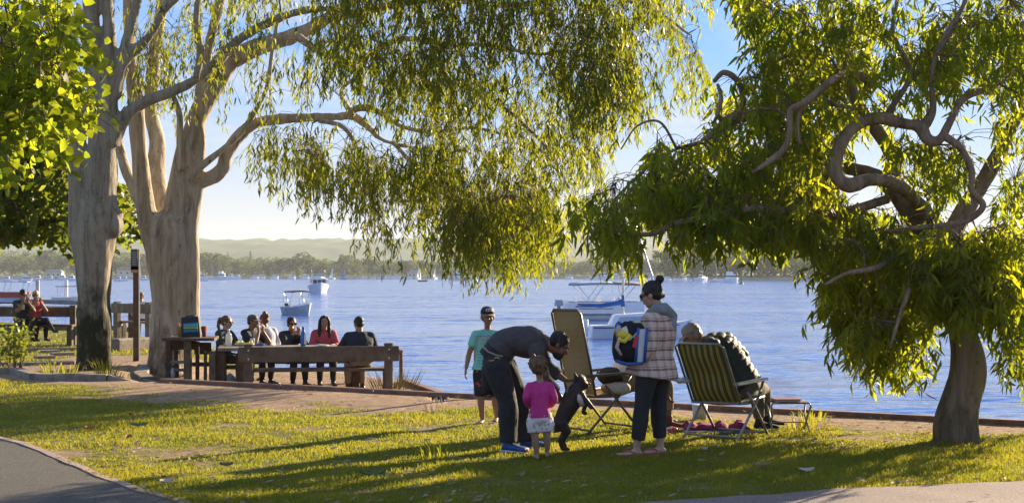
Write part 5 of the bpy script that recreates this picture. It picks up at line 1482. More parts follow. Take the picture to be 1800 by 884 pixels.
def frame_of(fwd, up):
    f = Vector(fwd).normalized(); u = Vector(up); u = (u - f * u.dot(f)).normalized(); r = f.cross(u)
    return Matrix((r, f, u)).transposed()        # columns: right, forward, up

def mix(a, b, t): return Vector(a).lerp(Vector(b), t)

class Figure:
    def __init__(s, name, label, J, scale, fwd, head_fwd, head_up=None, head_scale=1.0, vox=0.009, skin_m=None, base=None, group=None, cat='person'):
        s.J = {k: Vector(v) for k, v in J.items()}; s.s = scale; s.vox = vox; s.skin = skin_m
        base = base if base is not None else Vector((s.J['pelvis'].x, s.J['pelvis'].y, min(s.J.get('toL', s.J['pelvis']).z, s.J.get('toR', s.J['pelvis']).z)))
        s.o = empty(name, base, label, cat, group)
        s.fwd = Vector(fwd).normalized()
        s.hs = scale ** 0.0 * head_scale
        s.HM = frame_of(head_fwd, head_up if head_up is not None else (0, 0, 1))
        s.body = MB(); s.hands = MB()
    def H(s, x, y, z): return s.J['head'] + s.HM @ (Vector((x, y, z)) * s.hs)
    def hell(s, mb, c, r):
        mb.ell(s.H(*c), tuple(q * s.hs for q in r), s.HM)
    def add(s, name, mb, m, smooth=True): return mb.build(name, m, s.o, smooth, True)
    def solid(s, name, mb, m, vox=None, sm=3, disp=None):
        me = remesh(mb, vox or s.vox, sm, disp, name); return link_mesh(name, me, m, s.o, True)
    # torso rings: bottom .. top as fractions 0 crotch, 1 pelvis, 2 waist, 3 chest, 4 shoulder line, 5 neck
    def torso(s, mb, infl=0.0, t0=0.0, t1=5.0, wid=1.0, dep=1.0, flare=0.0, closed_neck=True):
        J = s.J; k = s.s
        up0 = (J['waist'] - J['pelvis']).normalized()
        cen = [J['pelvis'] - up0 * 0.10 * k, J['pelvis'], J['waist'], J['chest'], mix(J['chest'], J['neck'], 0.62), J['neck']]
        hipside = (J['hipR'] - J['hipL']); shside = (J['shR'] - J['shL'])
        W_ = [0.150, 0.168, 0.138, 0.160, 0.148, 0.058]; Dp = [0.105, 0.118, 0.100, 0.118, 0.085, 0.056]
        rows = []
        for i in range(6): rows.append([*cen[i], W_[i], Dp[i], i])
        c = catmull(rows, 5); rings = []
        for j, q in enumerate(c):
            t = q[5]
            if t < t0 - 1e-6 or t > t1 + 1e-6: continue
            a = Vector(c[max(j - 1, 0)][:3]); b = Vector(c[min(j + 1, len(c) - 1)][:3]); d = (b - a).normalized()
            side = mix(hipside.normalized(), shside.normalized(), min(max((t - 1) / 2.5, 0), 1)); side = (side - d * side.dot(d)).normalized(); fr = side.cross(d)
            fl = flare * max(0, (2.5 - t)) * 0.3
            w = q[3] * k * wid + infl + fl; dp = q[4] * k * dep + infl + fl
            rings.append([Vector(q[:3]) + side * math.cos(x) * w + fr * math.sin(x) * dp for x in np.linspace(0, 2 * math.pi, 21)[:-1]])
        mb.loft(rings)
    def arm(s, mb, side, infl=0.0, a0=0.0, a1=2.0, flat=True, fat=1.0):
        J = s.J; k = s.s * fat; sh, el, wr = J['sh' + side], J['el' + side], J['wr' + side]
        sh0 = mix(sh, J['chest'], 0.12)
        prof = [(0, 0.060), (0.12, 0.056), (0.5, 0.050), (1.0, 0.041), (1.25, 0.043), (1.6, 0.036), (2.0, 0.027)]
        s._limb(mb, sh0, el, wr, prof, infl, a1, k, flat)
        mb.cone(mix(J['neck'], J['chest'], 0.28), sh0, 0.052 * k + infl, 0.058 * k + infl)
    def leg(s, mb, side, infl=0.0, a1=2.0, flat=True, taper=0.0, fat=1.0):
        J = s.J; k = s.s * fat; h, kn, an = J['hip' + side], J['kn' + side], J['an' + side]
        prof = [(0, 0.088), (0.2, 0.088), (0.5, 0.075), (0.85, 0.058), (1.0, 0.056), (1.3, 0.058), (1.6, 0.046), (2.0, 0.034)]
        s._limb(mb, h, kn, an, prof, infl, a1, k, flat, taper)
        mb.ell(mix(h, J['pelvis'], 0.3), 0.095 * k + infl)
    def _limb(s, mb, a, b, c, prof, infl, a1, k, flat, extra=0.0):
        ts = sorted(set([x for x in np.arange(0, a1, 0.125)] + [a1])); pts, rad = [], []
        ab = (b - a).length; 
        for t in ts:
            if t <= 1: p = a.lerp(b, t)
            else: p = b.lerp(c, t - 1)
            # round the joint
            if 0.85 < t < 1.15:
                m0 = a.lerp(b, 0.85); m1 = b.lerp(c, 0.15); u = (t - 0.85) / 0.3; p = m0 * (1 - u) ** 2 + b * 2 * u * (1 - u) + m1 * u ** 2
            pts.append(p); rad.append(float(np.interp(t, [q[0] for q in prof], [q[1] for q in prof])) * k + infl + extra * max(0, t - 0.4))
        d0 = (pts[0] - pts[1]).normalized()
        head = [(pts[0] + d0 * rad[0] * 0.8, rad[0] * 0.5), (pts[0] + d0 * rad[0] * 0.45, rad[0] * 0.88)]
        pts = [h[0] for h in head] + pts; rad = [h[1] for h in head] + rad
        if not flat:
            d1 = (pts[-1] - pts[-2]).normalized(); r1 = rad[-1]; pts += [pts[-1] + d1 * r1 * 0.5, pts[-1] + d1 * r1]; rad += [r1 * 0.85, r1 * 0.3]
        mb.tube(pts, rad, 16)
    def foot(s, mb, side, infl=0.0, toes=True, k=None):
        J = s.J; an, to = J['an' + side], J['to' + side]; k = k or s.s
        d = Vector((to.x - an.x, to.y - an.y, 0)); d.normalize(); sd = Vector((-d.y, d.x, 0)); fz = min(an.z - 0.02, to.z)
        L = 0.25 * k; heel = Vector((an.x, an.y, fz)) - d * 0.055 * k
        pr = [(0, 0.020, 0.030), (0.08, 0.032, 0.05), (0.25, 0.034, 0.062), (0.45, 0.036, 0.045), (0.7, 0.045, 0.028), (0.85, 0.045, 0.02), (0.95 if not toes else 0.88, 0.036, 0.012)]
        rings = []
        for t, w, h in pr:
            w = w * k + infl; h = h * k + infl; c = heel + d * (t * L + (infl if t > .8 else 0)) + Vector((0, 0, h * 0.5 + (0 if t < .6 else 0.001)))
            rings.append([c + sd * math.cos(x) * w + Vector((0, 0, 1)) * math.sin(x) * max(h * 0.5 + 0.006, 0.01) for x in np.linspace(0, 2 * math.pi, 15)[:-1]])
        mb.loft(rings)
        mb.cone(Vector((an.x, an.y, fz + 0.045 * k)), an + Vector((0, 0, 0.03)), 0.034 * k + infl, 0.034 * k + infl)
        if toes:
            for i in range(5):
                b = heel + d * L * (0.86 - 0.02 * i) + sd * (0.034 - 0.0175 * i) * k * (1 if side == 'R' else -1)
                r = (0.0125 - 0.0012 * i) * k; mb.cone(b + Vector((0, 0, r * 1.3)), b + d * (0.032 - 0.003 * i) * k + Vector((0, 0, r)), r * 1.1, r)
    def hand(s, side, direction, palm, curl=0.35, thumb=None):
        """palm with four fingers of different lengths and a thumb from its side"""
        k = s.s if s.s > 0.7 else s.s * 1.12; w = s.J['wr' + side]; d = Vector(direction).normalized(); n = Vector(palm); n = (n - d * n.dot(d)).normalized(); a = d.cross(n) * (1 if side == 'L' else -1)
        if thumb is not None and a.dot(Vector(thumb)) < 0: a = -a
        mb = s.hands; rings = []
        for t, wd, th in ((-0.02, .026, .020), (0.015, .028, .018), (0.05, .040, .017), (0.085, .041, .014), (0.095, .038, .010)):
            c = w + d * t * k; rings.append([c + a * math.cos(x) * wd * k + n * math.sin(x) * th * k for x in np.linspace(0, 2 * math.pi, 13)[:-1]])
        mb.loft(rings)
        for i, (off, L) in enumerate(((.030, .068), (.0105, .078), (-.0095, .073), (-.029, .057))):
            p = w + d * 0.088 * k + a * off * k; ang = 0; dd = d.copy(); r = (.0088 - .0004 * i) * k
            for sgm, fr in ((0, .45), (1, .30), (2, .25)):
                ang += curl * (0.7 + 0.5 * sgm + 0.12 * i); dd = (d * math.cos(ang) + n * math.sin(ang)).normalized()
                q = p + dd * L * fr * k; mb.cone(p, q, r, r * 0.92, seg=8); p = q; r *= 0.92
        p = w + d * 0.022 * k + a * 0.026 * k; dd = (d * 0.55 + a * 0.75 + n * 0.35).normalized(); r = .0105 * k
        for f in (.034, .028):
            q = p + dd * f * k; mb.cone(p, q, r, r * 0.9, seg=8); p = q; r *= .9; dd = (dd + d * 0.55 + n * 0.2 * curl).normalized()
    def head(s, fem=False, child=False):
        mb = s.body; h = s.hell; k = s.hs
        h(mb, (0, -.014, .030), (.075, .094, .087)); jw = .050 if fem else .056
        if child: jw = .054
        h(mb, (0, .028, -.042), (jw, .060, .070)); h(mb, (0, .060, -.094), (.020 if fem else .026, .021, .019))
        for x in (-1, 1):
            h(mb, (x * .034, .056, -.024), (.028, .028, .026)); h(mb, (x * .078, -.008, -.008), (.010, .019, .031)); h(mb, (x * .030, .072, .030), (.024, .016, .010))
        mb.cone(s.H(0, .086, .016), s.H(0, .104, -.022), .0085 * k, .0125 * k, seg=8)
        for x in (-1, 1): h(mb, (x * .010, .096, -.026), (.009, .010, .008))
        h(mb, (0, .086, -.056), (.022, .010, .009))
        nb = s.J['neck']; r = (.046 if fem else .056) * s.s if not child else .040 * s.s ** 0.6
        mb.cone(nb - (s.H(0, -.025, -.06) - nb) * 0.25, s.H(0, -.022, -.05), r * 1.12, r, seg=14)
    def face(s, glasses=False, brow=None, lip=True):
        for x in (-1, 1):
            if not glasses:
                m = MB(); s.hell(m, (x * .031, .079, .008), (.0145, .009, .0075)); e = s.add('eye', m, eye_m)
                m = MB(); s.hell(m, (x * .031, .0855, .008), (.0065, .004, .0065)); m.build('pupil', pupil_m, e, True, True)
            m = MB(); m.tube([s.H(x * .014, .092, .026), s.H(x * .030, .090, .033), s.H(x * .048, .078, .028)], .0045 * s.hs, 6); s.add('eyebrow', m, brow or hair_black)
        if lip:
            m = MB(); s.hell(m, (0, .0915, -.056), (.021, .007, .0065)); s.add('mouth', m, lip_m)
    def sunglasses(s):
        m = MB()
        for x in (-1, 1):
            s.hell(m, (x * .033, .092, .008), (.029, .008, .020)); m.tube([s.H(x * .060, .082, .014), s.H(x * .077, .03, .012), s.H(x * .080, -.02, .008)], .0035 * s.hs, 6)
        m.tube([s.H(-.012, .098, .014), s.H(.012, .098, .014)], .0035 * s.hs, 6); s.add('sunglasses', m, lens_m)
    def hair(s, style, m, extra=()):
        b = MB(); k = s.hs
        s.hell(b, (0, -.028, .046), (.083, .098, .084)); s.hell(b, (0, -.055, -.005), (.076, .066, .070))
        for x in (-1, 1): s.hell(b, (x * .066, .0, .028), (.018, .045, .035))
        if style in ('bun', 'bun_low'):
            s.hell(b, (0, -.115, .075) if style == 'bun' else (0, -.12, .03), (.042, .042, .042))
        if style == 'pony':
            b.tube([s.H(0, -.10, .06), s.H(0, -.145, .055), s.H(0, -.165, .0), s.H(.01, -.160, -.09), s.H(.01, -.135, -.17), s.H(0, -.13, -.21)], [.026 * k, .034 * k, .038 * k, .034 * k, .022 * k, .006], 12)
        if style == 'long':
            for x in (-1, 1):
                b.tube([s.H(x * .045, .03, .10), s.H(x * .080, .02, .03), s.H(x * .086, .01, -.06), s.H(x * .092, .035, -.16), s.H(x * .085, .06, -.26), s.H(x * .07, .06, -.30)], [.022 * k, .03 * k, .033 * k, .036 * k, .026 * k, .008], 12)
            b.tube([s.H(0, -.06, .06), s.H(0, -.09, -.04), s.H(0, -.085, -.16), s.H(0, -.08, -.28)], [.06 * k, .075 * k, .075 * k, .04], 14)
        if style == 'curly':
            r = random.Random(3)
            for i in range(46):
                a, e = r.uniform(0, 6.28), r.uniform(-0.75, 1.4); rad = .088 + r.uniform(0, .02)
                p = (rad * math.cos(a) * math.cos(e), -.02 + rad * 1.05 * math.sin(a) * math.cos(e), .03 + rad * math.sin(e))
                if p[1] > .045 and p[2] < .07: continue
                s.hell(b, p, (.020, .020, .020))
        for c, r in extra: s.hell(b, c, r)
        amp = .006 if style != 'curly' else .012
        def dd(co):
            return (fbm((co - np.array(s.J['head'])) * np.array([60, 60, 26]), 3, 5) - .5) * amp * 2 * s.hs
        return s.solid('hair', b, m, min(s.vox, .008), 2, dd)
    def cap(s, m, m2=None, tilt=0.0):
        b = MB(); k = s.hs
        prof = [(.004, .094), (.03, .094), (.06, .086), (.085, .066), (.098, .036), (.102, .008)]
        rings = [[s.H(math.cos(a) * r * .92, -.016 + math.sin(a) * r * 1.06, .036 + z * .95) for a in np.linspace(0, 2 * math.pi, 21)[:-1]] for z, r in prof]
        b.loft(rings); cp = s.add('cap', b, m)
        b = MB(); up, dn = [], []
        A_ = np.linspace(R(18), R(162), 13)
        inner = [(math.cos(a) * .086, -.016 + math.sin(a) * .098, .042) for a in A_]
        outer = [(math.cos(a) * .088, .045 + math.sin(a) * .105, .030 - .012 * abs(math.cos(a)) ** 2 * 1.5) for a in A_]
        rings = [[s.H(*i), s.H(*o_), s.H(o_[0], o_[1], o_[2] - .006), s.H(i[0], i[1], i[2] - .006)] for i, o_ in zip(inner, outer)]
        b.loft(rings); b.build('cap_brim', m2 or m, cp, False, True)
        return cp
    def finish(s, smooth=3):
        me = remesh(s.body, s.vox, smooth, None, 'body')
        if s.hands.v:
            h = remesh(s.hands, 0.0048 if s.vox < .0105 else .007, 1, None, 'hands')
            bm = bmesh.new(); bm.from_mesh(me); bm.from_mesh(h); bm.to_mesh(me); bm.free(); bpy.data.meshes.remove(h)
            me.polygons.foreach_set('use_smooth', np.ones(len(me.polygons), bool))
        me.name = 'body'
        link_mesh('body', me, s.skin, s.o, True)

def folds(amp=0.006, fr=9.0, stretch=(1, 1, 0.45), seed=1):
    def f(co): return (fbm(co * np.array(stretch) * fr, 3, seed) - 0.5) * 3.2 * amp + (fbm(co * np.array(stretch[::-1]) * fr * 2.3, 2, seed + 7) - 0.5) * amp
    return f

def JP(Y, **kw):
    return {k: P(v[0], v[1], Y + (v[2] if len(v) > 2 else 0.0)) for k, v in kw.items()}

def seated(px, Y, z_seat, yaw, s=1.0, lean=0.0, hands='table', feet=True, twist=0.0, shift=0.0):
    """joints of someone sitting upright; yaw 0 looks at the camera, 90 to the right of the picture"""
    b = Vector(((px - 900) / F * Y, Y, z_seat)); a = R(yaw)
    f = Vector((math.sin(a), -math.cos(a), 0)); r = Vector((-f.y, f.x, 0)) * -1
    r = f.cross(Vector((0, 0, 1)))
    def q(x, y, z): return b + (r * x + f * y + Vector((0, 0, 1)) * z) * s
    J = dict(pelvis=q(0, 0, .10), waist=q(0, .01 + lean * .3, .24), chest=q(shift * .5, .01 + lean * .7, .41), neck=q(shift, .02 + lean, .565), head=q(shift, .055 + lean * 1.15, .705))
    for S, x in (('L', -1), ('R', 1)):
        J['sh' + S] = q(x * .175 + shift, lean * .9, .515); J['hip' + S] = q(x * .09, .03, .085); J['kn' + S] = q(x * .11, .44, .06)
        J['an' + S] = q(x * .12, .42, .09 - z_seat / s - .0 + (TZ / s)); J['to' + S] = q(x * .13, .58, .02 - z_seat / s + TZ / s)
        if hands == 'table': J['el' + S] = q(x * .24 + shift, .14 + lean, .27); J['wr' + S] = q(x * .10 + shift, .38 + lean, .31)
        elif hands == 'face': J['el' + S] = q(x * .20 + shift, .28 + lean, .30); J['wr' + S] = q(x * .05 + shift, .24 + lean, .54)
        else: J['el' + S] = q(x * .24, .06, .27); J['wr' + S] = q(x * .13, .30, .16)
    return J, f, r
# ------------------------------------------------------------------ cloth
cl_charcoal = mat('charcoal knit', (0.095, 0.080, 0.080), (0.065, 0.055, 0.055), 20, 0.9, 0.5, 160)
cl_black = mat('black cloth', (0.020, 0.019, 0.021), (0.032, 0.031, 0.033), 14, 0.85, 0.4, 120)
cl_navy = mat('dark navy cloth', (0.018, 0.024, 0.036), (0.028, 0.034, 0.05), 14, 0.85, 0.4, 120)
cl_pink = mat('hot pink cloth', (0.62, 0.045, 0.25), (0.50, 0.03, 0.19), 14, 0.85, 0.4, 120)
cl_coral = mat('coral pink cloth', (0.52, 0.085, 0.11), (0.40, 0.06, 0.09), 14, 0.85, 0.4, 120)
cl_khaki = mat('khaki cloth', (0.30, 0.235, 0.15), (0.22, 0.17, 0.11), 14, 0.9, 0.4, 120)
cl_olive = mat('grey olive cloth', (0.145, 0.135, 0.10), (0.10, 0.095, 0.07), 14, 0.9, 0.4, 120)
cl_white = mat('white cloth', (0.72, 0.70, 0.70), (0.60, 0.58, 0.60), 14, 0.85, 0.4, 120)
cl_green = mat('dark green grey cloth', (0.045, 0.065, 0.05), (0.03, 0.045, 0.036), 14, 0.9, 0.4, 120)
cl_puffer = mat('dark teal quilted nylon', (0.020, 0.032, 0.036), (0.032, 0.046, 0.050), 10, 0.62, 0.3, 60)
cl_grey = mat('heather grey jersey', (0.26, 0.27, 0.29), (0.20, 0.21, 0.23), 30, 0.9, 0.4, 160)

def node_mat(name, build, rough=0.85):
    m = bpy.data.materials.new(name); MATS[name] = m; m.use_nodes = True
    n, l = m.node_tree.nodes, m.node_tree.links; b = n['Principled BSDF']; b.inputs['Roughness'].default_value = rough; b.inputs['Specular IOR Level'].default_value = 0.25
    tc = n.new('ShaderNodeTexCoord'); build(n, l, b, tc); return m
def math_n(n, l, op, a, b=None, c=None):
    x = n.new('ShaderNodeMath'); x.operation = op
    for i, v in enumerate((a, b, c)):
        if v is None: continue
        if isinstance(v, (int, float)): x.inputs[i].default_value = v
        else: l.new(v, x.inputs[i])
    return x.outputs[0]
def band(n, l, coord, period, centre, width):
    """1 inside a stripe that repeats every period"""
    t = math_n(n, l, 'FRACT', math_n(n, l, 'ADD', math_n(n, l, 'DIVIDE', coord, period), 100.0 - centre))
    return math_n(n, l, 'LESS_THAN', t, width)
def mixc(n, l, f, a, b):
    x = n.new('ShaderNodeMixRGB')
    for s, v in (('Fac', f), ('Color1', a), ('Color2', b)):
        if isinstance(v, (int, float)): x.inputs[s].default_value = v
        elif isinstance(v, tuple): x.inputs[s].default_value = (*v, 1)
        else: l.new(v, x.inputs[s])
    return x.outputs[0]
def _plaid(n, l, b, tc):
    sp = n.new('ShaderNodeSeparateXYZ'); no = n.new('ShaderNodeTexNoise'); no.inputs['Scale'].default_value = 5
    va = n.new('ShaderNodeVectorMath'); va.operation = 'MULTIPLY_ADD'; l.new(tc.outputs['Object'], no.inputs['Vector']); l.new(no.outputs['Color'], va.inputs[0]); va.inputs[1].default_value = (.03, .03, .03); l.new(tc.outputs['Object'], va.inputs[2])
    l.new(va.outputs[0], sp.inputs[0])
    x = math_n(n, l, 'ADD', math_n(n, l, 'MULTIPLY', sp.outputs['X'], 0.9), math_n(n, l, 'MULTIPLY', sp.outputs['Y'], 0.5)); z = sp.outputs['Z']
    c = mixc(n, l, math_n(n, l, 'MULTIPLY', band(n, l, x, 0.085, 0, 0.30), 0.55), (0.60, 0.43, 0.35), (0.36, 0.24, 0.20))
    c = mixc(n, l, math_n(n, l, 'MULTIPLY', band(n, l, z, 0.088, 0, 0.20), 0.80), c, (0.085, 0.06, 0.065))
    c = mixc(n, l, math_n(n, l, 'MULTIPLY', band(n, l, z, 0.088, 0.33, 0.07), 0.7), c, (0.10, 0.07, 0.08))
    c = mixc(n, l, math_n(n, l, 'MULTIPLY', band(n, l, x, 0.085, 0.5, 0.10), 0.6), c, (0.60, 0.52, 0.49))
    l.new(c, b.inputs['Base Color'])
cl_plaid = node_mat('pink brown plaid flannel', _plaid)
def _floral(c0, c1, c2, sc, th):
    def f(n, l, b, tc):
        v = n.new('ShaderNodeTexVoronoi'); v.inputs['Scale'].default_value = sc; l.new(tc.outputs['Object'], v.inputs['Vector'])
        no = n.new('ShaderNodeTexNoise'); no.inputs['Scale'].default_value = sc * 1.5; l.new(tc.outputs['Object'], no.inputs['Vector'])
        d = math_n(n, l, 'ADD', v.outputs['Distance'], math_n(n, l, 'MULTIPLY', no.outputs['Fac'], 0.45))
        m_ = math_n(n, l, 'LESS_THAN', d, th); m2 = math_n(n, l, 'LESS_THAN', d, th * 0.82)
        l.new(mixc(n, l, m2, mixc(n, l, m_, c0, c1), c2), b.inputs['Base Color'])
    return f
cl_floral = node_mat('white floral cloth', _floral((0.66, 0.60, 0.60), (0.42, 0.34, 0.30), (0.50, 0.20, 0.24), 30, 0.52))
cl_board = node_mat('black board short cloth with red flowers', _floral((0.03, 0.026, 0.03), (0.06, 0.05, 0.05), (0.50, 0.075, 0.045), 13, 0.55))
def _tee(n, l, b, tc):
    sp = n.new('ShaderNodeSeparateXYZ'); l.new(tc.outputs['Object'], sp.inputs[0]); z = sp.outputs['Z']
    inx = math_n(n, l, 'LESS_THAN', math_n(n, l, 'ABSOLUTE', math_n(n, l, 'ADD', sp.outputs['X'], -0.02)), 0.11)
    iny = math_n(n, l, 'LESS_THAN', sp.outputs['Y'], -0.02)
    inz = math_n(n, l, 'MULTIPLY', math_n(n, l, 'GREATER_THAN', z, 0.63), math_n(n, l, 'LESS_THAN', z, 0.98))
    hole = math_n(n, l, 'SUBTRACT', 1.0, math_n(n, l, 'MULTIPLY', math_n(n, l, 'GREATER_THAN', z, 0.83), math_n(n, l, 'LESS_THAN', z, 0.92)))
    s = math_n(n, l, 'MULTIPLY', band(n, l, z, 0.033, 0, 0.35), math_n(n, l, 'MULTIPLY', math_n(n, l, 'MULTIPLY', inx, iny), math_n(n, l, 'MULTIPLY', inz, hole)))
    l.new(mixc(n, l, math_n(n, l, 'MULTIPLY', s, 0.8), (0.24, 0.55, 0.48), (0.08, 0.22, 0.26)), b.inputs['Base Color'])
cl_tee = node_mat('aqua tee with thin stripes', _tee)

# ================================================================== the group on the grass
# --- boy in the cap
J = JP(16.4, head=(857, 557, .0), neck=(857, 580, .02), chest=(856, 604, .02), waist=(854, 630, .0), pelvis=(853, 650, .0),
       shL=(834, 588, .0), elL=(825, 620, .0), wrL=(819, 648, -.06), shR=(879, 588, .0), elR=(888, 618, .05), wrR=(889, 645, .0),
       hipL=(844, 656, .0), knL=(845, 697, -.04), anL=(848, 736, .0), toL=(838, 746, -.16), hipR=(863, 656, .0), knR=(870, 697, .02), anR=(873, 733, .05), toR=(868, 742, -.1))
b = Figure('person', 'boy in dark cap, aqua tee and black red-flowered shorts standing barefoot facing the camera', J, .74, (0, -1, 0), (.16, -1, -.05), None, .90, .0085, skin_tan)
b.head(child=True); b.torso(b.body, 0, 0, 5, .92)
for S in 'LR': b.arm(b.body, S); b.leg(b.body, S); b.foot(b.body, S)
b.hand('L', (-.12, -.1, -1), (1, 0, 0), .25, (0, -1, 0)); b.hand('R', (.1, 0, -1), (-1, 0, 0), .3, (0, -1, 0))
b.finish(); b.face(brow=hair_brown); b.hair('short', hair_brown)
m = MB(); b.torso(m, .014, .9, 4.75, .93, flare=.05); [b.arm(m, S, .020, 0, .62) for S in 'LR']; tee = b.solid('tee_shirt', m, cl_tee, .009, 3, folds(.006, 11, seed=4))
m = MB(); b.torso(m, .018, 0, 1.5, .93); [b.leg(m, S, .020, .98, taper=.02) for S in 'LR']; b.solid('shorts', m, cl_board, .010, 3, folds(.006, 9, seed=5))
capm = mat('black cap cloth', (0.02, 0.018, 0.02)); cp = b.cap(capm, mat('tan cap brim', (0.20, 0.14, 0.09)))
# white double arrow mark on the cap
m = MB(); wm = mat('white print', (0.75, 0.75, 0.75))
def on_cap(x, z):
    r = .094 * (1 - max(0, z - .05) * 3.2); a = math.acos(max(-1, min(1, x / (r * .92)))); return b.H(x, -.016 + math.sin(a) * r * 1.06 + .003 * 1, .036 + z)
for pts in ([(-.050, .066), (-.022, .060), (-.034, .046), (-.050, .040)], [(-.014, .074), (.006, .055), (-.014, .036)], [(.012, .074), (.032, .055), (.012, .036)], [(-.044, .054), (-.026, .052)]):
    q = [on_cap(*p) for p in catmull(pts, 4)]; m.tube(q, .0048, 6)
m.build('cap_mark', wm, cp, True, True)
# lettering across the chest
cu = bpy.data.curves.new('lettering', 'FONT'); cu.body = 'BERRIAL'; cu.size = .072; cu.extrude = .004; cu.align_x = 'CENTER'
tmp = bpy.data.objects.new('t', cu); COL.objects.link(tmp); dg = bpy.context.evaluated_depsgraph_get(); dg.update(); me = bpy.data.meshes.new_from_object(tmp.evaluated_get(dg)); bpy.data.objects.remove(tmp)
cc = P(859, 599, 16.4)
me.transform(Matrix.Translation(cc + Vector((0, -.125, 0))) @ Matrix.Rotation(R(90), 4, 'X') @ Matrix.Scale(.9, 4, (1, 0, 0)))
for v in me.vertices:
    dx = v.co.x - cc.x; v.co.y += 1.9 * dx * dx
link_mesh('lettering', me, mat('cream print', (0.62, 0.58, 0.44)), tee, True)

# --- man bending over the dog
J = JP(13.8, head=(983, 607, .12), neck=(958, 601, .12), chest=(932, 601, .12), waist=(895, 600, .12), pelvis=(873, 622, .12),
       shL=(945, 622, -.10), elL=(956, 665, -.08), wrL=(988, 702, .02), shR=(950, 606, .32), elR=(962, 646, .26), wrR=(994, 668, .16),
       hipL=(872, 644, -.0), knL=(893, 708, -.02), anL=(893, 778, -.0), toL=(913, 792, -.06), hipR=(884, 640, .24), knR=(913, 704, .24), anR=(925, 776, .28), toR=(950, 784, .24))
b = Figure('person', 'bearded man in charcoal shirt and black trousers bending down to hold the dog', J, 1.0, (1, 0, 0), (.80, -.12, -.58), (.55, 0, .80), 1.0, .009, skin_brown)
b.head(); b.torso(b.body, -.01)
for S in 'LR': b.arm(b.body, S); b.leg(b.body, S)
b.hand('L', (.72, .05, -.35), (.25, .9, -.1), .30, (.3, -.1, .9)); b.hand('R', (.95, -.1, .02), (0, -.2, -1), .45, (.2, -.9, .1))
b.finish(); b.face(brow=hair_black)
b.hair('short', hair_black)
m = MB(); b.hell(m, (0, .040, -.078), (.058, .058, .046)); b.hell(m, (0, .062, -.100), (.032, .030, .024)); b.solid('beard', m, hair_black, .008, 2)
m = MB(); b.torso(m, .022, 1.1, 4.7, 1.0, 1.12); [b.arm(m, S, .020, 0, 1.62) for S in 'LR']; b.solid('shirt', m, cl_charcoal, .010, 3, folds(.007, 8, (.6, 1, 1), seed=6))
m = MB(); m.tube([P(849, 609, 13.72), P(858, 618, 13.66), P(872, 624, 13.65), P(884, 626, 13.66)], .008, 6); b.add('shirt_hem', m, mat('pale hem', (0.36, 0.30, 0.22)))
m = MB(); b.torso(m, .018, 0, 1.75, 1.0, 1.1); [b.leg(m, S, .036, 1.97, taper=.008) for S in 'LR']
b.solid('trousers', m, cl_black, .010, 3, folds(.008, 8, (1, 1, .5), seed=7))
for S in 'LR':
    m = MB(); b.foot(m, S, .012, False, 1.06); sh = b.solid('shoe', m, mat('blue running shoe', (0.025, 0.10, 0.34), (0.02, 0.05, 0.18), 30, .6) if 'blue running shoe' not in MATS else MATS['blue running shoe'], .008, 2)
    m = MB(); an, to = b.J['an' + S], b.J['to' + S]; d = Vector((to.x - an.x, to.y - an.y, 0)).normalized(); q = Vector((an.x, an.y, 0.012)); m.beam(q - d * .075, q + d * .185, .088, .024, bev=.01); m.build('sole', white_m, sh, False, True)
    m = MB(); m.ell(q + d * .188 + Vector((0, 0, .02)), (.030, .030, .022)); m.build('toe_cap', mat('orange rubber', (0.62, 0.10, 0.04)) if 'orange rubber' not in MATS else MATS['orange rubber'], sh, True, True)
m = MB(); k0 = P(860, 633, 13.62)
m.tube([k0 + Vector((0, -.04, 0)), P(863, 634, 13.60), P(869, 632, 13.60)], .006, 6); m.tube([P(869, 629, 13.6), P(875, 628, 13.6), P(879, 631, 13.6)], .006, 6); b.add('key_ring', m, mat('brass keys', (0.6, 0.45, 0.2), None, 9, .3, metal=.8))
# dark bag hanging behind his leg
m = MB(); rings = []
for t, w, dp in ((0, .035, .02), (.12, .055, .04), (.5, .065, .06), (.85, .070, .065), (1, .05, .04)):
    c = P(856, 640, 14.05).lerp(P(861, 692, 14.05), t); rings.append([c + Vector((math.cos(a) * w, math.sin(a) * dp, 0)) for a in np.linspace(0, 2 * math.pi, 15)[:-1]])
m.loft(rings); m.tube([P(858, 640, 14.05), P(866, 624, 14.0), P(872, 610, 13.95)], .008, 6)
ob = m.build('bag', cl_black, None, True); tag(ob, 'small black bag hanging at the bending man behind his leg', 'bag')

# --- toddler in pink
J = JP(13.24, head=(947, 646, .0), neck=(949, 669, .0), chest=(949, 690, .0), waist=(949, 712, -.01), pelvis=(949, 732, .0),
       shL=(929, 677, .0), elL=(924, 700, -.03), wrL=(931, 716, .12), shR=(969, 677, .0), elR=(975, 700, -.02), wrR=(967, 714, .14),
       hipL=(938, 742, .0), knL=(941, 774, -.01), anL=(944, 798, .02), toL=(940, 803, .12), hipR=(960, 742, .0), knR=(962, 772, -.01), anR=(962, 795, .03), toR=(967, 799, .13))
b = Figure('person', 'curly haired toddler in hot pink top and white floral shorts seen from behind', J, .50, (0, 1, 0), (.25, .95, .05), None, .80, .0075, skin_olive)
b.head(child=True); b.torso(b.body, 0, 0, 5, 1.0, 1.15)
for S in 'LR': b.arm(b.body, S, fat=1.15); b.leg(b.body, S, fat=1.12); b.foot(b.body, S, k=.6)
b.hand('L', (.5, .8, .1), (.3, 0, -1), .4); b.hand('R', (-.5, .8, .1), (-.3, 0, -1), .4)
b.finish(); b.hair('curly', hair_mid, extra=[((-.045, -.03, .135), (.022, .022, .03)), ((.08, -.05, -.075), (.03, .03, .035)), ((.095, -.03, -.05), (.022, .022, .025))])
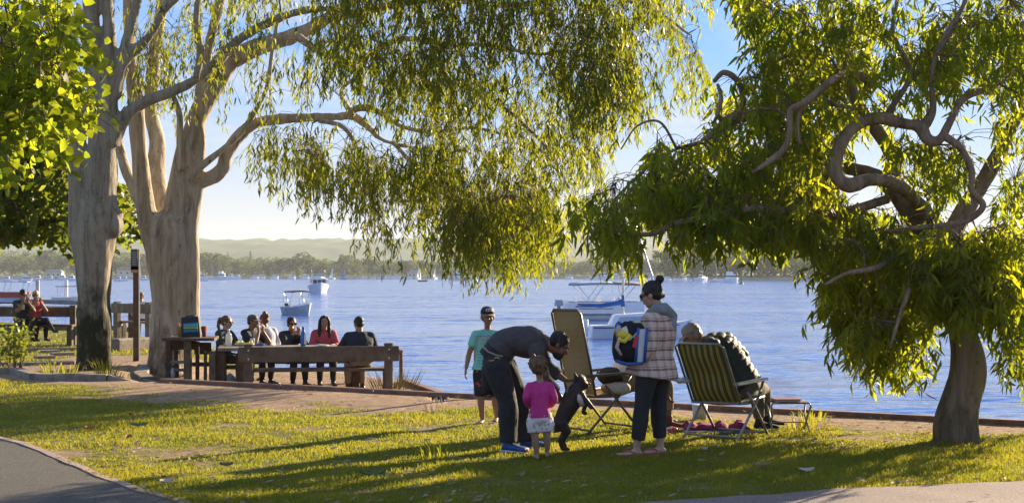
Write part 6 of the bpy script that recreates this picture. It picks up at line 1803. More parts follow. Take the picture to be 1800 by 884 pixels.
m = MB(); b.torso(m, .010, 1.0, 4.7, 1.0, 1.18, flare=.03); [b.arm(m, S, .012, 0, 1.75) for S in 'LR']; b.solid('long_sleeved_top', m, cl_pink, .008, 3, folds(.004, 16, seed=8))
m = MB(); b.torso(m, .016, 0, 1.5, 1.08, 1.22); [b.leg(m, S, .026, .55, taper=.0) for S in 'LR']; b.solid('shorts', m, cl_floral, .008, 3, folds(.007, 20, seed=9))

# --- woman in the plaid jacket
J = JP(13.5, head=(1144, 518, .02), neck=(1161, 549, .02), chest=(1157, 582, .02), waist=(1152, 620, .02), pelvis=(1147, 650, .02),
       shL=(1141, 563, -.15), elL=(1140, 616, -.22), wrL=(1106, 640, -.10), shR=(1177, 562, .17), elR=(1142, 612, .30), wrR=(1106, 590, .22),
       hipL=(1136, 662, -.08), knL=(1128, 716, -.08), anL=(1119, 786, -.04), toL=(1090, 801, -.10), hipR=(1158, 662, .10), knR=(1157, 718, .10), anR=(1161, 781, .12), toR=(1134, 797, .06))
b = Figure('person', 'woman with dark bun and sunglasses in plaid flannel jacket holding a bright bag', J, .97, (-.8, .6, 0), (-.90, .30, -.30), (-.3, 0, .95), .98, .0085, skin_fair)
b.head(fem=True); b.torso(b.body, -.005)
for S in 'LR': b.arm(b.body, S); b.leg(b.body, S); b.foot(b.body, S)
b.hand('L', (-.95, .2, .15), (.1, .3, 1), .35, (0, -.3, 1)); b.hand('R', (-.9, -.1, -.15), (.1, -1, -.1), .5, (0, 0, 1))
b.finish(); b.face(glasses=True); b.sunglasses(); b.hair('short', hair_black, extra=[((0, -.128, .112), (.040, .040, .042)), ((.0, -.10, .075), (.026, .026, .026)), ((.02, -.10, -.03), (.022, .022, .04))])
m = MB(); b.torso(m, .038, 0.35, 4.75, 1.0, 1.15, flare=.13); [b.arm(m, S, .028, 0, 1.85) for S in 'LR']; b.solid('plaid_jacket', m, cl_plaid, .010, 3, folds(.009, 8, seed=10))
m = MB(); m.tube([P(1137, 553, 13.42), P(1150, 543, 13.40), P(1166, 543, 13.42), P(1180, 556, 13.5), P(1180, 580, 13.45), P(1172, 592, 13.40)], [.025, .045, .058, .062, .050, .02], 14)
m.tube([P(1137, 553, 13.42), P(1150, 540, 13.6), P(1168, 540, 13.7), P(1182, 552, 13.6)], [.025, .04, .05, .04], 12); b.solid('hood', m, cl_grey, .010, 4, folds(.006, 10, seed=11))
m = MB(); b.torso(m, .010, 0, 1.6, .95, 1.0); [b.leg(m, S, .016, 1.80, taper=.006) for S in 'LR']; b.solid('trousers', m, cl_black, .009, 3, folds(.006, 9, (1, 1, .5), seed=12))
flip = mat('pink rubber thong', (0.45, 0.10, 0.12))
for S in 'LR':
    an, to = b.J['an' + S], b.J['to' + S]; d = Vector((to.x - an.x, to.y - an.y, 0)).normalized(); fz = min(an.z - .02, to.z); q = Vector((an.x, an.y, fz - .006)); sd = Vector((-d.y, d.x, 0))
    m = MB(); m.loft([[q + d * t + sd * w * c + Vector((0, 0, z)) for c, z in ((-1, 0), (1, 0), (1, .014), (-1, .014))] for t, w in ((-.075, .02), (-.05, .034), (.05, .036), (.13, .046), (.18, .035), (.195, .02))])
    tp = q + d * .135 + Vector((0, 0, .045)); m.tube([q + d * .02 + sd * .036 + Vector((0, 0, .015)), q + d * .075 + sd * .03 + Vector((0, 0, .05)), tp, q + d * .075 - sd * .03 + Vector((0, 0, .05)), q + d * .02 - sd * .036 + Vector((0, 0, .015))], .007, 6); b.add('flip_flop', m, flip, False)

# bag with a bright print in her arms
bagY = 13.34
def _bag(n, l, bs, tc):
    v = n.new('ShaderNodeTexVoronoi'); v.inputs['Scale'].default_value = 13; l.new(tc.outputs['Object'], v.inputs['Vector'])
    sp = n.new('ShaderNodeSeparateXYZ'); l.new(tc.outputs['Object'], sp.inputs[0])
    rp = n.new('ShaderNodeValToRGB'); rp.color_ramp.interpolation = 'CONSTANT'; e = rp.color_ramp.elements
    cols = [(0, (.015, .015, .02)), (.30, (.75, .62, .03)), (.50, (.02, .13, .42)), (.62, (.50, .72, .75)), (.74, (.70, .08, .05)), (.82, (.72, .70, .62)), (.9, (.015, .015, .02))]
    e[0].color = (*cols[0][1], 1); e[1].position = cols[1][0]; e[1].color = (*cols[1][1], 1)
    for p_, c_ in cols[2:]: k = e.new(p_); k.color = (*c_, 1)
    s3 = n.new('ShaderNodeSeparateXYZ'); l.new(v.outputs['Color'], s3.inputs[0]); l.new(s3.outputs['X'], rp.inputs[0])
    zr = math_n(n, l, 'GREATER_THAN', sp.outputs['Z'], 0.20)
    l.new(mixc(n, l, zr, (.016, .016, .02), rp.outputs[0]), bs.inputs['Base Color'])
bag_print = node_mat('bright abstract print', _bag, .6)
base = P(1104, 636, bagY); o = empty('bag', base, 'big soft bag with black, yellow, blue and white print held by the woman', 'bag')
m = MB(); rings = []
for t, hw, dp in ((0, .105, .055), (.06, .135, .085), (.35, .155, .100), (.7, .150, .095), (.92, .140, .085), (1, .125, .06)):
    c = base + Vector((.02 * t, 0, .36 * t)); rings.append([c + Vector((math.cos(a) * hw, math.sin(a) * dp, .02 * math.sin(a * 3))) for a in np.linspace(0, 2 * math.pi, 25)[:-1]])
m.loft(rings); me = remesh(m, .011, 3, folds(.012, 11, seed=15), 'bag_body'); link_mesh('bag_body', me, bag_print, o, True)
m = MB(); rings = []
for t in np.linspace(0, 1, 5):
    c0 = P(1126, 636, bagY - .11).lerp(P(1131, 578, bagY - .10), t); rings.append([c0 + Vector((-.030 - .008 * t, -.012, 0)), c0 + Vector((.028, -.004, 0)), c0 + Vector((.030, .010, 0)), c0 + Vector((-.030, .004, 0))])
m.loft(rings); m.build('white_panel', cl_white, o, False, True)
m = MB()
for dx in (-.045, .034):
    a0 = P(1126, 637, bagY - .125); a1 = P(1131, 576, bagY - .115); m.tube([a0 + Vector((dx, 0, 0)), a1 + Vector((dx, 0, 0))], .013, 8)
m.tube([P(1082, 634, bagY - .11), P(1104, 640, bagY - .13), P(1131, 638, bagY - .12)], .014, 8); m.build('blue_piping', mat('royal blue webbing', (.02, .11, .38)), o, True, True)
m = MB(); m.tube([P(1090, 592, bagY - .11), P(1084, 610, bagY - .12), P(1092, 624, bagY - .12)], [.012, .018, .012], 10); m.tube([P(1089, 572, bagY - .06), P(1086, 580, bagY - .06), P(1087, 592, bagY - .07)], [.02, .026, .02], 12); m.build('folded_towel', mat('pale pink towel', (.55, .42, .42)), o, True, True)
m = MB(); m.ell(P(1095, 588, bagY - .10), (.05, .03, .035)); m.tube([P(1086, 596, bagY - .11), P(1098, 600, bagY - .13), P(1108, 588, bagY - .12)], .02, 8); m.build('yellow_towel', mat('yellow towel', (.75, .60, .03)), o, True, True)
m = MB(); m.box(P(1117, 600, bagY - .12), (.035, .02, .11), M=Matrix.Rotation(R(14), 4, 'Y')); m.build('red_strap', mat('red webbing', (.6, .05, .04)), o, False, True)

# --- small dark dog held up on its hind legs
dogm = mat('dark brindle coat', (0.018, 0.014, 0.012), (0.050, 0.036, 0.026), 16, 0.55, 0.5, 120, c3=(0.028, 0.02, 0.017))
YD = 13.75; o = empty('dog', P(990, 790, YD), 'small dark brindle dog with white chest standing on its hind legs', 'dog')
m = MB()
def dp_(x, y, dy=0): return P(x, y, YD + dy)
m.tube([dp_(984, 758), dp_(984, 745), dp_(992, 728), dp_(1003, 708), dp_(1011, 692), dp_(1016, 680), dp_(1018, 672)], [.045, .072, .078, .092, .098, .080, .060], 18)
m.ell(dp_(1019, 670), (.066, .070, .068)); m.ell(dp_(1027, 675), (.040, .048, .040)); m.ell(dp_(1031, 677), (.026, .040, .030)); m.ell(dp_(1024, 682), (.032, .045, .022))
for s in (-1, 1):
    m.cone(dp_(1013, 664, s * .045), dp_(1010, 655, s * .064), .026, .010, seg=10)
    m.cone(dp_(1021, 692, s * .065), dp_(1031, 706, s * .075), .036, .026); m.cone(dp_(1031, 706, s * .075), dp_(1037 - (s > 0) * 12, 714 + (s > 0) * 10, s * .08), .024, .019); m.ell(dp_(1040 - (s > 0) * 12, 716 + (s > 0) * 10, s * .08), (.026, .022, .017))
    m.cone(dp_(986, 744, s * .055), dp_(994 + (s > 0) * 4, 757, s * .068), .062, .034); m.cone(dp_(994 + (s > 0) * 4, 757, s * .068), dp_(984 + (s > 0) * 6, 774, s * .06), .032, .021)
    m.cone(dp_(984 + (s > 0) * 6, 774, s * .06), dp_(988 + (s > 0) * 6, 787, s * .058), .021, .018); m.ell(dp_(991 + (s > 0) * 6, 789, s * .058), (.030, .022, .016))
m.cone(dp_(980, 756), dp_(973, 759), .022, .010)
me = remesh(m, .008, 3, lambda co: (fbm(co * 30, 3, 3) - .5) * .006, 'body'); link_mesh('body', me, dogm, o, True)
m = MB(); m.ell(dp_(1019, 699, .0), (.048, .112, .090), Matrix.Rotation(R(-22), 3, 'Y')); m.ell(dp_(1025, 687, -.015), (.02, .04, .025)); link_mesh('chest_patch', remesh(m, .008, 2, lambda co: (fbm(co * 40, 2, 3) - .5) * .006, 'chest_patch'), mat('white chest fur', (0.62, 0.58, 0.53), None, 30, .8), o, True)
for s in (-1, 1):
    m = MB(); m.ell(dp_(1032, 668, s * .038), .010); m.build('eye', pupil_m, o, True, True)
m = MB(); m.ell(dp_(1036, 674), (.010, .016, .010)); m.build('nose', black_m, o, True, True)
m = MB(); m.tube([dp_(1008 + 5 * math.cos(a), 683 + 3 * math.sin(a), .08 * math.sin(a)) for a in np.linspace(0, 6.28, 5)], .005, 5) if False else m.tube([dp_(1008, 672, -.08), dp_(1000, 678, -.06), dp_(996, 690, -.10)], .004, 5); m.build('lead', mat('grey lead', (.3, .3, .3)), o, True, True)

# ------------------------------------------------------------------ folding chairs
def lawn_chair(label, base, yaw, fabric, framem, tilt=.42, bw=.50, top=.80, hgt=1.0):
    """local: x across, y the way the sitter looks, z up"""
    o = empty('folding_chair', base, label, 'chair', None, yaw)
    def V_(x, y, z): return Vector((x, y, z * hgt))
    hinge = (-.20, .40); topp = (-.20 - tilt * top, .40 + math.sqrt(max(0.1, 1 - tilt * tilt)) * top)
    n = 14; rings = []
    for i in range(n + 1):
        t = i / n; y = hinge[0] + (topp[0] - hinge[0]) * t; z = hinge[1] + (topp[1] - hinge[1]) * t; sag = -.035 * math.sin(math.pi * min(1, t * 1.1)) - .02 * math.sin(math.pi * t * 3)
        w = bw / 2 * (1 - .06 * max(0, t - .93) / .07)
        rings.append([V_(-w, y, z), V_(-w * .5, y + sag, z), V_(0, y + sag * 1.2, z), V_(w * .5, y + sag, z), V_(w, y, z), V_(w, y + .022, z), V_(0, y + .022 + sag * 1.2, z), V_(-w, y + .022, z)])
    m = MB(); m.loft(rings); m.build('backrest', fabric, o)
    rings = []
    for i in range(9):
        t = i / 8; y = -.20 + .50 * t; z = .40 + .04 * t - .03 * math.sin(math.pi * t); w = bw / 2
        rings.append([V_(-w, y, z), V_(0, y, z - .02), V_(w, y, z), V_(w, y, z - .022), V_(0, y, z - .042), V_(-w, y, z - .022)])
    m = MB(); m.loft(rings); m.build('seat', fabric, o)
    w = bw / 2 + .012
    m = MB(); m.tube([V_(-w, hinge[0], hinge[1] - .02), V_(-w, topp[0], topp[1] - .03), V_(-w + .05, topp[0] - .01, topp[1] + .012), V_(w - .05, topp[0] - .01, topp[1] + .012), V_(w, topp[0], topp[1] - .03), V_(w, hinge[0], hinge[1] - .02)], .0125, 8); m.build('back_frame', framem, o, True)
    m = MB(); 
    for s in (-1, 1): m.tube([V_(s * w, -.22, .385), V_(s * w, .32, .43)], .0125, 8)
    m.tube([V_(-w, .31, .43), V_(w, .31, .43)], .0125, 8); m.tube([V_(-w, -.2, .385), V_(w, -.2, .385)], .0125, 8); m.build('seat_frame', framem, o, True)
    w2 = w + .03
    for s in (-1, 1):
        m = MB(); m.tube([V_(s * w2, .24, .60), V_(s * w2, .10, .40), V_(s * w2, -.34, .0)], .014, 8); m.build('leg', framem, o, True)
        m = MB(); m.tube([V_(s * w2, -.10, .50), V_(s * w2, .04, .36), V_(s * w2, .36, .0)], .014, 8); m.build('leg', framem, o, True)
        m = MB(); m.beam(V_(s * w2, -.36, .605), V_(s * w2, .30, .625), .055, .028); m.build('armrest', framem, o)
    m = MB(); m.tube([V_(-w2, -.30, .04), V_(w2, -.30, .04)], .011, 8); m.tube([V_(-w2, .32, .045), V_(w2, .32, .045)], .011, 8); m.build('crossbar', framem, o, True)
    return o
def _mesh_fabric(n, l, b, tc):
    sp = n.new('ShaderNodeSeparateXYZ'); l.new(tc.outputs['Object'], sp.inputs[0])
    c = mixc(n, l, math_n(n, l, 'MULTIPLY', band(n, l, sp.outputs['Z'], .018, 0, .4), .35), (.36, .24, .11), (.20, .13, .06)); c = mixc(n, l, math_n(n, l, 'MULTIPLY', band(n, l, sp.outputs['X'], .02, 0, .4), .25), c, (.20, .13, .06)); l.new(c, b.inputs['Base Color'])
fab_tan = node_mat('tan woven mesh', _mesh_fabric, .8)
def _stripe_fabric(n, l, b, tc):
    sp = n.new('ShaderNodeSeparateXYZ'); l.new(tc.outputs['Object'], sp.inputs[0])
    c = mixc(n, l, band(n, l, sp.outputs['X'], .066, 0.1, .52), (.32, .25, .055), (.075, .072, .038)); c = mixc(n, l, math_n(n, l, 'MULTIPLY', band(n, l, sp.outputs['X'], .066, 0.28, .1), .8), c, (.12, .12, .03)); l.new(c, b.inputs['Base Color'])
fab_stripe = node_mat('yellow and dark green striped fabric', _stripe_fabric, .8)
frame_brown = mat('bronze painted tube', (.14, .115, .085), None, 12, .4, metal=.3)
c1 = lawn_chair('tan mesh reclining folding chair standing between the dog and the plaid woman', Vector((.90, 15.75, 0)), R(-57), fab_tan, frame_brown, .22, .50, .90, 1.0)
c2 = lawn_chair('yellow and green striped reclining folding chair', Vector((2.19, 15.15, 0)), R(-36), fab_stripe, metal_grey, .50, .52, .72, .94)

# folding stool with book
Y_ = 15.7; base = P(1387, 764, Y_); o = empty('folding_stool', Vector((base.x, base.y, 0)), 'small folding stool with pale flat seat beside the striped chair', 'stool')
zt = P(1387, 706, Y_).z; x0 = P(1352, 700, Y_).x - base.x; x1 = P(1420, 700, Y_).x - base.x
m = MB(); m.box((0, .0, zt), (x1 - x0 - .06, .30, .018)); m.build('seat', mat('red brown canvas seat', (.20, .08, .06)), o)
for x, s in ((x0, -1), (x1, 1)):
    for y in (-.15, .15):
        m = MB(); m.tube([(x + s * -.08, y, zt), (x - s * .015, y, zt), (x + s * .003, y, zt - .03), (x - s * .02, y * .6, zt * .55), (x - s * .03 + s * .02, -y * .9, .01)], .0105, 8); m.build('leg', metal_grey, o, True)
m = MB(); m.tube([(x0 + .04, .0, zt * .3), (x1 - .04, 0, zt * .3)], .006, 6); m.build('crossbar', metal_grey, o, True)
m = MB(); m.box(P(1381, 703.5, Y_) + Vector((0, 0, .004)), (.27, .20, .022), rz=.05); bk = m.build('book', mat('pale book pages', (.55, .48, .42)), None); tag(bk, 'closed pale book lying on the folding stool', 'book')
m = MB(); m.box((0, 0, 0), (.28, .21, .006)); 
cv = m.build('cover', mat('dull red cover', (.30, .06, .05)), bk); cv.location = P(1381, 703.5, Y_) + Vector((0, 0, .019)); cv.rotation_euler = (0, 0, .05)

# magenta cushion mat on the grass, bucket, little red and white shoe
c = G(1257, 757); m = MB(); rings = []
for i in range(15):
    t = i / 14; x = -.34 + .68 * t; h = .055 + .035 * abs(math.sin(t * 9)) + .02 * math.sin(t * 23)
    rings.append([Vector((x, -.16, .02)), Vector((x, -.17, h * .6)), Vector((x, -.08, h)), Vector((x, .05, h * 1.1)), Vector((x, .16, h * .7)), Vector((x, .17, .02))])
m.loft([[v + c for v in r] for r in rings]); me = remesh(m, .012, 3, folds(.012, 14, seed=30), 'folded_blanket'); ob = link_mesh('folded_blanket', me, mat('magenta fleece', (.30, .02, .11), (.20, .015, .075), 9, .9)); tag(ob, 'crumpled magenta blanket on a grey mat under the striped chair', 'blanket')
m = MB(); m.beam(c + Vector((-.36, -.12, .012)), c + Vector((.36, -.12, .012)), .24, .022); tag(m.build('mat', mat('grey foam mat', (.28, .27, .27))), 'thin grey foam mat under the magenta blanket', 'mat')
bc = G(1236, 742); m = MB(); m.tube([bc + Vector((0, .3, 0)), bc + Vector((0, .3, .17))], [.075, .09], 16); tag(m.build('bucket', mat('pale translucent plastic', (.55, .55, .52)), None, True), 'pale plastic tub standing behind the striped chair', 'bucket')
m = MB(); q = G(1181, 760); m.ell(q + Vector((0, 0, .03)), (.06, .04, .035)); m.ell(q + Vector((.035, 0, .03)), (.03, .035, .028)); tag(m.build('toy', mat('red and white rubber', (.62, .05, .04), (.7, .68, .66), 14, .5, lo=.48, hi=.52), None, True), 'small red and white shoe like toy on the grass behind the woman', 'toy')
c = P(1200, 668, 15.0); m = MB(); 
for i in range(7): m.ell(c + Vector((.02 * math.sin(i * 2.1) - .05 + .018 * i, .02 * math.cos(i * 3), .014 * math.cos(i * 1.7))), (.032, .022, .020))
me = remesh(m, .009, 1, folds(.01, 30, seed=31), 'plastic_bag'); ob = link_mesh('plastic_bag', me, mat('cloudy clear plastic', (.50, .52, .55), None, 30, .25)); tag(ob, 'crumpled clear plastic bag hanging at the left arm of the striped chair', 'bag')

# --- sitter in the tan chair, bent forward behind the woman
YS = 15.85
J = JP(YS, head=(1140, 588, .35), neck=(1122, 602, .28), chest=(1108, 620, .18), waist=(1096, 645, .08), pelvis=(1088, 668, .0),
       shL=(1104, 608, .42), elL=(1138, 640, .45), wrL=(1168, 665, .40), shR=(1118, 616, .05), elR=(1140, 655, .05), wrR=(1172, 688, .12),
       hipL=(1092, 672, .12), knL=(1160, 664, .45), anL=(1164, 730, .42), toL=(1182, 741, .50), hipR=(1092, 674, -.08), knR=(1172, 668, .18), anR=(1176, 738, .15), toR=(1194, 750, .15))
b = Figure('person', 'sitter in pale shirt and tan trousers, mostly hidden behind the plaid woman', J, .95, (.85, .5, 0), (.7, .3, -.4), (.5, 0, .8), 1.0, .011, skin_brown)
b.head(); b.torso(b.body, -.01); [b.arm(b.body, S) or b.leg(b.body, S) or b.foot(b.body, S) for S in 'LR']; b.hand('L', (.6, 0, -.8), (0, 0, -1), .4); b.hand('R', (.3, -.1, -.9), (1, 0, 0), .4); b.finish(); b.hair('short', hair_grey)
m = MB(); b.torso(m, .02, 1.0, 4.7); [b.arm(m, S, .02, 0, 1.5) for S in 'LR']; b.solid('shirt', m, cl_white, .012, 3, folds(.007, 8, seed=40))
m = MB(); b.torso(m, .014, 0, 1.6); [b.leg(m, S, .016, 1.75) for S in 'LR']; b.solid('trousers', m, cl_khaki, .012, 3, folds(.007, 8, seed=41))
for S in 'LR': m = MB(); b.foot(m, S, .008, False); b.solid('sandal', m, mat('dull red sandal', (.16, .045, .035)) if 'dull red sandal' not in MATS else MATS['dull red sandal'], .009, 2)
m = MB(); q = P(1072, 661, 15.7); m.ell(q, (.12, .14, .10)); m.ell(q + Vector((.06, .05, -.03)), (.12, .12, .07)); ob = link_mesh('jumper', remesh(m, .012, 3, folds(.02, 9, seed=42), 'jumper'), cl_black); tag(ob, 'black bundled jumper on the seat of the tan chair', 'clothing')
m = MB(); q = P(1080, 682, 15.6); m.ell(q, (.15, .12, .055)); m.ell(q + Vector((.07, 0, .0)), (.10, .12, .06)); ob = link_mesh('towel', remesh(m, .012, 3, folds(.02, 9, seed=43), 'towel'), mat('pale beige towel', (.50, .45, .38), None, 20, .9)); tag(ob, 'pale beige towel spread on the seat of the tan chair', 'towel')

# --- sitter in the striped chair, slumped to the left
YS = 15.2
J = JP(YS, head=(1216, 590, .26), neck=(1240, 600, .30), chest=(1270, 614, .34), waist=(1296, 646, .34), pelvis=(1312, 676, .30),
       shL=(1250, 608, .08), elL=(1262, 655, -.0), wrL=(1290, 690, .1), shR=(1278, 596, .52), elR=(1306, 626, .66), wrR=(1306, 662, .60),
       hipL=(1310, 690, .22), knL=(1330, 690, .55), anL=(1335, 742, .50), toL=(1352, 752, .50), hipR=(1322, 684, .40), knR=(1342, 684, .72), anR=(1346, 736, .70), toR=(1366, 746, .68))
b = Figure('person', 'person in dark quilted jacket and grey cap slumped sideways in the striped chair', J, .98, (.6, .8, 0), (-.75, .45, -.45), (-.5, 0, .75), 1.0, .010, skin_tan)
b.head(); b.torso(b.body, -.01); [b.arm(b.body, S) or b.leg(b.body, S) or b.foot(b.body, S, .0, False) for S in 'LR']; b.hand('L', (.6, .2, -.3), (0, 0, -1), .4); b.hand('R', (0, .2, -1), (-1, 0, 0), .4); b.finish(); b.hair('short', hair_grey); b.sunglasses()
b.cap(mat('grey cap cloth', (.30, .27, .24)))
def quilt(co):
    # puffed tubes across the back, following the spine
    a = np.array(J['pelvis']); c = np.array(J['neck']); d = (c - a) / np.linalg.norm(c - a); t = (co - a) @ d
    return np.abs(np.sin(t * math.pi / .075)) ** .6 * .016 - .006 + (fbm(co * 12, 2, 4) - .5) * .012
m = MB(); b.torso(m, .030, .7, 4.9, 1.0, 1.12); [b.arm(m, S, .030, 0, 1.8) for S in 'LR']; b.solid('quilted_jacket', m, cl_puffer, .010, 3, quilt)
m = MB(); b.torso(m, .014, 0, 1.6); [b.leg(m, S, .020, 1.85) for S in 'LR']; b.solid('trousers', m, cl_olive, .011, 3, folds(.008, 9, seed=45))
for S in 'LR':
    m = MB(); b.foot(m, S, .010, False, 1.05); b.solid('shoe', m, cl_black, .009, 2)
    m = MB(); an = b.J['an' + S]; m.cone(an + Vector((0, 0, -.03)), an + Vector((0, 0, .04)), .042, .042); b.add('sock', m, cl_white)

# ================================================================== picnic people
SZ = TZ + .42
def diner(label, px, Y, yaw, s, top_m, hair_m, style, skin_m, hands='table', lean=.05, head_dir=None, glasses=False, fem=True, pants=cl_black, sleeve=1.85, vox=.0115, ground=TZ, seat=SZ, shift=0.0, cap=None, name='person', faced=True, hup=None, extra=(), wide=1.0):
    J, f, r = seated(px, Y, seat, yaw, s, lean, hands, shift=shift)
    dz = ground - TZ
    if wide > 1:
        for S_, x_ in (('L', -1), ('R', 1)):
            J['sh' + S_] = J['sh' + S_] + r * x_ * .035; J['el' + S_] = J['el' + S_] + r * x_ * .075
    for k in ('anL', 'anR', 'toL', 'toR'): J[k] = J[k] + Vector((0, 0, dz))
    hd = head_dir if head_dir is not None else f
    b = Figure(name, label, J, s, f, hd, hup, .97 * min(1.0, s + .03), vox, skin_m)
    b.head(fem=fem); b.torso(b.body, -.006); [b.arm(b.body, S) or b.leg(b.body, S) or b.foot(b.body, S, 0, False) for S in 'LR']
    if hands == 'face': b.hand('L', (.1, -.1, 1), -f, .8); b.hand('R', (-.1, -.1, 1), -f, .8)
    else: b.hand('L', f + r * .4, (0, 0, -1), .3); b.hand('R', f - r * .4, (0, 0, -1), .3)
    b.finish()
    if faced: b.face(glasses=glasses, brow=hair_m)
    if glasses: b.sunglasses()
    b.hair(style, hair_m, extra)
    if cap: b.cap(*cap)
    m = MB(); b.torso(m, .016, .9, 4.75, wide, wide, flare=.04); [b.arm(m, S, .018, 0, sleeve) for S in 'LR']; b.solid('top', m, top_m, .012, 3, folds(.007, 9, seed=int(px)))
    m = MB(); b.torso(m, .012, 0, 1.5); [b.leg(m, S, .014, 1.93) for S in 'LR']; b.solid('trousers', m, pants, .012, 3, folds(.006, 9, seed=int(px) + 1))
    for S in 'LR': m = MB(); b.foot(m, S, .008, False); b.solid('shoe', m, black_m, .010, 2)
    return b
diner('woman with brown ponytail in dark jacket at the left end of the table, looking right', 391, 26.0, 66, 1.0, cl_green, hair_mid, 'pony', skin_fair, 'table', .04, (.95, -.25, -.1), True)
diner('man in cap and navy tee holding a hand to his mouth at the table', 437, 26.5, 58, 1.0, cl_navy, hair_brown, 'short', skin_tan, 'face', .05, (.96, -.28, -.05), False, False, sleeve=.7, cap=(mat('olive grey cap', (.10, .09, .065)), mat('tan brim', (.30, .21, .12))), vox=.011)
diner('woman with reddish bun in white top, turned away, behind the man in the cap', 472, 26.9, -140, .97, cl_white, hair_red, 'bun', skin_tan, 'lap', .10, (-.6, .7, -.1), False, seat=SZ + .03, faced=False, extra=[((0, -.05, .13), (.045, .045, .04))])
cup_person = diner('woman with sunglasses and dark jacket lifting a cup to her mouth', 509, 26.3, 32, .98, cl_black, hair_black, 'bun', skin_olive, 'face', .04, (.5, -.85, -.12), True, seat=SZ - .02)
diner('woman with long dark wavy hair in a coral pink top at the table', 569, 26.35, 14, .99, cl_coral, hair_black, 'long', skin_olive, 'table', .02, (.22, -.97, -.06), False, sleeve=1.6)
diner('heavy man in dark jacket and khaki trousers seen from behind at the table end', 634, 24.62, 198, 1.03, cl_navy, hair_black, 'short', skin_tan, 'table', .10, (-.55, .83, -.05), False, False, cl_khaki, faced=False, vox=.012, wide=1.32)

# things on the picnic table
TT = TZ + .752
def on_table(px, Y): return Vector(((px - 900) / F * Y, Y, TT))
def bottle(px, Y, r, h, m_, capm_, label, neck=.35):
    c = on_table(px, Y); o = empty('bottle', c, label, 'bottle')
    m = MB(); m.tube([c + Vector((0, 0, z * h)) for z in (0, .02, .55, .68, .80, .88)], [r * .9, r, r, r * .92, r * neck * 1.3, r * neck], 16); m.build('bottle_body', m_, o, True, True)
    m = MB(); m.tube([c + Vector((0, 0, h * .875)), c + Vector((0, 0, h))], [r * neck * 1.15, r * neck * 1.1], 12); m.build('cap', capm_, o, True, True); return o
o = bottle(402, 25.15, .052, .29, glass_mat('clear bottle plastic', (.85, .88, .90), .05, .45), white_m, 'big clear plastic water bottle on the left end of the table')
o = bottle(533, 25.1, .046, .33, mat('blue bottle plastic', (.03, .16, .50), None, 9, .15), mat('blue cap', (.02, .08, .30)), 'tall blue water bottle in the middle of the table')
c = on_table(535, 25.1); m = MB(); m.box(c + Vector((.022, -.044, .12)), (.035, .006, .16)); m.build('label_panel', white_m, o, False, True)
c = on_table(430, 25.25); o = empty('food_tray', c, 'tray of green salad on the table in front of the man in the cap', 'food')
m = MB(); m.loft([[c + Vector((math.cos(a) * r, math.sin(a) * r * .7, z)) for a in np.linspace(0, 6.283, 19)[:-1]] for r, z in ((.12, .0), (.17, .03), (.175, .035))]); m.build('plate', white_m, o, True, True)
m = MB(); r_ = random.Random(4)
for i in range(26): m.box(c + Vector((r_.uniform(-.13, .13), r_.uniform(-.08, .08), .035 + r_.random() * .04)), (.05, .03, .008), M=Matrix.Rotation(r_.random() * 3, 4, (r_.random(), r_.random(), 1)))
m.build('salad', mat('lettuce and chips', (.45, .48, .06), (.60, .45, .10), 25, .7), o, False, True)
c = on_table(457, 25.2); m = MB(); m.box(c + Vector((0, 0, .02)), (.15, .10, .035)); tag(m.build('food_box', mat('blue box card', (.04, .12, .42))), 'small flat blue packet on the table', 'packet')
for px, cm, lb in ((444, 'clear bottle plastic', 'clear cup on the table beside the salad tray'), (422, 'clear bottle plastic', 'clear cup on the table close to the big water bottle')):
    c = on_table(px, 25.45); m = MB(); m.tube([c, c + Vector((0, 0, .12))], [.032, .042], 14); tag(m.build('cup', MATS[cm], None, True), lb, 'cup')
q = cup_person.J['wrR'] + Vector((-.02, -.08, .08)); m = MB(); m.tube([q - Vector((0, 0, .05)), q + Vector((0, 0, .06))], [.03, .04], 12); tag(m.build('cup', mat('amber drink cup', (.40, .13, .03), None, 9, .3), None, True), 'amber coloured cup held by the woman with sunglasses', 'cup')
c = on_table(566, 25.2); m = MB(); m.ell(c + Vector((0, 0, .012)), (.12, .08, .014)); tag(m.build('plate', white_m, None, True), 'flat white plate in front of the woman in coral pink', 'plate')

# cooler bag and basket on the left table
c = P(338, 594, YT + .25); o = empty('cooler_bag', c, 'dark blue cooler bag with a beach picture on its front', 'bag')
Mx = Matrix.Rotation(R(-4), 4, 'Y')
m = MB(); m.loft([[c + Mx @ Vector((x * w, y * .11, z)) for x, y in ((-.85, -1), (.85, -1), (1, -.8), (1, .8), (.85, 1), (-.85, 1), (-1, .8), (-1, -.8))] for w, z in ((.15, 0), (.155, .05), (.145, .33), (.14, .36))]); m.build('bag_body', mat('dark navy nylon', (.022, .028, .045), None, 15, .7, .3, 90), o, False, True)
def _beach(n, l, b, tc):
    sp = n.new('ShaderNodeSeparateXYZ'); l.new(tc.outputs['Generated'], sp.inputs[0])
    no = n.new('ShaderNodeTexNoise'); no.inputs['Scale'].default_value = 5; l.new(tc.outputs['Generated'], no.inputs['Vector'])
    z = math_n(n, l, 'ADD', sp.outputs['Z'], math_n(n, l, 'MULTIPLY', math_n(n, l, 'ADD', no.outputs['Fac'], -.5), .25))
    rp = n.new('ShaderNodeValToRGB'); rp.color_ramp.interpolation = 'CONSTANT'; e = rp.color_ramp.elements; e[0].color = (.02, .22, .25, 1); e[1].position = .80; e[1].color = (.03, .30, .50, 1)
    for p_, c_ in ((.30, (.02, .12, .12, 1)), (.42, (.55, .42, .08, 1)), (.56, (.08, .25, .12, 1)), (.66, (.10, .42, .50, 1))): k = e.new(p_); k.color = c_
    l.new(z, rp.inputs[0]); l.new(rp.outputs[0], b.inputs['Base Color'])
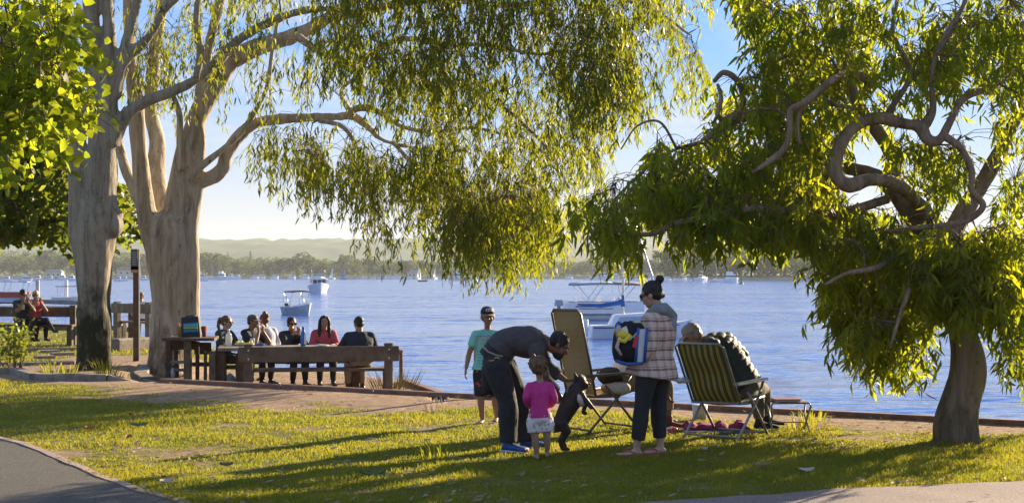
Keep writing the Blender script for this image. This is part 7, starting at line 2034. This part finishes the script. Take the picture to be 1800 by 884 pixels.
m = MB(); m.box(c + Mx @ Vector((0.01, -.118, .18)), (.235, .008, .15), M=Mx); m.build('picture_panel', node_mat('printed beach scene', _beach, .5), o, False, True)
m = MB(); m.tube([c + Mx @ Vector((-.08, -.02, .355)), c + Mx @ Vector((-.07, -.02, .375)), c + Mx @ Vector((.07, -.02, .375)), c + Mx @ Vector((.08, -.02, .355))], .012, 6); m.build('handle', black_m, o, True, True)
for px, cm, lb in ((318, (.40, .22, .05), 'yellow straw basket of snacks left of the cooler bag'), (357, (.34, .09, .06), 'reddish open carry bag right of the cooler bag')):
    c = P(px, 594, YT + .4); m = MB(); m.loft([[c + Vector((math.cos(a) * r, math.sin(a) * r, z)) for a in np.linspace(0, 6.283, 15)[:-1]] for r, z in ((.05, 0), (.062, .1), (.075, .2), (.065, .2), (.05, .03))]); tag(m.build('basket', mat('woven ' + lb[:8], cm, None, 40, .8, .6, 90), None, True), lb, 'basket')
r_ = random.Random(8); m = MB()
for i in range(9): m.ell(P(318, 574, YT + .4) + Vector((r_.uniform(-.05, .05), r_.uniform(-.04, .04), r_.uniform(-.02, .04))), .022)
tag(m.build('snacks', mat('orange and red snacks', (.55, .16, .05), (.5, .35, .2), 30), None, True), 'orange and red snacks heaped in the straw basket', 'food')
# bottle standing on the low timber end, box of things under the table
c = P(304, 668, YT + .3); o = empty('bottle', c, 'pale steel drink bottle standing on the low bench end at the left', 'bottle')
m = MB(); m.tube([c + Vector((0, 0, z)) for z in (0, .14, .18, .22)], [.032, .034, .02, .018], 12); m.build('bottle_body', mat('dull steel bottle', (.45, .43, .42), None, 9, .4), o, True, True)
m = MB(); m.tube([c + Vector((0, 0, .215)), c + Vector((0, 0, .25))], [.022, .02], 10); m.build('cap', black_m, o, True, True)
c = G(405, 684, TZ); o = empty('storage_box', Vector((P(403, 690, 25.4).x, 25.4, TZ)), 'pale green plastic shopping bag on the ground under the table', 'bag')
m = MB(); q = o.location.copy(); m.ell(q + Vector((0, 0, .12)), (.16, .12, .13)); m.ell(q + Vector((.2, .02, .16)), (.12, .1, .08)); link_mesh('bag_body', remesh(m, .014, 1, folds(.03, 12, seed=50), 'bag_body'), mat('pale green white plastic', (.45, .62, .55), (.6, .62, .6), 9, .4), o, True); o.name = 'plastic_bag'

# ================================================================== people on the far benches
b = diner('man in dark tee printed white, eating on the far bench', 38, 36.9, 35, 1.06, cl_green, hair_black, 'short', skin_tan, 'face', .06, (.75, -.5, -.35), True, False, sleeve=.75, vox=.012, ground=.0, seat=.43)
m = MB(); q = b.J['chest']; m.box(q + Vector((.03, -.14, .0)), (.15, .02, .13)); b.add('shirt_print', m, cl_white, False)
b = diner('blonde woman in coral top with sunglasses eating on the far bench', 60, 37.2, 40, 1.02, cl_coral, hair_blonde, 'short', skin_olive, 'face', .03, (.25, -.95, -.1), True, sleeve=.2, vox=.012, ground=.0, seat=.43, extra=[((0, -.03, .02), (.095, .085, .10))])
# her crossed leg
m = MB(); a = P(70, 564, 36.9); k_ = P(82, 562, 36.6); f_ = P(95, 582, 36.5); m.cone(a, k_, .09, .065); m.cone(k_, f_, .06, .04); b.solid('crossed_leg', m, cl_black, .012, 3)
m = MB(); m.cone(f_, f_ + Vector((.10, -.02, -.01)), .035, .025); b.add('boot', m, black_m)
diner('person in white shirt and cap facing the water from the bench between the trunks', 247, 38.9, 185, .97, cl_white, hair_brown, 'short', skin_tan, 'lap', .02, (.2, .95, -.05), False, False, cl_navy, vox=.013, ground=-.1, seat=.40, faced=False, cap=(mat('dull red cap', (.22, .07, .05)),))
# ================================================================== litter, weeds, shrub
litter_m = leaf_mat('dry fallen leaves', (0.22, 0.13, 0.07), (0.42, 0.33, 0.24), (0.25, 0.15, 0.07), (0.45, 0.35, 0.2), 0.7, 0.25)
def litter(N, seed, thr):
    r = np.random.default_rng(seed); u = r.random(N); y0, y1 = 10.3, 30.0
    y = 1 / (1 / y0 + (1 / y1 - 1 / y0) * u); x = (r.random(N) * 2 - 1) * y * .38
    k = (fbm2(x, y, .8, 3, 91) > thr) & (y < shore_y(x) - .15) & ~on_path(x, y); x, y = x[k], y[k]; n = len(x)
    z = ground_z(x, y) + .008 + r.random(n) * .02
    L = r.uniform(.035, .10, n); a = r.uniform(0, 6.283, n); w = L * r.uniform(.12, .32, n); til = r.normal(0, .35, n); c, s = np.cos(a), np.sin(a)
    P0 = np.stack([x - c * L / 2, y - s * L / 2, z], 1); P1 = np.stack([x - s * w / 2, y + c * w / 2, z + L * .12 + w * .3], 1)
    P2 = np.stack([x + c * L / 2, y + s * L / 2, z + np.abs(til) * L * .5], 1); P3 = np.stack([x + s * w / 2, y - c * w / 2, z + L * .05], 1)
    V = np.stack([P0, P1, P2, P3], 1).reshape(-1, 3); i = np.arange(n)[:, None] * 4
    tag(link_mesh('leaf_litter', np_mesh('leaf_litter', V, None, np.concatenate([i + np.array([[0, 1, 2]]), i + np.array([[0, 2, 3]])])), litter_m), kind='stuff')
litter(3600, 5, .46)
litter(900, 6, .30)
# a few larger fallen leaves that stand out
def big_leaf(px, py, L, w, m_, label, rot):
    L *= .72; w *= .72; c = G(px, py); c.z = gz(c.x, c.y) + .02; mb = MB(); n = 6; up = [];
    for i in range(n + 1):
        t = i / n; ww = w * math.sin(math.pi * min(.98, t * .9 + .06)) ** .7; x = (t - .5) * L; z = .25 * L * (t - .5) ** 2 * 2
        up.append([Vector((x, -ww / 2, z + .015)), Vector((x, 0, z)), Vector((x, ww / 2, z + .022))])
    M_ = Matrix.Rotation(rot, 3, 'Z') @ Matrix.Rotation(.25, 3, 'X')
    mb.loft([[M_ @ v + c for v in r] for r in up], closed=False); mb.tube([M_ @ Vector((-L * .5, 0, .02)) + c, M_ @ Vector((-L * .72, 0, .05)) + c], .002, 4)
    tag(mb.build('fallen_leaf', m_, None, True), label, 'leaf')
orange_leaf = mat('orange dry leaf', (.42, .13, .03), (.30, .08, .02), 20, .6); green_leaf = mat('green fallen leaf', (.07, .12, .03), None, 20, .6); pale_leaf = mat('pale dry leaf', (.50, .42, .33), None, 20, .7)
for a in [(158, 758, .13, .10, orange_leaf, 'curled orange leaf on the lawn right of the path corner', .4), (226, 773, .12, .09, orange_leaf, 'orange leaf on the lawn nearer the path, right of the curled one', 1.1),
          (228, 728, .12, .09, orange_leaf, 'small orange brown leaf at the edge of the bare earth', 2.0), (243, 753, .26, .12, green_leaf, 'broad green fallen leaf between the orange leaves', .1),
          (292, 852, .16, .10, pale_leaf, 'pale curled leaf near the path corner at the bottom', .8), (352, 812, .10, .07, pale_leaf, 'pale leaf in mid lawn left of the long shadow', 2.4), (398, 817, .16, .06, mat('brown curled leaf', (.2, .11, .06)), 'brown curled leaf by the edge of the shadow', .2),
          (655, 838, .30, .07, green_leaf, 'long green gum leaf in the shade at lower centre', .1), (1418, 840, .18, .08, pale_leaf, 'pale leaf on the shaded grass near the pink path', .2), (1258, 792, .12, .09, pale_leaf, 'pale leaf standing up in front of the striped chair', 1.9), (1238, 796, .10, .07, pale_leaf, 'smaller pale leaf in front of the striped chair', .5), (1340, 830, .14, .05, pale_leaf, 'thin pale leaf lying in the shade at lower right', 3.0)]:
    big_leaf(*a)

# grass tufts by the trunks
rt = random.Random(12)
for px, py, n, h, lab in [(185, 662, 60, .38, 'tall yellow green grass tuft at the foot of the mossy trunk'), (204, 664, 45, .28, 'lower grass tuft right of the mossy trunk'), (90, 660, 45, .26, 'grass tuft in the bed left of the mossy trunk'), (118, 662, 30, .22, 'small grass tuft just left of the mossy trunk'), (1410, 752, 50, .12, 'low weed clump right of the folding stool'), (1425, 742, 40, .14, 'grass clump at the timber edge right of the stool'), (778, 802, 36, .13, 'taller grass tuft in the shade at lower centre')]:
    g = G(px, py); ob = tuft('grass_tuft', g.x, g.y, n, h, .22 if h > .2 else .25, blade_m, rr=rt); tag(ob, lab, 'grass tuft')
for i in range(26):      # dry grass at the end of the bank
    pass
c = P(693, 672, 25.8); mb = MB()
for i in range(120):
    a = rt.random() * 6.28; s_ = rt.random() * .45; p0 = Vector((c.x + math.cos(a) * s_, 25.6 + math.sin(a) * s_ * 1.6, TZ)); h = .18 + rt.random() * .22; t = p0 + Vector((math.cos(a) * h * .5, math.sin(a) * h * .5, h)); sd = Vector((.007, 0, 0)); mb.add([p0 - sd, p0 + sd, t], [(0, 1, 2)])
tag(mb.build('grass_tuft', mat('straw grass', (.30, .25, .10), (.20, .18, .07), 9)), 'straw coloured grass clump behind the right end of the bench', 'grass tuft')
# shrub at the left
g = G(26, 652); o = empty('shrub', g, 'low leafy shrub with small round leaves at the left edge by the grey sleepers', 'shrub')
stem, lp = MB(), []
for i in range(26):
    a = rt.random() * 6.28; r0 = rt.random() * .55; top = g + Vector((math.cos(a) * r0 * 1.2, math.sin(a) * r0 * .6, .25 + rt.random() * .75 * (1 - r0 * .7))); b0 = g + Vector((math.cos(a) * .12, math.sin(a) * .1, 0)); mid = b0.lerp(top, .5) + Vector((0, 0, .08)); stem.tube([b0, mid, top], [.008, .006, .003], 4, False)
    for k in range(14):
        t = .3 + .75 * rt.random(); q = mid.lerp(top, min(1, t)); lp.append((q.x + rt.gauss(0, .06), q.y + rt.gauss(0, .06), q.z + rt.gauss(0, .05)))
stem.build('stem', twig_m, o, False, True); lp = np.array(lp); n = len(lp); r = np.random.default_rng(3)
V, Q, T = leaves_np(lp, r.uniform(.05, .10, n), r.uniform(0, 6.28, n), r.uniform(.3, 2.2, n), r.uniform(0, 6.28, n), round_template())
tag(link_mesh('foliage', np_mesh('foliage', V, Q, T), far_leaf, o, True), kind='stuff')
# loose bark and pebbles in the bed
# leaves and bits blown on to the two paths
r = np.random.default_rng(44); n = 150
y = r.uniform(10.0, 16.0, n); x = r.uniform(-6.5, 6.0, n); k = on_path(x, y); x, y = x[k], y[k]; n = len(x); z = ground_z(x, y) + .018
L = r.uniform(.02, .07, n); a = r.uniform(0, 6.283, n); w = L * .3; c, s = np.cos(a), np.sin(a)
V = np.stack([np.stack([x - c * L / 2, y - s * L / 2, z], 1), np.stack([x - s * w / 2, y + c * w / 2, z + L * .15], 1), np.stack([x + c * L / 2, y + s * L / 2, z + L * .2], 1), np.stack([x + s * w / 2, y - c * w / 2, z + L * .05], 1)], 1).reshape(-1, 3)
i = np.arange(n)[:, None] * 4
tag(link_mesh('leaf_litter', np_mesh('leaf_litter', V, None, np.concatenate([i + np.array([[0, 1, 2]]), i + np.array([[0, 2, 3]])])), litter_m), kind='stuff')
